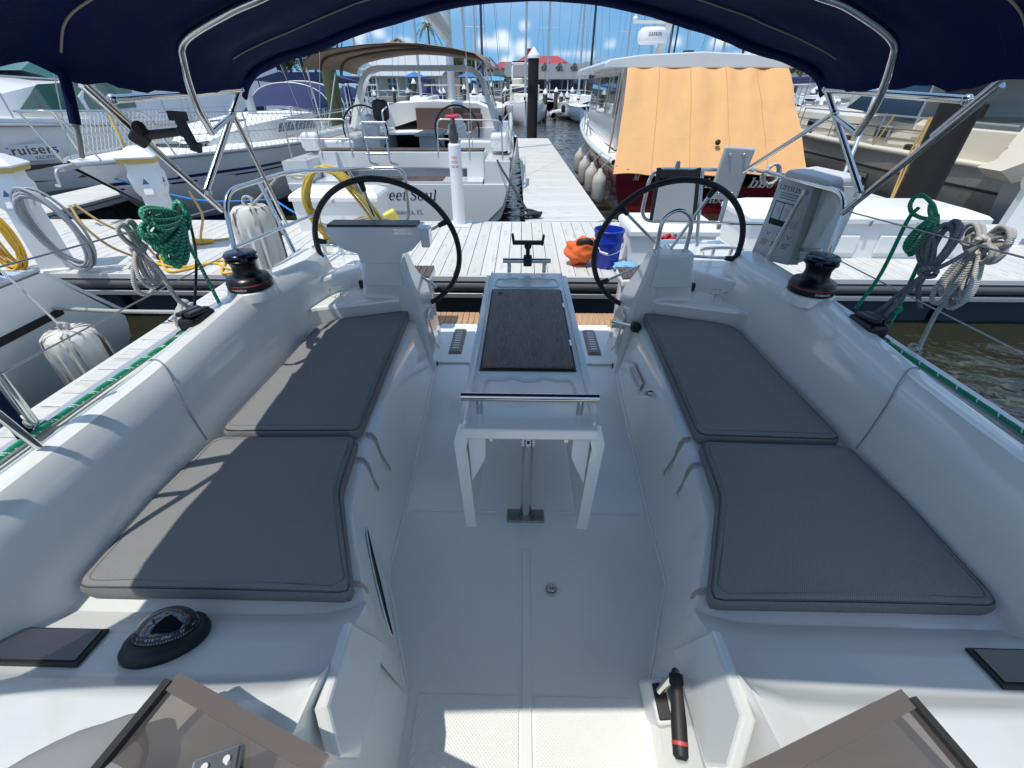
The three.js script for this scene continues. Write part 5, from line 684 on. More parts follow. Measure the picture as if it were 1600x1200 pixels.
  mesh('cockpit_floor', [box(3.2, 0.05, 4.0, [cx, 0.6, -10.7])], M.deckWhite, b);
  mesh('cockpit_table', [rbox(0.55, 0.05, 1.1, 0.02, [cx + 0.15, 1.25, -10.8]), rbox(0.4, 0.65, 0.9, 0.03, [cx + 0.15, 0.92, -10.8])], std(new THREE.Color(0.36, 0.4, 0.43), 0.5), b);
  mesh('companionway_cover', [rbox(1.6, 0.62, 0.05, 0.02, [cx + 0.3, 1.35, -12.45]), rbox(0.5, 0.9, 0.06, 0.02, [cx + 0.9, 1.1, -12.2])], M.brownCloth, b);
  mesh('cabin_top', [loft([[-12.5, 1.45, 0.55], [-13.2, 1.45, 0.58], [-15.5, 1.1, 0.48], [-17.3, 0.5, 0.2]].map(([z, w, h]) => [[cx - w, 1.15, z], [cx - w * 0.95, 1.2 + h * 0.75, z], [cx - w * 0.7, 1.2 + h, z], [cx, 1.24 + h, z], [cx + w * 0.7, 1.2 + h, z], [cx + w * 0.95, 1.2 + h * 0.75, z], [cx + w, 1.15, z]]), { caps: true, crease: 0.5 })], M.deckWhite, b);
  for (const s of [-1, 1]) mesh('cabin_window', [slab([[cx + s * 1.45, 1.35, -12.7], [cx + s * 1.43, 1.58, -12.7], [cx + s * 1.2, 1.56, -14.6], [cx + s * 1.28, 1.35, -14.8]], [s, 0.15, 0], 0.03)], M.glassDark, b);
  { // moulded arch
    const path = bent([[cx - 1.62, 1.2, -10.9], [cx - 1.2, 2.4, -11.2], [cx + 1.2, 2.4, -11.2], [cx + 1.62, 1.2, -10.9]], 0.34), P = path.getPoints(8), secs = P.map((p, i) => { const q = P[Math.min(P.length - 1, i + 1)], o = P[Math.max(0, i - 1)], d = q.clone().sub(o).normalize(), n = new THREE.Vector3(-d.y, d.x, 0).normalize(); const u = 0.05, w = 0.13; return [[1, 1], [1, -1], [-1, -1], [-1, 1]].map(([a, c]) => [p.x + n.x * u * a, p.y + n.y * u * a, p.z + w * c]); });
    mesh('arch', [loft(secs, { closed: true, caps: true, crease: 0.5 })], M.hullWhite, b); }
  { // bimini
    const half = [[1.78, -0.06], [1.72, 0.06], [1.55, 0.15], [1.1, 0.22], [0.5, 0.28], [0, 0.3]], prof = [...half.map(([x, y]) => [-x, y]), ...half.slice(0, -1).reverse()];
    const rows = []; for (let i = 0; i <= 16; i++) { const z = lerp(-8.75, -11.6, i / 16), k = 0.06 * Math.sin(i / 16 * Math.PI); rows.push(prof.map(([x, y]) => [cx + 0.0 + x * 0.86, 2.36 + y + k + 0.02 * (noise(x * 4, z * 4, 2) - 0.5), z])); }
    const cn = group('bimini', b); mesh('canopy', loft([...rows, ...rows.slice().reverse().map((r) => r.map((p) => [p[0], p[1] - 0.012, p[2]]))], { crease: 0 }), M.tan, cn);
    mesh('batten_pocket', [tube(prof.map(([x, y]) => [cx + x * 0.85, 2.33 + y + 0.03, -9.5]), 0.02), tube(prof.map(([x, y]) => [cx + x * 0.85, 2.33 + y + 0.05, -10.6]), 0.02)], M.brownCloth, cn);
    for (const s of [-1, 1]) mesh('leg', [bar([cx + s * 1.5, 2.35, -8.85], [cx + s * 1.72, 1.2, -9.6], 0.013), bar([cx + s * 1.5, 2.3, -10.2], [cx + s * 1.72, 1.2, -9.6], 0.013), bar([cx + s * 1.48, 2.3, -8.85], [cx + s * 1.5, 1.9, -8.85], 0.01)], M.steelFar, cn); }
  const mx = -1.98, mz = -14.2, ms = group('mast', b); mesh('spar', [bar([mx, 1.7, mz], [mx, 17, mz - 0.1], 0.1, 0.08, 16)], std(new THREE.Color(0.6, 0.6, 0.58), 0.35, 0.6), ms); for (const y of [6, 10.5]) mesh('spreader', [bar([mx - 1, y, mz], [mx + 1, y, mz], 0.025)], M.alu, ms);
  mesh('boom', [bar([mx, 3.1, mz + 0.1], [mx - 0.6, 4.05, -8.9], 0.09, 0.08, 12), bar([mx, 3.25, mz + 0.1], [mx - 0.5, 4.2, -9.2], 0.12, 0.09, 12)], std(new THREE.Color(0.5, 0.5, 0.48), 0.5, 0.3), b);
  for (const s of [-1, 1]) mesh('shroud', [bar([cx + s * 1.6, 1.2, mz - 0.1], [mx + s, 6, mz], 0.007, 0.007, 5), bar([mx + s, 6, mz], [mx, 16.8, mz], 0.007, 0.007, 5), bar([mx, 16.5, mz], [cx + s * 1.3, 1.2, -8.2], 0.006, 0.006, 5)], M.wire, b);
  mesh('rolled_jib', [bar([cx, 1.5, -20.2], [mx, 16.6, mz - 0.2], 0.05, 0.04, 10)], std(new THREE.Color(0.6, 0.6, 0.57), 0.8), b);
  mesh('covered_outboard', [rbox(0.26, 0.34, 0.3, 0.09, [cx - 0.45, 1.72, -9.2], null, 3)], M.black, b);
  mesh('side_net', [tube([[cx + 1.9, 1.1, -8.6], [cx + 1.92, 1.5, -8.8], [cx + 1.9, 1.65, -9.6]], 0.03), tube([[cx + 1.93, 1.05, -8.3], [cx + 1.95, 0.9, -8.5], [cx + 1.93, 1.3, -9.2]], 0.035)], M.ropeGrey, b);
  rebase(b, cx, -8);
}
{ // B: dark red motor boat under an apricot cover
  const b = thing('red_motor_boat', 'dark red motor boat with apricot cockpit cover and white wheelhouse', 'motor boat');
  const cx = 3.45, red = phy(new THREE.Color(0.13, 0.006, 0.012), { roughness: 0.16, clearcoat: 0.8, clearcoatRoughness: 0.05 });
  const st = [[-9.0, cx, 1.72, 0.86], [-10.5, cx, 1.8, 0.88], [-13, cx, 1.82, 0.96], [-16, cx, 1.6, 1.12], [-18.5, cx, 1.0, 1.3], [-20.5, cx, 0.1, 1.45]];
  hullOf(b, 'hull', red, st, -0.4, 0.9); deckOf(b, M.deckWhite, st.map((q, i) => (i ? q : [-9.25, q[1], q[2] * 0.98, q[3]])), 0.01);
  mesh('gunwale', [-1, 1].map((s) => tube(st.map(([z, x, w, sh], i) => [x + s * (w + 0.005), sh + 0.02, i ? z : -9.25]), 0.05, { seg: 50, n: 8 })), M.hullWhite, b);
  stripeOf(b, 'gold_line', std(new THREE.Color(0.5, 0.4, 0.2), 0.5), st, 0.86, 0.9, [-1]);
  stripeOf(b, 'boot_stripe', M.hullWhite, st, 0.1, 0.17);
  
  { const put = (t, f, x, y, w, h, c = '#d9d5cc') => { const g = new THREE.PlaneGeometry(w, h); g.translate(x, y, -8.982); mesh('transom_lettering', g, std(0xffffff, 0.4, 0, { transparent: true, alphaTest: 0.4, map: writing([{ t, f, x: 128, y: 64, c }], 256, 128) }), b); };
    put('M', 'italic bold 100px serif', 2.13, 0.66, 0.3, 0.18); put('in', 'italic bold 120px serif', 3.55, 0.56, 0.5, 0.25); put('bbs', 'italic bold 110px serif', 4.5, 0.57, 0.62, 0.27); put('CHATHAM, MA', 'bold 34px serif', 3.75, 0.25, 1.2, 0.42); }
  const wall = M.hullWhite;
  mesh('wheelhouse', [loft([[-10.9, 0], [-14.6, 0], [-15.6, 0.0]].map(([z], i) => [[cx - 1.45, 0.95, z - (i === 2 ? 0.5 : 0)], [cx - 1.36, 2.4, z], [cx + 1.36, 2.4, z], [cx + 1.45, 0.95, z - (i === 2 ? 0.5 : 0)]]), { crease: 0.3, caps: false }), box(0.16, 1.5, 0.08, [cx - 1.36, 1.68, -10.9]), box(0.16, 1.5, 0.08, [cx + 1.36, 1.68, -10.9]), slab([[cx - 1.45, 0.95, -16.1], [cx + 1.45, 0.95, -16.1], [cx + 1.36, 2.4, -15.6], [cx - 1.36, 2.4, -15.6]], [0, 0.3, -1], 0.05)], wall, b);
  for (const s of [-1, 1]) for (const [z0, z1, y0] of [[-11.6, -12.5, 1.55], [-12.75, -14.1, 1.55], [-14.35, -15.5, 1.6]]) { const w = group('side_window', b); const f = (y) => cx + s * (1.45 - (y - 0.95) * 0.062 + 0.012); mesh('frame', [slab([[f(y0 - 0.05), y0 - 0.05, z0 + 0.05], [f(y0 - 0.05), y0 - 0.05, z1 - 0.05], [f(2.33), 2.33, z1 - 0.05], [f(2.33), 2.33, z0 + 0.05]], [s, 0.06, 0], 0.02)], std(new THREE.Color(0.6, 0.57, 0.5), 0.5), w); mesh('pane', [slab([[f(y0) + s * 0.02, y0, z0], [f(y0) + s * 0.02, y0, z1], [f(2.28) + s * 0.02, 2.28, z1], [f(2.28) + s * 0.02, 2.28, z0]], [s, 0.06, 0], 0.008)], M.glassDark, w); }
  { const g = shape2([[-1.85, 0], [1.85, 0], [1.85, 0.05], [1.78, 0.1], [1.2, 0.17], [0, 0.22], [-1.2, 0.17], [-1.78, 0.1], [-1.85, 0.05]]); mesh('roof', [at(extrudeZ(g, 5.3, { bev: 0.02 }), [cx, 2.4, -15.9])], M.hullWhite, b); }
  mesh('roof_rail', [rail([[cx - 1.5, 2.55, -12.5], [cx - 1.5, 2.68, -12.7], [cx - 1.5, 2.7, -15.2], [cx - 1.3, 2.58, -15.6]], 0.016, 0.1, { n: 6 }), rail([[cx + 1.5, 2.55, -12.5], [cx + 1.5, 2.68, -12.7], [cx + 1.5, 2.7, -15.2], [cx + 1.3, 2.58, -15.6]], 0.016, 0.1, { n: 6 })], M.steelFar, b);
  { // apricot cover stretched from the roof edge to the stern
    const nx = 56, ny = 22, rows = []; for (let j = 0; j <= ny; j++) { const v = j / ny, r = []; for (let i = 0; i <= nx; i++) { const u = i / nx, xa = lerp(cx - 1.42, cx + 1.72, u), xb = lerp(cx - 1.78, cx + 1.8, u); const x = lerp(xa, xb, v), sg = Math.sin(v * Math.PI); const w = 0.03 * Math.sin(u * 34 + 1.4 * Math.sin(v * 3 + u * 9)) * (0.35 + 0.65 * (1 - v)) + 0.11 * (fbm(u * 7, v * 3.2, 5, 4) - 0.5) * (0.5 + sg) + 0.05 * (noise(u * 22 + v * 5, v * 9 - u * 7, 3) - 0.5) * (0.4 + 0.6 * u); r.push([x, lerp(2.4, 0.72 + 0.02 * Math.sin(u * 21), v) - 0.03 * sg, lerp(-10.62, -8.88, Math.pow(v, 0.9)) + w * (1 - 0.6 * v)]); } rows.push(r); }
    const cv = group('cockpit_cover', b, 'apricot canvas cover'); const m = std(new THREE.Color(0.72, 0.4, 0.17), 0.85, 0, { bumpMap: clothBump, bumpScale: 0.01 });
    mesh('aft_sheet', loft([...rows, ...rows.slice().reverse().map((r) => r.map((p) => [p[0], p[1] - 0.004, p[2] - 0.008]))], { crease: 0 }), m, cv);
    const side = (s) => loft(rows.map((r) => { const p = s < 0 ? r[0] : r[nx]; const k = (p[1] - 0.74) / 1.66; return [p, [p[0] + s * 0.01, p[1], lerp(p[2], -10.7, 0.5)], [cx + s * lerp(1.74, 1.45, k), p[1], -10.75]]; }), { crease: 0 });
    for (const i of [11, 22, 34, 45]) mesh('seam', [tube(rows.map((r) => [r[i][0], r[i][1], r[i][2] + 0.006]), 0.006, { seg: 60, n: 5 })], std(new THREE.Color(0.62, 0.33, 0.13), 0.9), cv);
    mesh('hem', [tube(rows[ny].map((p) => [p[0], p[1] + 0.01, p[2] + 0.004]), 0.012, { seg: 120, n: 5 })], std(new THREE.Color(0.64, 0.35, 0.14), 0.9), cv);
    for (const i of [4, 14, 25, 36, 47, 53]) mesh('tie_eyelet', [ball(0.018, [rows[ny - 1][i][0], rows[ny - 1][i][1], rows[ny - 1][i][2] + 0.01], 8)], M.steelFar, cv);
    mesh('side_sheet', [side(1)], m, cv); mesh('grommet', [ball(0.05, [3.62, 1.22, -9.27], 12)], M.black, cv); }
  mesh('side_curtain_pole', [bar([cx - 1.6, 0.9, -10.6], [cx - 1.4, 2.4, -11.0], 0.02)], std(new THREE.Color(0.3, 0.16, 0.1), 0.6), b);
  { const m = group('radar_mast', b, 'white mast with radar dome'); const w = std(new THREE.Color(0.74, 0.72, 0.64), 0.45); const q = [3.2, 2.62, -13.2];
    mesh('mast_leg', [beam(q, [q[0] + 0.28, q[1] + 1.15, q[2] + 0.15], 0.14, 0.1, [0, 0, 1])], w, m); mesh('cross_arm', [beam([q[0] - 0.65, q[1] + 0.72, q[2]], [q[0] + 0.95, q[1] + 0.68, q[2] + 0.1], 0.1, 0.05)], w, m);
    mesh('radar_dome', [lathe([[0, 0], [0.28, 0], [0.33, 0.05], [0.33, 0.22], [0.26, 0.3], [0, 0.32]], [q[0] - 0.2, q[1] + 0.3, q[2] + 0.1], 28)], M.plasticWhite, m);
    const g = new THREE.CylinderGeometry(0.334, 0.334, 0.13, 16, 1, true, -0.6, 1.2); g.translate(q[0] - 0.2, q[1] + 0.46, q[2] + 0.1); mesh('lettering', g, std(0xffffff, 0.5, 0, { map: writing([{ t: 'GARMIN', f: 'bold 50px sans-serif', x: 128, y: 34, c: '#1d1d1f' }], 256, 64, '#e1e2e2') }), m);
    mesh('search_light', [rbox(0.3, 0.32, 0.26, 0.06, [q[0] + 0.14, q[1] + 0.98, q[2] + 0.05], null, 3), rbox(0.34, 0.05, 0.3, 0.02, [q[0] + 0.16, q[1] + 0.92, q[2] + 0.05]), cylY(0.05, 0.07, 0.12, [q[0] + 0.3, q[1] + 1.2, q[2] + 0.12])], w, m); mesh('horn_light', [ball(0.06, [q[0] - 0.62, q[1] + 0.77, q[2]]), ball(0.06, [q[0] + 0.93, q[1] + 0.74, q[2] + 0.1]), ball(0.045, [q[0] + 0.34, q[1] + 1.3, q[2] + 0.12])], M.plasticWhite, m);
    mesh('whip_antenna', [bar([q[0] - 0.62, q[1] + 0.8, q[2]], [q[0] - 0.4, q[1] + 4, q[2] - 0.4], 0.015)], M.plasticWhite, m); mesh('ensign', [slab([[q[0] + 0.85, q[1] + 0.85, q[2]], [q[0] + 1.0, q[1] + 0.95, q[2]], [q[0] + 1.08, q[1] + 1.5, q[2]], [q[0] + 0.9, q[1] + 1.35, q[2]]], [0, 0, 1], 0.006)], std(new THREE.Color(0.62, 0.66, 0.72), 0.9), m); }
  for (const s of [-1, 1]) { mesh('bow_rail', [rail([[cx + s * 1.75, 0.98, -13.4], [cx + s * 1.73, 1.4, -13.5], [cx + s * 1.5, 1.58, -16], [cx + s * 0.95, 1.8, -18.5], [cx + s * 0.1, 1.95, -20.3]], 0.018, 0.1, { n: 6 })], M.steelFar, b); for (const [z, w, y] of [[-14.6, 1.68, 1.48], [-16, 1.5, 1.58], [-17.4, 1.22, 1.7]]) mesh('rail_post', [bar([cx + s * w, y - 0.5, z], [cx + s * w, y, z], 0.014)], M.steelFar, b); }
  mesh('trunk_cabin', [loft([[-16, 1.2, 0.45], [-18, 0.85, 0.35], [-19.2, 0.3, 0.1]].map(([z, w, h]) => [[cx - w, 1.1, z], [cx - w * 0.9, 1.15 + h, z], [cx + w * 0.9, 1.15 + h, z], [cx + w, 1.1, z]]), { crease: 0.4, caps: true })], M.hullWhite, b);
  rebase(b, cx, -9);
}
['at the stern corner of the red boat', 'second from the stern on the red boat', 'third from the stern on the red boat', 'furthest along the red boat'].forEach((w, i) => { const f = thing('fender', `white fender ${w}`, 'fender', [[1.5, 1.46, 1.44, 1.5][i], 0.12, [-9.35, -10.2, -11.3, -12.9][i]], 0, 'fenders along the red boat'); mesh('body', [lathe([[0, 0], [0.05, 0.01], [0.13, 0.1], [0.14, 0.4], [0.12, 0.5], [0.05, 0.58], [0.03, 0.64], [0, 0.64]], [0, 0, 0], 20)], std(new THREE.Color(0.5, 0.47, 0.42), 0.6), f); mesh('lanyard', [bar([0, 0.63, 0], [0.18, 0.84, 0], 0.008)], M.ropeWhite, f); });
{ // C: cream motor sailer with grey topsides
  const b = thing('motor_sailer', 'cream and grey motor sailer with dark cockpit enclosure and arch', 'motor sailer');
  const cx = 8.75, grey = phy(0xffffff, { roughness: 0.3, clearcoat: 0.3, map: tex(256, 256, (u, v) => { const s = sstep(0.62, 0.75, fbm(u * 9, v * 12, 4, 5, 9)); const k = 0.47 + 0.06 * (fbm(u * 5, v * 5, 2, 4, 5) - 0.5); return mix([k, k * 0.98, k * 0.94], [0.62, 0.59, 0.52], 0.3 * s); }, true, [6, 3]) });
  const cream = phy(new THREE.Color(0.7, 0.645, 0.53), { roughness: 0.35, clearcoat: 0.3 });
  const st = [[-7.0, cx, 1.75, 1.05], [-9, cx, 2.0, 1.08], [-12, cx, 2.05, 1.12], [-15.5, cx, 1.6, 1.24], [-18, cx, 0.85, 1.36], [-20, cx, 0.05, 1.5]];
  hullOf(b, 'hull', grey, st, -0.4, 0.8); deckOf(b, cream, st, 0.04);
  stripeOf(b, 'dark_line', M.black, st, 0.7, 0.74); mesh('cap_rail', [-1, 1].map((s) => tube(st.map(([z, x, w, sh]) => [x + s * w, sh + 0.03, z]), 0.045, { seg: 50, n: 8 })), cream, b);
  mesh('trunk_cabin', [loft([[-8.6, 1.62, 0.42], [-11, 1.66, 0.5], [-14, 1.35, 0.5], [-16.4, 0.8, 0.35], [-17.2, 0.5, 0.1]].map(([z, w, h]) => [[cx - w, 1.08, z], [cx - w * 0.96, 1.15 + h * 0.8, z], [cx - w * 0.82, 1.15 + h, z], [cx + w * 0.82, 1.15 + h, z], [cx + w * 0.96, 1.15 + h * 0.8, z], [cx + w, 1.08, z]]), { caps: true, crease: 0.4 })], cream, b);
  for (const [y, r] of [[1.42, 0.014], [1.26, 0.011]]) mesh('cabin_moulding', [tube([[cx - 1.645, y, -8.62], [cx - 1.66, y, -11], [cx - 1.37, y, -14], [cx - 0.84, y, -16.3]], r)], std(new THREE.Color(0.2, 0.16, 0.12), 0.6), b);
  for (const [z, w] of [[-10.0, 0.42], [-11.4, 0.42], [-12.8, 0.36]]) { const p = group('port_light', b); const X = cx - lerp(1.66, 1.4, Math.max(0, (-11 - z) / 3)) + 0.0; mesh('frame', [rbox(0.05, 0.24, w, 0.02, [X + 0.004, 1.33, z])], std(new THREE.Color(0.3, 0.32, 0.32), 0.4), p); mesh('pane', [rbox(0.02, 0.16, w - 0.08, 0.008, [X - 0.024, 1.33, z])], M.glassDark, p); }
  const encl = group('cockpit_enclosure', b, 'dark cockpit enclosure with blue clear panels');
  mesh('hard_top', [loft([[-7.0, 1.55], [-9.6, 1.6], [-10.4, 1.3]].map(([z, w], i) => [[cx - w, 2.35 - i * 0.05, z], [cx - w * 0.8, 2.5 - i * 0.05, z], [cx + w * 0.8, 2.5 - i * 0.05, z], [cx + w, 2.35 - i * 0.05, z], [cx + w, 2.3 - i * 0.05, z], [cx - w, 2.3 - i * 0.05, z]]), { closed: true, caps: true, crease: 0.4 })], M.navyFar, encl);
  mesh('fore_panel', [slab([[cx - 1.6, 1.55, -9.4], [cx - 1.5, 2.3, -9.5], [cx - 1.2, 2.3, -10.4], [cx - 1.45, 1.62, -11.1]], [-1, 0.2, 0.2], 0.02), slab([[cx - 1.45, 1.62, -11.1], [cx - 1.2, 2.3, -10.4], [cx + 1.2, 2.3, -10.4], [cx + 1.45, 1.62, -11.1]], [0, 0.4, -1], 0.02)], phy(new THREE.Color(0.015, 0.04, 0.075), { roughness: 0.15, clearcoat: 0.6 }), encl);
  mesh('cabin_bulkhead', [box(2.9, 1.2, 0.06, [cx, 1.7, -9.72])], cream, encl);
  for (const z of [-7.2, -8.3, -9.4]) mesh('frame_tube', [bar([cx - 1.58, 1.1, z], [cx - 1.52, 2.33, z], 0.022)], M.steelFar, encl);
  mesh('enclosure_rail', [bar([cx - 1.9, 1.62, -7.1], [cx - 1.95, 1.66, -12.5], 0.014)], M.steelFar, b);
  for (const z of [-8.2, -9.7, -11.2, -12.5]) mesh('stanchion', [bar([cx - 1.97, 1.1, z], [cx - 1.94, 1.67, z], 0.013)], M.steelFar, b);
  mesh('lifeline', [bar([cx - 1.94, 1.4, -8.2], [cx - 1.95, 1.42, -12.5], 0.006, 0.006, 5)], M.wire, b);
  mesh('cockpit_coaming', [rbox(0.12, 0.45, 2.6, 0.03, [cx - 1.55, 1.3, -8.0]), rbox(2.9, 0.3, 0.5, 0.04, [cx, 1.2, -9.35])], cream, b); mesh('wooden_door', [rbox(0.7, 0.62, 0.06, 0.02, [cx - 0.55, 1.5, -9.62])], std(new THREE.Color(0.34, 0.1, 0.025), 0.4), b); mesh('seat_cushion', [rbox(0.5, 0.16, 0.3, 0.05, [cx - 1.2, 1.5, -8.9], [0.1, 0.2, 0.1])], M.navyFar, b);
  mesh('towel', [rbox(0.03, 0.16, 0.18, 0.01, [cx - 1.63, 1.4, -8.4])], std(new THREE.Color(0.16, 0.22, 0.5), 0.9), b);
  { const S = [[[6.9, 1.0, -7.1], 0.16], [[7.0, 1.12, -6.95], 0.17], [[7.35, 1.7, -7.1], 0.2], [[7.9, 2.4, -7.35], 0.24], [[8.4, 2.85, -7.5], 0.26], [[9.2, 3.0, -7.5], 0.26]]; mesh('radar_arch', [loft(S.map(([p, w]) => [[p[0] - w * 0.8, p[1] + w * 0.5, p[2] + 0.2], [p[0] + w * 0.8, p[1] - w * 0.5, p[2] + 0.2], [p[0] + w * 0.8, p[1] - w * 0.5, p[2] - 0.2], [p[0] - w * 0.8, p[1] + w * 0.5, p[2] - 0.2]]), { closed: true, caps: true, crease: 0.4 })], std(new THREE.Color(0.66, 0.6, 0.5), 0.5), b); }
  for (const [z, r] of [[-8.9, 0.05], [-10.7, 0.06], [-12.2, 0.05]]) mesh('deck_block', [rbox(0.1, 0.1, 0.16, 0.03, [cx - 1.86, 1.18, z])], M.black, b);
  mesh('hull_port', [rbox(0.03, 0.13, 0.28, 0.03, [cx - 1.985, 0.62, -9.6])], M.glassDark, b);
  const ms = group('mast', b); mesh('spar', [bar([cx - 0.4, 1.6, -13.2], [cx - 0.4, 18, -13.2], 0.1, 0.09, 14)], M.alu, ms); mesh('spreader', [bar([cx - 1.6, 7, -13.2], [cx + 0.8, 7, -13.2], 0.03)], M.alu, ms);
  mesh('boom', [bar([cx - 0.4, 2.9, -13.1], [cx, 3.0, -9.3], 0.08)], M.alu, b);
  for (const s of [-1, 1]) mesh('shroud', [bar([cx + s * 1.8, 1.15, -13], [cx + s * 1.2 - 0.4, 7, -13.2], 0.008, 0.008, 5), bar([cx + s * 1.2 - 0.4, 7, -13.2], [cx - 0.4, 17.5, -13.2], 0.008, 0.008, 5)], M.wire, b);
  mesh('deck_winch_gear', [0, 1, 2, 3, 4].map((i) => rbox(0.1 + 0.04 * (i % 2), 0.12, 0.12, 0.03, [cx - 1.1 + i * 0.2, 1.72, -14.2 + 0.2 * (i % 3)])), M.steelFar, b);
  rebase(b, cx, -7);
}
single('yellow_rope', [tube([[6.78, 1.66, -8.55], [6.74, 1.1, -8.55], [6.7, 0.7, -8.5], [6.55, 0.2, -8.3]], 0.016), tube([[6.78, 1.66, -8.6], [6.73, 1.1, -8.62], [6.66, 0.6, -8.5], [6.5, 0.1, -8.25]], 0.016), tube([[6.76, 1.66, -9.4], [6.72, 1.3, -9.5], [6.7, 1.12, -9.6]], 0.014)], std(new THREE.Color(0.55, 0.36, 0.12), 0.8), 'yellow rope hanging down the grey motor sailer hull', 'rope');
single('boat_hook', [bar([5.469, 2.429, -8.2], [4.926, 0.798, -7.4], 0.03, 0.028)], std(new THREE.Color(0.42, 0.5, 0.55), 0.4, 0.4), 'pale pole leaning against the motor sailer', 'pole');
{ // D: sailboat with netting on the lifelines, bow towards us
  const b = thing('netted_sailboat', 'white sailboat with blue stripe and net along its lifelines', 'sailboat');
  const cx = -6.15, st = [[-6.15, cx + 0.2, 0.05, 1.2, -1.7], [-7.2, cx, 0.72, 1.16, -1.0], [-8.8, cx, 1.25, 1.12, -0.3], [-11, cx, 1.6, 1.08], [-13.5, cx, 1.6, 1.06], [-15.9, cx, 1.3, 1.06]];
  hullOf(b, 'hull', phy(new THREE.Color(0.6, 0.62, 0.65), { roughness: 0.25, clearcoat: 0.4 }), st, -0.4, 0.7); deckOf(b, M.deckWhite, st, 0.08);
  stripeOf(b, 'blue_stripe', M.navyPaint, st, 0.74, 0.78); stripeOf(b, 'blue_stripe', M.navyPaint, st, 0.68, 0.705); stripeOf(b, 'boot_stripe', M.navyPaint, st, 0.02, 0.15);
  mesh('toe_rail', [-1, 1].map((s) => tube(st.map(([z, x, w, sh]) => [x + s * w, sh + 0.025, z]), 0.028, { seg: 50, n: 6 })), M.alu, b);
  mesh('cabin_top', [loft([[-8.9, 0.35, 0.1], [-9.8, 0.75, 0.3], [-12.3, 1.0, 0.42], [-12.9, 1.0, 0.42]].map(([z, w, h]) => [[cx - w, 1.1, z], [cx - w * 0.9, 1.14 + h, z], [cx, 1.2 + h, z], [cx + w * 0.9, 1.14 + h, z], [cx + w, 1.1, z]]), { caps: true, crease: 0.4 })], M.deckWhite, b);
  mesh('deck_hatch', [rbox(0.6, 0.05, 0.6, 0.02, [cx + 0.1, 1.24, -8.6])], M.glassDark, b); mesh('deck_hatch', [rbox(0.5, 0.05, 0.5, 0.02, [cx + 0.1, 1.5, -10.2])], M.glassDark, b); for (const s of [-1, 1]) mesh('cabin_window', [slab([[cx + s * 0.98, 1.25, -12.4], [cx + s * 0.92, 1.42, -12.4], [cx + s * 0.75, 1.38, -10.6], [cx + s * 0.82, 1.24, -10.4]], [s, 0.3, 0], 0.02)], M.glassDark, b);
  const railAt = (z) => { for (let i = 1; i < st.length; i++) if (z >= st[i][0]) { const t = (z - st[i - 1][0]) / (st[i][0] - st[i - 1][0]); return [lerp(st[i - 1][1], st[i][1], t), lerp(st[i - 1][2], st[i][2], t), lerp(st[i - 1][3], st[i][3], t)]; } return [cx, 1.3, 1.06]; };
  mesh('pulpit', [rail([[cx + 0.75, 1.18, -7.4], [cx + 0.62, 1.78, -7.3], [cx + 0.2, 1.82, -6.15], [cx - 0.3, 1.82, -6.25], [cx - 0.75, 1.78, -7.3], [cx - 0.75, 1.18, -7.4]], 0.014, 0.14, { n: 6 }), bar([cx + 0.35, 1.2, -6.5], [cx + 0.25, 1.8, -6.25], 0.012), bar([cx - 0.2, 1.2, -6.5], [cx - 0.25, 1.8, -6.3], 0.012)], M.steelFar, b);
  mesh('anchor_roller', [beam([cx + 0.2, 1.22, -6.5], [cx + 0.22, 1.2, -5.95], 0.12, 0.06), rail([[cx + 0.22, 1.25, -6.3], [cx + 0.25, 1.2, -5.85], [cx + 0.22, 1.02, -5.85], [cx + 0.02, 1.0, -6.0]], 0.017, 0.1, { n: 6 })], M.alu, b);
  for (const s of [-1, 1]) { const zs = [-7.4, -8.8, -10.2, -11.6, -13, -14.4], top = zs.map((z) => { const [x, w, h] = railAt(z); return [x + s * (w - 0.04), h + 0.6, z]; });
    for (const p of top.slice(1)) mesh('stanchion', [bar([p[0], p[1] - 0.6, p[2]], p, 0.012)], M.steelFar, b);
    mesh('lifeline', [tube(top, 0.006, { seg: 30, n: 5 })], M.wire, b); mesh('lifeline', [tube(top.map((p) => [p[0], p[1] - 0.3, p[2]]), 0.005, { seg: 30, n: 5 })], M.wire, b);
    const list = []; for (let z = -7.4; z > -14.3; z -= 0.135) for (const k of [-1, 1]) { const z2 = z - 0.45, za = k > 0 ? z : z2, zb = k > 0 ? z2 : z, A = railAt(za), B = railAt(zb); list.push(bar([A[0] + s * (A[1] - 0.03), A[2] + 0.04, za], [B[0] + s * (B[1] - 0.03), B[2] + 0.58, zb], 0.0045, 0.0045, 3)); }
    const nt = mesh('lifeline_net', list, std(new THREE.Color(0.7, 0.7, 0.68), 0.8), b); nt.userData.kind = 'stuff'; }
  const ms = group('mast', b); mesh('spar', [bar([cx, 1.5, -11.4], [cx, 14, -11.5], 0.09, 0.08, 14)], std(new THREE.Color(0.55, 0.56, 0.56), 0.4, 0.5), ms); mesh('spreader', [bar([cx - 0.9, 6, -11.4], [cx + 0.9, 6, -11.4], 0.02)], M.alu, ms);
  for (const s of [-1, 1]) mesh('shroud', [bar([cx + s * 1.5, 1.1, -11.4], [cx + s * 0.9, 6, -11.4], 0.007, 0.007, 5), bar([cx + s * 0.9, 6, -11.4], [cx, 13.8, -11.4], 0.007, 0.007, 5), bar([cx + s * 1.45, 1.1, -10.9], [cx, 6.2, -11.4], 0.007, 0.007, 5)], M.wire, b);
  mesh('forestay', [bar([cx + 0.18, 1.22, -6.2], [cx, 13.8, -11.4], 0.007, 0.007, 5)], M.wire, b);
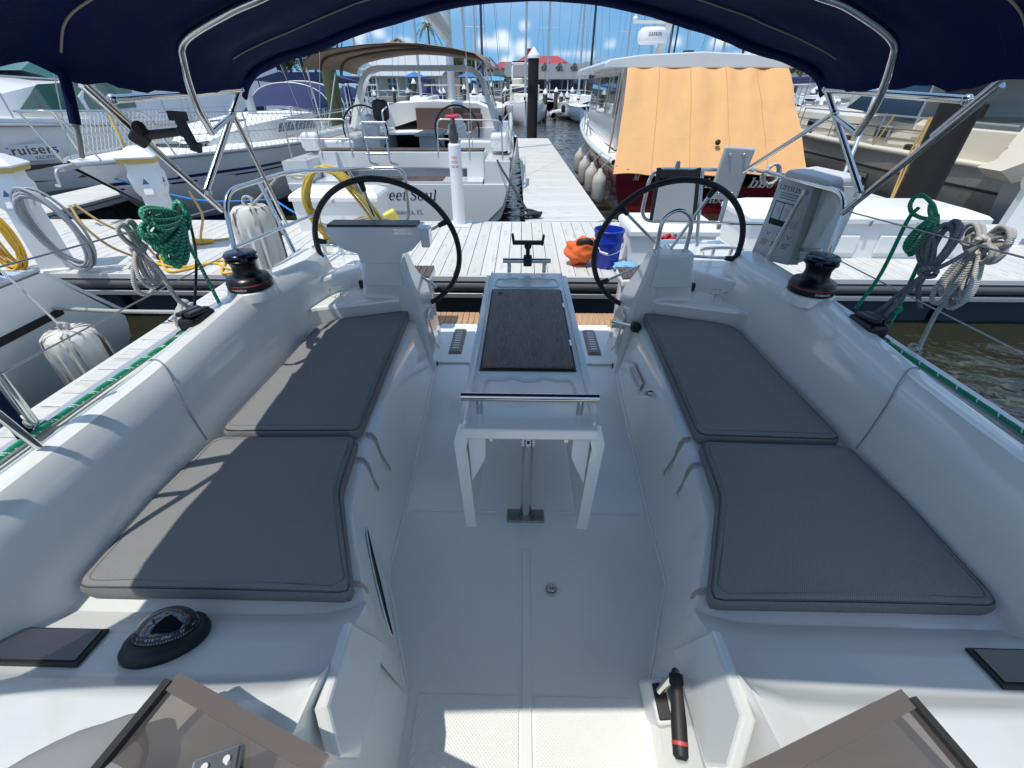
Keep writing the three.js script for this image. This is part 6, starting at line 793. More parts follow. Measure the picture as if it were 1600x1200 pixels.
  { const rows = []; for (let i = 0; i <= 14; i++) { const a = i / 14, z = lerp(-12.6, -14.2, a), h = 0.3 + 0.5 * Math.sin(Math.min(1, a * 1.5) * Math.PI / 2), w = lerp(0.95, 1.15, a); rows.push(Array.from({ length: 17 }, (_, j) => { const t = j / 16 * Math.PI; return [cx - Math.cos(t) * w, 1.4 + Math.pow(Math.sin(t), 0.6) * h, z]; })); } const sd = group('spray_hood', b, 'navy spray hood with white piping'); mesh('hood', loft(rows, { crease: 0, caps: false }), M.navyFar, sd); mesh('piping', [tube(rows[14].map((p) => [p[0], p[1] + 0.012, p[2]]), 0.018), tube(rows[7].map((p) => [p[0], p[1] + 0.012, p[2]]), 0.014)], M.plasticWhite, sd); }
  mesh('cockpit_awning', [loft([[-14.4, 0], [-15.7, -0.05]].map(([z, dy]) => [[cx - 1.3, 2.25 + dy, z], [cx - 0.6, 2.42 + dy, z], [cx + 0.6, 2.42 + dy, z], [cx + 1.3, 2.25 + dy, z], [cx + 1.3, 2.23 + dy, z], [cx - 1.3, 2.23 + dy, z]]), { closed: true, caps: true, crease: 0.4 }), bar([cx - 1.25, 1.1, -14.5], [cx - 1.25, 2.25, -14.5], 0.014), bar([cx + 1.25, 1.1, -14.5], [cx + 1.25, 2.25, -14.5], 0.014)], M.navyFar, b);
  rebase(b, cx, -6.15);
}
single('yellow_rope', tube([[-5.75, 1.74, -6.9], [-5.6, 1.3, -6.75], [-5.5, 1.16, -6.7]], 0.016), M.hose, 'short yellow line on the pulpit of the netted sailboat', 'rope');
{ // E: big white motor yacht at far left, bow towards us
  const b = thing('motor_yacht', 'large white motor yacht at far left with green tinted windscreen', 'motor yacht');
  const cx = -11.0, st = [[-7.4, cx + 0.3, 0.06, 1.72, -1.2], [-8.6, cx + 0.1, 1.0, 1.62, -0.6], [-10.4, cx, 1.75, 1.52], [-13, cx, 2.1, 1.42], [-17, cx, 2.15, 1.35], [-21, cx, 2.05, 1.3]];
  hullOf(b, 'hull', M.hullWhite, st, -0.5, 0.6); deckOf(b, M.hullWhite, st, 0.12);
  stripeOf(b, 'brown_band', std(new THREE.Color(0.12, 0.095, 0.075), 0.4), st, 0.3, 0.5);
  mesh('rub_rail', [-1, 1].map((s) => tube(st.map(([z, x, w, sh]) => [x + s * w, sh - 0.1, z]), 0.03, { seg: 40, n: 6 })), M.alu, b);
  mesh('fore_cabin', [loft([[-8.6, 0.4, 0.1], [-9.2, 1.1, 0.4], [-10.2, 1.6, 0.7], [-11.5, 1.85, 0.85]].map(([z, w, h]) => [[cx - w, 1.5, z], [cx - w * 0.85, 1.55 + h * 0.8, z], [cx, 1.6 + h, z], [cx + w * 0.85, 1.55 + h * 0.8, z], [cx + w, 1.5, z]]), { caps: true, crease: 0.5 })], M.hullWhite, b);
  mesh('windscreen', [loft([[-10.4, 1.6, 2.35], [-12.2, 1.6, 3.25]].map(([z, w, y]) => [[cx - w, y - 0.25, z - 0.5], [cx - w * 0.6, y, z], [cx + w * 0.6, y, z], [cx + w, y - 0.25, z - 0.5]]), { crease: 0.3 }), slab([[cx + 1.36, 1.66, -9.45], [cx + 1.3, 2.08, -10.1], [cx + 1.78, 2.2, -11.9], [cx + 1.9, 1.66, -11.7]], [1, 0.2, 0.28], 0.05)], phy(new THREE.Color(0.03, 0.13, 0.1), { roughness: 0.1, clearcoat: 0.8 }), b);
  mesh('superstructure', [loft([[-10.6, 1.8, 2.0, 2.1], [-12.2, 1.85, 2.0, 3.3], [-18, 1.85, 2.0, 3.5], [-20, 1.7, 2.0, 3.4]].map(([z, w, y0, y1]) => [[cx - w, 1.4, z], [cx - w * 0.95, y1 - 0.2, z], [cx - w * 0.8, y1, z], [cx + w * 0.8, y1, z], [cx + w * 0.95, y1 - 0.2, z], [cx + w, 1.4, z]]), { caps: true, crease: 0.4 }), loft([[-13.2, 2.9], [-13.9, 3.6], [-14.8, 4.1], [-15.6, 4.2]].map(([z, y]) => [[cx - 1.9, y, z], [cx + 1.9, y, z], [cx + 1.9, y - 0.35, z - 0.7], [cx - 1.9, y - 0.35, z - 0.7]]), { closed: true, caps: true, crease: 0.4 })], M.hullWhite, b);
  mesh('bow_rail', [-1, 1].map((s) => rail([[cx + s * 2.05, 1.45, -14], [cx + s * 2.0, 2.1, -13.6], [cx + s * 1.65, 2.2, -10.4], [cx + s * 0.95, 2.28, -8.6], [cx + 0.3, 2.3, -7.35]], 0.02, 0.15, { n: 6 })).concat([[-9.4, 1.3], [-11, 1.82], [-12.6, 2.0]].map(([z, w]) => bar([cx + w, 1.52, z], [cx + w, 2.2, z], 0.016))), M.steelFar, b);
  const nm = new THREE.PlaneGeometry(0.85, 0.28); nm.rotateY(0.85); nm.translate(cx + 1.42, 1.02, -9.3); mesh('maker_lettering', nm, std(0xffffff, 0.4, 0, { map: writing([{ t: 'Cruisers', f: 'bold 78px sans-serif', x: 150, y: 44, c: '#4a453f' }, { t: 'YACHTS', f: 'bold 30px sans-serif', x: 210, y: 98, c: '#4a453f' }], 320, 116, '#d3d5d6') }), b);
  mesh('anchor', [rail([[cx + 0.3, 1.66, -7.6], [cx + 0.32, 1.6, -7.15], [cx + 0.3, 1.35, -7.1], [cx + 0.1, 1.3, -7.2]], 0.022, 0.1, { n: 6 })], M.alu, b);
  rebase(b, cx, -7.4);
}
{ // F: stern of the white boat on the other side of the port finger dock
  const b = thing('neighbour_sailboat', 'white hull with black stripe at far left beyond the port finger dock', 'sailboat');
  const cx = -5.0, st = [[-3.5, cx, 1.38, 0.35], [-2.95, cx, 1.5, 0.95], [-1.5, cx, 1.62, 0.98], [0.5, cx, 1.68, 1.02], [3, cx, 1.4, 1.1], [6, cx, 0.4, 1.25]];
  hullOf(b, 'hull', phy(new THREE.Color(0.74, 0.76, 0.74), { roughness: 0.2, clearcoat: 0.5 }), st, -0.3, 0.9); deckOf(b, std(new THREE.Color(0.42, 0.5, 0.6), 0.6), st.slice(1), 0.04);
  mesh('reverse_transom', [slab([[cx - 1.48, 0.93, -2.97], [cx + 1.48, 0.93, -2.97], [cx + 1.36, 0.36, -3.5], [cx - 1.36, 0.36, -3.5]], [0, 0.7, -0.7], 0.03)], M.hullWhite, b);
  stripeOf(b, 'black_stripe', M.black, st.slice(1), 0.66, 0.72, [1]); mesh('toe_rail', [tube(st.slice(1).map(([z, x, w, sh]) => [x + w - 0.02, sh + 0.02, z]), 0.022, { seg: 30, n: 6 })], M.alu, b);
  stripeOf(b, 'antifoul_band', std(new THREE.Color(0.16, 0.2, 0.22), 0.5), st.slice(1), 0.0, 0.12, [1]);
  mesh('pushpit_rail', [rail([[cx + 1.4, 0.97, -2.75], [cx + 1.4, 1.55, -2.8], [cx + 0.3, 1.55, -2.95]], 0.014, 0.1, { n: 8 }), rail([[cx + 1.42, 1.55, -2.75], [cx + 1.55, 1.58, -1.3], [cx + 1.6, 1.6, 0.5]], 0.005, 0.1, { n: 6 }), bar([cx + 1.41, 1.25, -2.78], [cx + 0.3, 1.25, -2.93], 0.011), rail([[cx + 1.42, 1.27, -2.75], [cx + 1.58, 1.3, 0.5]], 0.004, 0.1, { n: 6 })], M.steelFar, b);
  mesh('stern_pole', [bar([cx + 0.95, 0.98, -2.7], [cx + 0.55, 2.5, -2.9], 0.03)], M.alu, b);
  mesh('rudder_lines', [tube([[cx + 1.1, 1.0, -2.6], [cx + 1.3, 1.12, -2.7], [cx + 1.45, 1.02, -2.75], [cx + 1.2, 1.0, -2.85]], 0.012), tube([[cx + 0.6, 1.0, -2.6], [cx + 0.95, 1.03, -2.7], [cx + 1.1, 1.2, -2.75]], 0.012)], M.black, b);
  rebase(b, cx, -3);
}

// ---------- far side of the basin ----------
const FAR = -62;
{ const q = struct('quay', 'far shore quay'); mesh('quay_bank', [box(420, 2, 180, [0, 0.1, FAR - 90])], std(new THREE.Color(0.3, 0.29, 0.26), 0.9), q); mesh('quay_wall', [box(420, 1.1, 0.3, [0, 0.5, FAR + 0.1])], std(new THREE.Color(0.34, 0.32, 0.29), 0.9), q); }
M.capPost = std(new THREE.Color(0.18, 0.16, 0.13), 0.9);
function farDock(x0, x1, z, w, label) { const d = struct('far_dock', label); mesh('dock_deck', [box(x1 - x0, 0.12, w, [(x0 + x1) / 2, 0.7, z])], std(new THREE.Color(0.5, 0.48, 0.44), 0.8), d); for (let i = 0; i < (x1 - x0) / 3; i++) mesh('dock_post', [bar([x0 + 1 + i * 3, -0.6, z], [x0 + 1 + i * 3, 0.7, z], 0.13, 0.13, 8)], M.capPost, d); return d; }
farDock(-34, 34, -57, 2, 'long far dock below the shore houses'); farDock(-30, -4, -43, 1.6, 'far dock behind the tan bimini'); farDock(8, 34, -46, 1.6, 'far dock behind the red boat');
{ let k = 0; const spots = [[-26, -36], [-22.5, -40], [-19, -42], [-17.5, -36], [-15.5, -40], [-14, -44], [-12.4, -41.5], [-11, -38], [-9.6, -43], [-8.6, -41], [-7.4, -46], [-6.3, -41], [-5, -44], [-3.8, -40], [-2.6, -43], [-1.6, -47], [-13, -52], [-9, -54], [-5.4, -52], [-2, -54], [1.6, -38], [2.9, -46], [3.4, -46.4], [3.9, -46.2], [4.4, -46.8], [4.9, -46.2], [5.4, -40], [6.6, -47], [8, -44], [9.5, -50], [12, -43], [14, -48], [16.5, -42], [19, -46], [22, -40], [25, -45], [28, -40]];
  const where = (x) => (x < -12 ? 'left of the tan bimini' : x < -6 ? 'behind the tan bimini' : x < 0 ? 'right of the tan bimini' : x < 7 ? 'between the black piling and the red boat' : 'behind the red boat and motor sailer');
  const ord = ['first', 'second', 'third', 'fourth', 'fifth', 'sixth', 'seventh', 'eighth', 'ninth', 'tenth'], rank = (x, z) => spots.filter((q) => where(q[0]) === where(x) && q[0] / q[1] > x / z).length;
  for (const [x, z] of spots) { const h = (x > 1 && x < 8 ? 1.25 : 1.6) + (x > 1 && x < 8 ? 0.6 : 1.1) * hash3(k, 4, 4); piling('mooring_piling', `${ord[rank(x, z)]} white capped piling from the left, ${where(x)}`, x, z, 0.17, h, M.pileGrey, 0.3, `far capped pilings ${where(x)}`, -0.8, 12); k++; } }
function yacht(x, z, o) { // moored sailing yacht far off
  const b = thing('moored_yacht', o.label, 'sailboat', [x, 0, z], o.turn ?? 0, o.group), L = o.L ?? 10, B = (o.B ?? 3.2) / 2;
  const st = [[L * 0.5, 0, B * 0.75, 1.0], [L * 0.2, 0, B, 1.0], [-L * 0.1, 0, B, 1.06], [-L * 0.35, 0, B * 0.55, 1.2], [-L * 0.5, 0, 0.04, 1.35]].reverse().map(([zz, c, w, h]) => [zz, c, w, h]);
  hullOf(b, 'hull', o.hull ?? M.hullWhite, st, -0.4, 0.75); deckOf(b, M.deckWhite, st, 0.08);
  mesh('cabin', [loft([[-L * 0.22, 0.3, 0.15], [-L * 0.12, 0.75, 0.45], [L * 0.14, 0.95, 0.55], [L * 0.18, 0.95, 0.5]].map(([zz, w, h]) => [[-w, 1.05, zz], [-w * 0.85, 1.1 + h, zz], [w * 0.85, 1.1 + h, zz], [w, 1.05, zz]]), { caps: true, crease: 0.4 })], M.deckWhite, b);
  mesh('window_band', [box(1.85, 0.14, L * 0.2, [0, 1.36, L * 0.02])], M.glassDark, b);
  const ms = group('mast', b), H = o.H ?? 14, mm = o.mast ?? M.alu; mesh('spar', [bar([0, 1.4, -L * 0.06], [0, H, -L * 0.06], 0.09, 0.07, 10)], mm, ms); for (const f of [0.45, 0.72]) mesh('spreader', [bar([-0.95, H * f, -L * 0.06], [0.95, H * f, -L * 0.06], 0.025, 0.025, 6)], mm, ms);
  for (const s of [-1, 1]) mesh('shroud', [bar([s * B * 0.95, 1.05, -L * 0.05], [s * 0.95, H * 0.45, -L * 0.06], 0.011, 0.011, 4), bar([s * 0.95, H * 0.45, -L * 0.06], [s * 0.9, H * 0.72, -L * 0.06], 0.011, 0.011, 4), bar([s * 0.9, H * 0.72, -L * 0.06], [0, H, -L * 0.06], 0.011, 0.011, 4)], M.wire, b);
  mesh('stay', [bar([0, 1.35, -L * 0.49], [0, H, -L * 0.06], 0.012, 0.012, 4), bar([0, 1.1, L * 0.49], [0, H, -L * 0.06], 0.012, 0.012, 4)], M.wire, b);
  mesh('boom', [bar([0, 2.5, -L * 0.05], [0, 2.55, L * 0.36], 0.16, 0.11, 8)], o.sail ?? M.navyFar, b);
  if (o.hood) mesh('spray_hood', [at(new THREE.SphereGeometry(0.95, 16, 10, 0, Math.PI * 2, 0, Math.PI / 2).scale(1, 0.8, 0.9), [0, 1.4, L * 0.2])], o.hood, b);
  mesh('guard_rail', [-1, 1].map((s) => rail([[s * B * 0.72, 1.6, L * 0.48], [s * B * 0.98, 1.6, L * 0.15], [s * B * 0.98, 1.66, -L * 0.1], [s * B * 0.5, 1.8, -L * 0.36], [0, 1.95, -L * 0.49]], 0.018, 0.2, { n: 5 })), M.steelFar, b);
  return b;
}
const dark = std(new THREE.Color(0.04, 0.045, 0.05), 0.4, 0.3);
[[-2.9, -37, { mast: std(new THREE.Color(0.03, 0.05, 0.1), 0.4), L: 10, H: 16, label: 'far yacht with dark blue mast right of the tan bimini' }], [0.15, -39, { L: 11, H: 17, label: 'far yacht with pale mast rising behind the black piling', turn: 3.14 }], [5.1, -40, { mast: dark, L: 10, H: 16, label: 'far yacht with black mast left of the red boat roof', hull: phy(new THREE.Color(0.3, 0.4, 0.55), { roughness: 0.3 }) }], [4.6, -44, { L: 10, H: 13.5, label: 'far yacht with pale mast left of the black mast', turn: 3.14 }], [8.5, -36, { L: 11, H: 15, label: 'far yacht left of the radar mast' }], [10.8, -40, { L: 11, H: 17, mast: dark, label: 'far dark masted yacht behind the radar mast' }], [12.5, -35, { L: 10, H: 14, label: 'far yacht right of the radar mast', turn: 3.14 }], [15.5, -38, { L: 12, H: 17, mast: dark, label: 'far dark masted yacht behind the apricot cover' }], [17.5, -36, { L: 11, H: 15, label: 'far yacht behind the right end of the red boat roof' }], [21.5, -38, { L: 11, H: 16, label: 'far yacht furthest right, behind the motor sailer', turn: 3.14 }], [-6.8, -35, { L: 10, H: 15, label: 'far yacht behind the tan bimini', hood: M.navyFar, turn: 3.14 }], [-10.5, -33, { L: 10, H: 14, label: 'far yacht left of the white house', hood: M.navyFar }], [-17.5, -34, { L: 11, H: 15, mast: dark, label: 'far yacht left of the palm trees', turn: 3.14 }], [-22, -33, { L: 11, H: 14, label: 'far yacht furthest left, over the netted sailboat' }], [9.6, -50, { L: 10, H: 14, label: 'more distant yacht just left of the radar mast' }], [11.9, -52, { L: 10, H: 15, label: 'more distant yacht just behind the radar dome', turn: 3.14 }], [14.2, -51, { L: 10, H: 16, mast: dark, label: 'more distant dark masted yacht right of the radar mast' }], [18.2, -52, { L: 11, H: 15, label: 'more distant yacht over the middle of the apricot cover' }], [20.6, -50, { L: 11, H: 16, label: 'more distant yacht over the right end of the apricot cover', turn: 3.14 }], [25.5, -51, { L: 11, H: 15, label: 'more distant yacht over the motor sailer bow' }], [-4.6, -51, { L: 10, H: 15, label: 'more distant yacht in front of the gabled house' }], [2.4, -52, { L: 10, H: 15, label: 'more distant yacht right of the black piling' }], [18.6, -24, { L: 11, H: 15, label: 'yacht with furled sail behind the motor sailer bow', turn: 3.14 }]].forEach(([x, z, o]) => yacht(x, z, o));
{ // white trawler beside the black piling, bow towards us
  const b = thing('moored_trawler', 'white flybridge boat with blue trim behind the black piling', 'motor boat', [0.1, 0, -39]); const st = [[4.2, 0, 0.06, 1.55], [3.2, 0, 0.9, 1.4], [1, 0, 1.5, 1.2], [-3, 0, 1.6, 1.05], [-5, 0, 1.5, 1.0]];
  hullOf(b, 'hull', M.hullWhite, st, -0.4, 0.75); deckOf(b, M.deckWhite, st, 0.06); stripeOf(b, 'blue_trim', M.navyPaint, st, 0.72, 0.86); stripeOf(b, 'boot_stripe', std(new THREE.Color(0.02, 0.2, 0.25), 0.5), st, 0.0, 0.12);
  mesh('deckhouse', [rbox(2.2, 1.1, 3.6, 0.12, [0, 1.75, -1.6]), rbox(1.6, 0.5, 1.4, 0.1, [0, 1.5, 1.0]), rbox(1.9, 0.5, 1.8, 0.1, [0, 2.45, -1.6])], std(new THREE.Color(0.72, 0.69, 0.6), 0.5), b); mesh('windscreen', [rbox(1.9, 0.42, 0.06, 0.02, [0, 1.95, 0.19])], M.glassDark, b); mesh('bimini_frame', [rail([[-0.95, 2.6, -0.8], [-0.95, 3.55, -1.3], [0.95, 3.55, -1.3], [0.95, 2.6, -0.8]], 0.05, 0.3, { n: 6 }), rbox(2.0, 0.12, 2.0, 0.05, [0, 3.6, -2.2])], M.hullWhite, b); mesh('dark_canopy', [rbox(1.9, 0.06, 1.9, 0.02, [0, 3.72, -2.2])], M.navyFar, b);
  mesh('bow_rail', [-1, 1].map((s) => rail([[s * 1.5, 1.3, 0.2], [s * 1.45, 1.9, 0.4], [s * 0.85, 2.05, 3.0], [0, 2.15, 4.2]], 0.03, 0.2, { n: 5 })), M.hullWhite, b); }
{ const b = thing('dinghy', 'small grey inflatable dinghy right of the black piling', 'dinghy', [3.1, 0, -41]); mesh('tube', [tube([[-0.7, 0.3, 1.4], [-0.75, 0.3, -0.8], [0, 0.42, -1.7], [0.75, 0.3, -0.8], [0.7, 0.3, 1.4]], 0.22, { seg: 40 })], std(new THREE.Color(0.6, 0.6, 0.6), 0.6), b); mesh('floor', [box(1.2, 0.1, 2.6, [0, 0.2, 0])], M.black, b); mesh('outboard', [rbox(0.3, 0.5, 0.35, 0.1, [0, 0.75, 1.5])], M.black, b); }
[[-8.5, -27, 'small white runabout behind the tan bimini, nearest', 0.5], [-4.2, -31, 'small white runabout right of the tan bimini', 1.2], [-13.5, -29, 'small white runabout left of the green piling', 1.5], [6.2, -33, 'small white runabout left of the red boat bow', 0.4], [14, -27, 'small white runabout behind the motor sailer', 1.4]].forEach(([x, z, label, t]) => { const b = thing('runabout', label, 'motor boat', [x, 0, z], t); const st = [[2.8, 0, 0.05, 0.95], [1.8, 0, 0.7, 0.85], [0, 0, 1.1, 0.75], [-2.8, 0, 1.05, 0.7]]; hullOf(b, 'hull', M.hullWhite, st, -0.3, 0.8); deckOf(b, M.deckWhite, st, 0.03); mesh('console', [rbox(0.8, 0.7, 0.7, 0.1, [0, 1.05, -0.4])], M.deckWhite, b); mesh('t_top', [rbox(1.6, 0.06, 1.8, 0.02, [0, 2.2, -0.6]), bar([-0.6, 0.8, 0], [-0.6, 2.2, 0], 0.03), bar([0.6, 0.8, 0], [0.6, 2.2, 0], 0.03), bar([-0.6, 0.8, -1.1], [-0.6, 2.2, -1.1], 0.03), bar([0.6, 0.8, -1.1], [0.6, 2.2, -1.1], 0.03)], b.id % 2 ? M.navyFar : M.hullWhite, b); mesh('outboard', [rbox(0.35, 0.7, 0.5, 0.1, [0, 0.85, -3.0])], M.black, b); });
// houses on the shore
M.roofGrey = std(new THREE.Color(0.15, 0.16, 0.165), 0.8); M.roofRed = std(new THREE.Color(0.36, 0.045, 0.05), 0.7); M.wallTan = std(new THREE.Color(0.4, 0.34, 0.27), 0.8); M.wallWhite = std(new THREE.Color(0.62, 0.62, 0.6), 0.8); M.roofMetal = std(new THREE.Color(0.5, 0.53, 0.54), 0.45, 0.2);
const G = 1.1;
function house(name, label, x0, x1, z, dep, eave, ridge, wall, roof, o = {}) {
  const b = thing(name, label, 'building', [(x0 + x1) / 2, G, z]), w = x1 - x0, ov = o.over ?? 0.5;
  mesh('wall', [box(w, eave, dep, [0, eave / 2, -dep / 2])], wall, b);
  if (o.gableFront) { const g = shape2([[-w / 2 - ov, eave], [w / 2 + ov, eave], [0, ridge]]); mesh('gable', [at(extrudeZ(shape2([[-w / 2, eave], [w / 2, eave], [0, ridge - 0.15]]), 0.2), [0, 0, -0.18])], wall, b); mesh('roof', [slab([[-w / 2 - ov, eave - 0.2, 0.5], [0, ridge, 0.5], [0, ridge, -dep], [-w / 2 - ov, eave - 0.2, -dep]], [-(ridge - eave), w / 2, 0], 0.15), slab([[w / 2 + ov, eave - 0.2, 0.5], [0, ridge, 0.5], [0, ridge, -dep], [w / 2 + ov, eave - 0.2, -dep]], [(ridge - eave), w / 2, 0], 0.15)], roof, b); void g; }
  else { const hip = o.hip ?? 0; const r = [[-w / 2 - ov, eave, ov], [w / 2 + ov, eave, ov], [w / 2 + ov - hip, ridge, -dep / 2], [-w / 2 - ov + hip, ridge, -dep / 2]]; const q = r.map(([x, y, zz]) => [x, y, -dep - zz]); mesh('roof', [loft([[r[0], r[1]], [r[3], r[2]]], { crease: 0 }), loft([[[q[0][0], eave, -dep - ov], [q[1][0], eave, -dep - ov]], [r[3], r[2]]], { crease: 0 }), poly([r[0], r[3], [r[0][0], eave, -dep - ov]]), poly([r[1], [r[1][0], eave, -dep - ov], r[2]])], roof, b); }
  (o.windows ?? []).forEach(([x, y, ww, h]) => { const f = mesh('window', [box(ww + 0.24, h + 0.24, 0.08, [x, y, 0.05])], M.plasticWhite, b); mesh('pane', [box(ww, h, 0.04, [x, y, 0.11])], M.glassDark, f); mesh('glazing_bar', [box(0.08, h, 0.02, [x, y, 0.14]), box(ww, 0.08, 0.02, [x, y, 0.14])], M.plasticWhite, f); });
  if (o.porch) { const [d, py] = o.porch; mesh('porch_roof', [slab([[-w / 2 - 0.4, py + 0.5, 0], [w / 2 + 0.4, py + 0.5, 0], [w / 2 + 0.4, py, d], [-w / 2 - 0.4, py, d]], [0, d, 0.5], 0.12)], o.porchMat ?? roof, b); for (let i = 0; i <= Math.round(w / 2.4); i++) mesh('porch_post', [bar([-w / 2 + i * w / Math.round(w / 2.4), -0.4, d - 0.2], [-w / 2 + i * w / Math.round(w / 2.4), py, d - 0.2], 0.07, 0.07, 6)], M.plasticWhite, b); mesh('porch_rail', [box(w, 0.08, 0.06, [0, 0.75, d - 0.15]), box(w, 0.06, 0.06, [0, 0.1, d - 0.15])], M.plasticWhite, b); }
  (o.dormers ?? []).forEach((x) => { const f = group('dormer', b), yb = lerp(eave, ridge, 0.42), zz = -lerp(-ov, dep / 2, 0.42); mesh('dormer_wall', [at(extrudeZ(shape2([[-0.28, 0], [0.28, 0], [0.28, 0.5], [0, 0.82], [-0.28, 0.5]]), 1.6), [x, yb, zz - 1.4])], M.wallTan, f); mesh('dormer_roof', [slab([[x - 0.4, yb + 0.4, zz + 0.3], [x, yb + 0.88, zz + 0.3], [x, yb + 0.88, zz - 2], [x - 0.4, yb + 0.4, zz - 2]], [-1, 0.85, 0], 0.08), slab([[x + 0.4, yb + 0.4, zz + 0.3], [x, yb + 0.88, zz + 0.3], [x, yb + 0.88, zz - 2], [x + 0.4, yb + 0.4, zz - 2]], [1, 0.85, 0], 0.08)], roof, f); mesh('dormer_window', [box(0.34, 0.42, 0.05, [x, yb + 0.28, zz + 0.22])], M.glassDark, f); });
  if (o.chimney) mesh('chimney', [box(0.9, 1.6, 0.9, [o.chimney, ridge + 0.3, -dep / 2])], M.roofRed, b);
  return b;
}
house('waterside_restaurant', 'low building with grey roof and three dormers across the water', 1.2, 8.6, -74, 9, 2.3, 3.95, std(new THREE.Color(0.02, 0.03, 0.06), 0.7), M.roofGrey, { dormers: [-1.9, 0.2, 2.3], porch: [1.8, 1.9], hip: 0 });
house('waterside_restaurant', 'grey roofed wing left of the black piling top', -2.4, 1.0, -75, 9, 2.3, 4.2, M.wallTan, M.roofGrey, { over: 0.3, windows: [[-0.8, 1.4, 0.8, 0.9], [0.8, 1.4, 0.8, 0.9]] });
house('shore_house', 'tan gabled house with blue awning right of the tan bimini', -6.4, -2.9, -70, 8, 2.4, 4.1, M.wallTan, M.roofGrey, { gableFront: 1, windows: [[-0.9, 1.5, 0.8, 1], [0.9, 1.5, 0.8, 1]], porch: [1.6, 1.7], porchMat: std(new THREE.Color(0.12, 0.36, 0.55), 0.6) });
house('shore_hall', 'long red roofed building behind the grey roof', -1.5, 8.2, -96, 12, 4.4, 6.0, M.wallWhite, M.roofRed, { hip: 2.2, chimney: -2.2 });
house('shore_hall', 'lower red roofed wing left of the black piling', -5.2, -1.7, -94, 10, 3.9, 5.0, M.wallTan, M.roofRed, { hip: 1.5, windows: [[0, 2.4, 1.4, 1]] });
house('shore_house', 'white house with metal roof seen under the tan bimini', -20.5, -10.2, -66, 9, 2.6, 4.7, M.wallWhite, M.roofMetal, { porch: [2.4, 2.1], porchMat: M.roofMetal, windows: [[-3.6, 1.4, 1, 1.1], [-1.2, 1.4, 1, 1.1], [1.4, 1.4, 1, 1.1], [3.8, 1.4, 1, 1.1]] });
house('shore_house', 'upper storey with white window above the metal roof', -19, -14.2, -72, 8, 4.9, 6.3, M.wallWhite, M.roofMetal, { gableFront: 1, windows: [[0.3, 4.0, 1.3, 1.2]] });
house('shore_house', 'orange roofed house behind the metal roof', -15, -10, -84, 8, 4.6, 6.2, M.wallTan, std(new THREE.Color(0.45, 0.12, 0.06), 0.8), { hip: 1.5 });
house('shore_house', 'orange roofed house at far left behind the palm trees', -46, -36, -80, 9, 2.0, 2.9, M.wallTan, std(new THREE.Color(0.4, 0.13, 0.07), 0.8), { hip: 2, windows: [[-3, 1.4, 1, 1], [0, 1.4, 1, 1], [3, 1.4, 1, 1]] });
house('shore_hall', 'red roofed building at right behind the motor sailer', 24, 46, -74, 10, 3.2, 4.6, M.wallWhite, M.roofRed, { hip: 2, windows: [[-8, 1.8, 1.2, 1.2], [-5, 1.8, 1.2, 1.2], [-2, 1.8, 1.2, 1.2], [1, 1.8, 1.2, 1.2]] });
house('shore_hall', 'brown flat fronted building behind the far masts', 9.2, 17.5, -80, 10, 3.4, 4.4, std(new THREE.Color(0.16, 0.1, 0.08), 0.8), M.roofGrey, { hip: 1 });
// trees
M.leafA = phy(new THREE.Color(0.05, 0.085, 0.014), { roughness: 0.8, transmission: 0.25, thickness: 0 }); M.leafB = phy(new THREE.Color(0.09, 0.12, 0.02), { roughness: 0.8, transmission: 0.25, thickness: 0 }); M.bark = std(new THREE.Color(0.14, 0.11, 0.085), 0.95);
function leafCloud(n, spread, size, blobs) { const pos = new Float32Array(n * 9); for (let i = 0; i < n; i++) { const b = blobs[Math.floor(rnd() * blobs.length)]; let v; do v = new THREE.Vector3(rr(-1, 1), rr(-1, 1), rr(-1, 1)); while (v.lengthSq() > 1); v.setLength(Math.pow(v.length(), 0.5)); const c = [b[0] + v.x * b[3], b[1] + v.y * b[3] * 0.8, b[2] + v.z * b[3]], s = size * rr(0.6, 1.3); for (let k = 0; k < 3; k++) { pos[i * 9 + k * 3] = c[0] + rr(-s, s); pos[i * 9 + k * 3 + 1] = c[1] + rr(-s, s) * 0.8; pos[i * 9 + k * 3 + 2] = c[2] + rr(-s, s); } } const g = new THREE.BufferGeometry(); g.setAttribute('position', new THREE.BufferAttribute(pos, 3)); g.computeVertexNormals(); return g; }
function tree(x, z, h, r, m, label, n = 5200) { const t = thing('shade_tree', label, 'tree', [x, G, z]); const bl = []; for (let i = 0; i < 11; i++) { const a = i * 2.4, k = Math.sqrt(i / 11); bl.push([Math.cos(a) * r * k * 0.75, h * (0.62 + 0.24 * hash3(i, 3, x | 0)) - k * 0.4, Math.sin(a) * r * k * 0.75, r * rr(0.28, 0.46)]); } const parts = [bar([0, -0.1, 0], [0.1, h * 0.5, 0], 0.22, 0.14, 10)]; for (const b of bl.slice(0, 7)) parts.push(bar([0.1, h * 0.42, 0], [b[0], b[1], b[2]], 0.09, 0.03, 6)); mesh('trunk', parts, M.bark, t); const cr = mesh('crown', leafCloud(n, r, 0.15, bl), m, t); cr.userData.label = 'leafy crown'; }
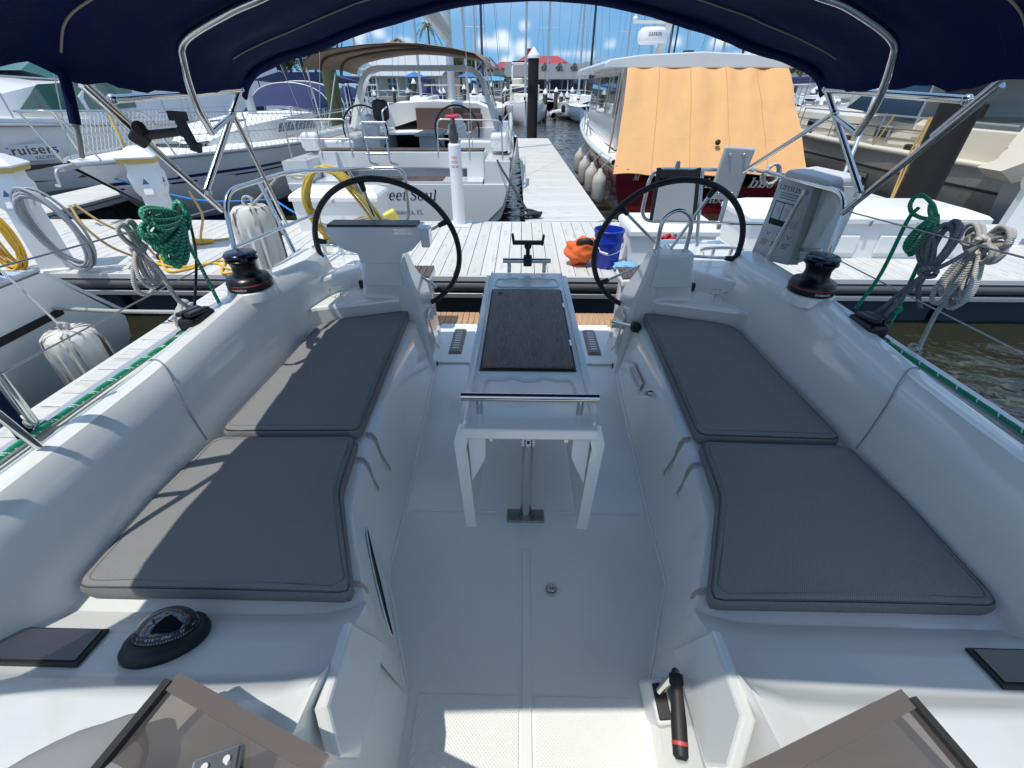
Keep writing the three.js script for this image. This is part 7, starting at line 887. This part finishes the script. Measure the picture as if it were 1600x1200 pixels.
function palm(x, z, h, label, n = 15, S = 1) { const t = thing('palm_tree', label, 'tree', [x, G, z]); mesh('trunk', [tube([[0, -0.1, 0], [0.15, h * 0.5, 0], [0.1, h, 0]], 0.13 * S, { seg: 12, n: 8 })], M.bark, t);
  for (let k = 0; k < n; k++) { const a = k * 2.39996, up = rr(-0.15, 1.0), L = S * rr(1.5, 2.1), pos = [], c = new THREE.Vector3(Math.cos(a), 0, Math.sin(a)), sd = new THREE.Vector3(-Math.sin(a), 0, Math.cos(a)); const P = (t2) => new THREE.Vector3(0.1, h, 0).addScaledVector(c, L * t2 * 0.85).add(new THREE.Vector3(0, L * (up * t2 - 0.95 * t2 * t2), 0)); for (let i = 0; i < 16; i++) { const t2 = 0.08 + i / 17, p = P(t2), q = P(t2 + 0.05), w = S * 0.5 * Math.sin(Math.min(1, t2 * 1.1 + 0.15) * Math.PI) + 0.06; for (const s of [-1, 1]) { const e = p.clone().addScaledVector(sd, s * w).add(new THREE.Vector3(0, -0.28 * w - rr(0, 0.1), 0)).addScaledVector(c, 0.25); pos.push(p.x, p.y, p.z, q.x, q.y, q.z, e.x, e.y, e.z); } } const g = new THREE.BufferGeometry(); g.setAttribute('position', new THREE.Float32BufferAttribute(pos, 3)); g.computeVertexNormals(); mesh('frond', g, k % 3 ? M.leafB : M.leafA, t); } }
palm(-28.8, -63.5, 4.4, 'broad palm left of the green piling', 24, 1.7); palm(-27.2, -65, 5.6, 'taller palm beside the green piling', 20, 1.5); tree(-25.2, -64, 8.0, 3.0, M.leafB, 'bright green tree beside the green piling', 9000); tree(-22.5, -65, 8.8, 2.8, M.leafA, 'dark tree top right of the green piling', 8000); tree(-31.5, -66, 5.6, 3.0, M.leafA, 'low tree left of the palms', 8000); tree(-29.6, -67, 7.2, 3.2, M.leafB, 'broad bright tree behind the palms', 9000); tree(-34.8, -65, 5.0, 2.8, M.leafB, 'low bright tree at the left end of the palms');
palm(-13.6, -78, 8.2, 'single palm above the tan bimini'); tree(-9.5, -80, 6.0, 2.2, M.leafA, 'tree behind the tan bimini boom'); tree(-7.5, -76, 5.2, 2.0, M.leafA, 'tree between the metal roof and the gabled house'); tree(-38, -64, 5.0, 2.6, M.leafA, 'tree at far left behind the motor yacht rail'); tree(33, -64, 5.2, 2.6, M.leafB, 'tree right of the bimini leg over the motor sailer'); tree(41, -64, 5.6, 2.8, M.leafA, 'tree at far right over the motor sailer enclosure'); tree(20, -66, 4.4, 2.4, M.leafA, 'low tree behind the far yachts at right'); tree(4.3, -90, 5.0, 2.0, M.leafA, 'low tree between the grey and red roofs'); tree(7.6, -90, 4.8, 1.8, M.leafA, 'low tree at the right end of the red roof');
for (const [x, z, l] of [[-13, -63, 'blue parasol in front of the metal roofed house'], [-6.5, -63, 'blue parasol right of the tan bimini frame']]) { const p = thing('parasol', l, 'parasol', [x, G, z]); mesh('canopy', [lathe([[0.02, 2.6], [1.4, 2.1], [1.4, 2.0], [0, 2.45]], [0, 0, 0], 8)], std(new THREE.Color(0.05, 0.16, 0.4), 0.8), p); mesh('pole', [bar([0, 0, 0], [0, 2.6, 0], 0.03)], M.plasticWhite, p); }

renderer.render(scene, camera);
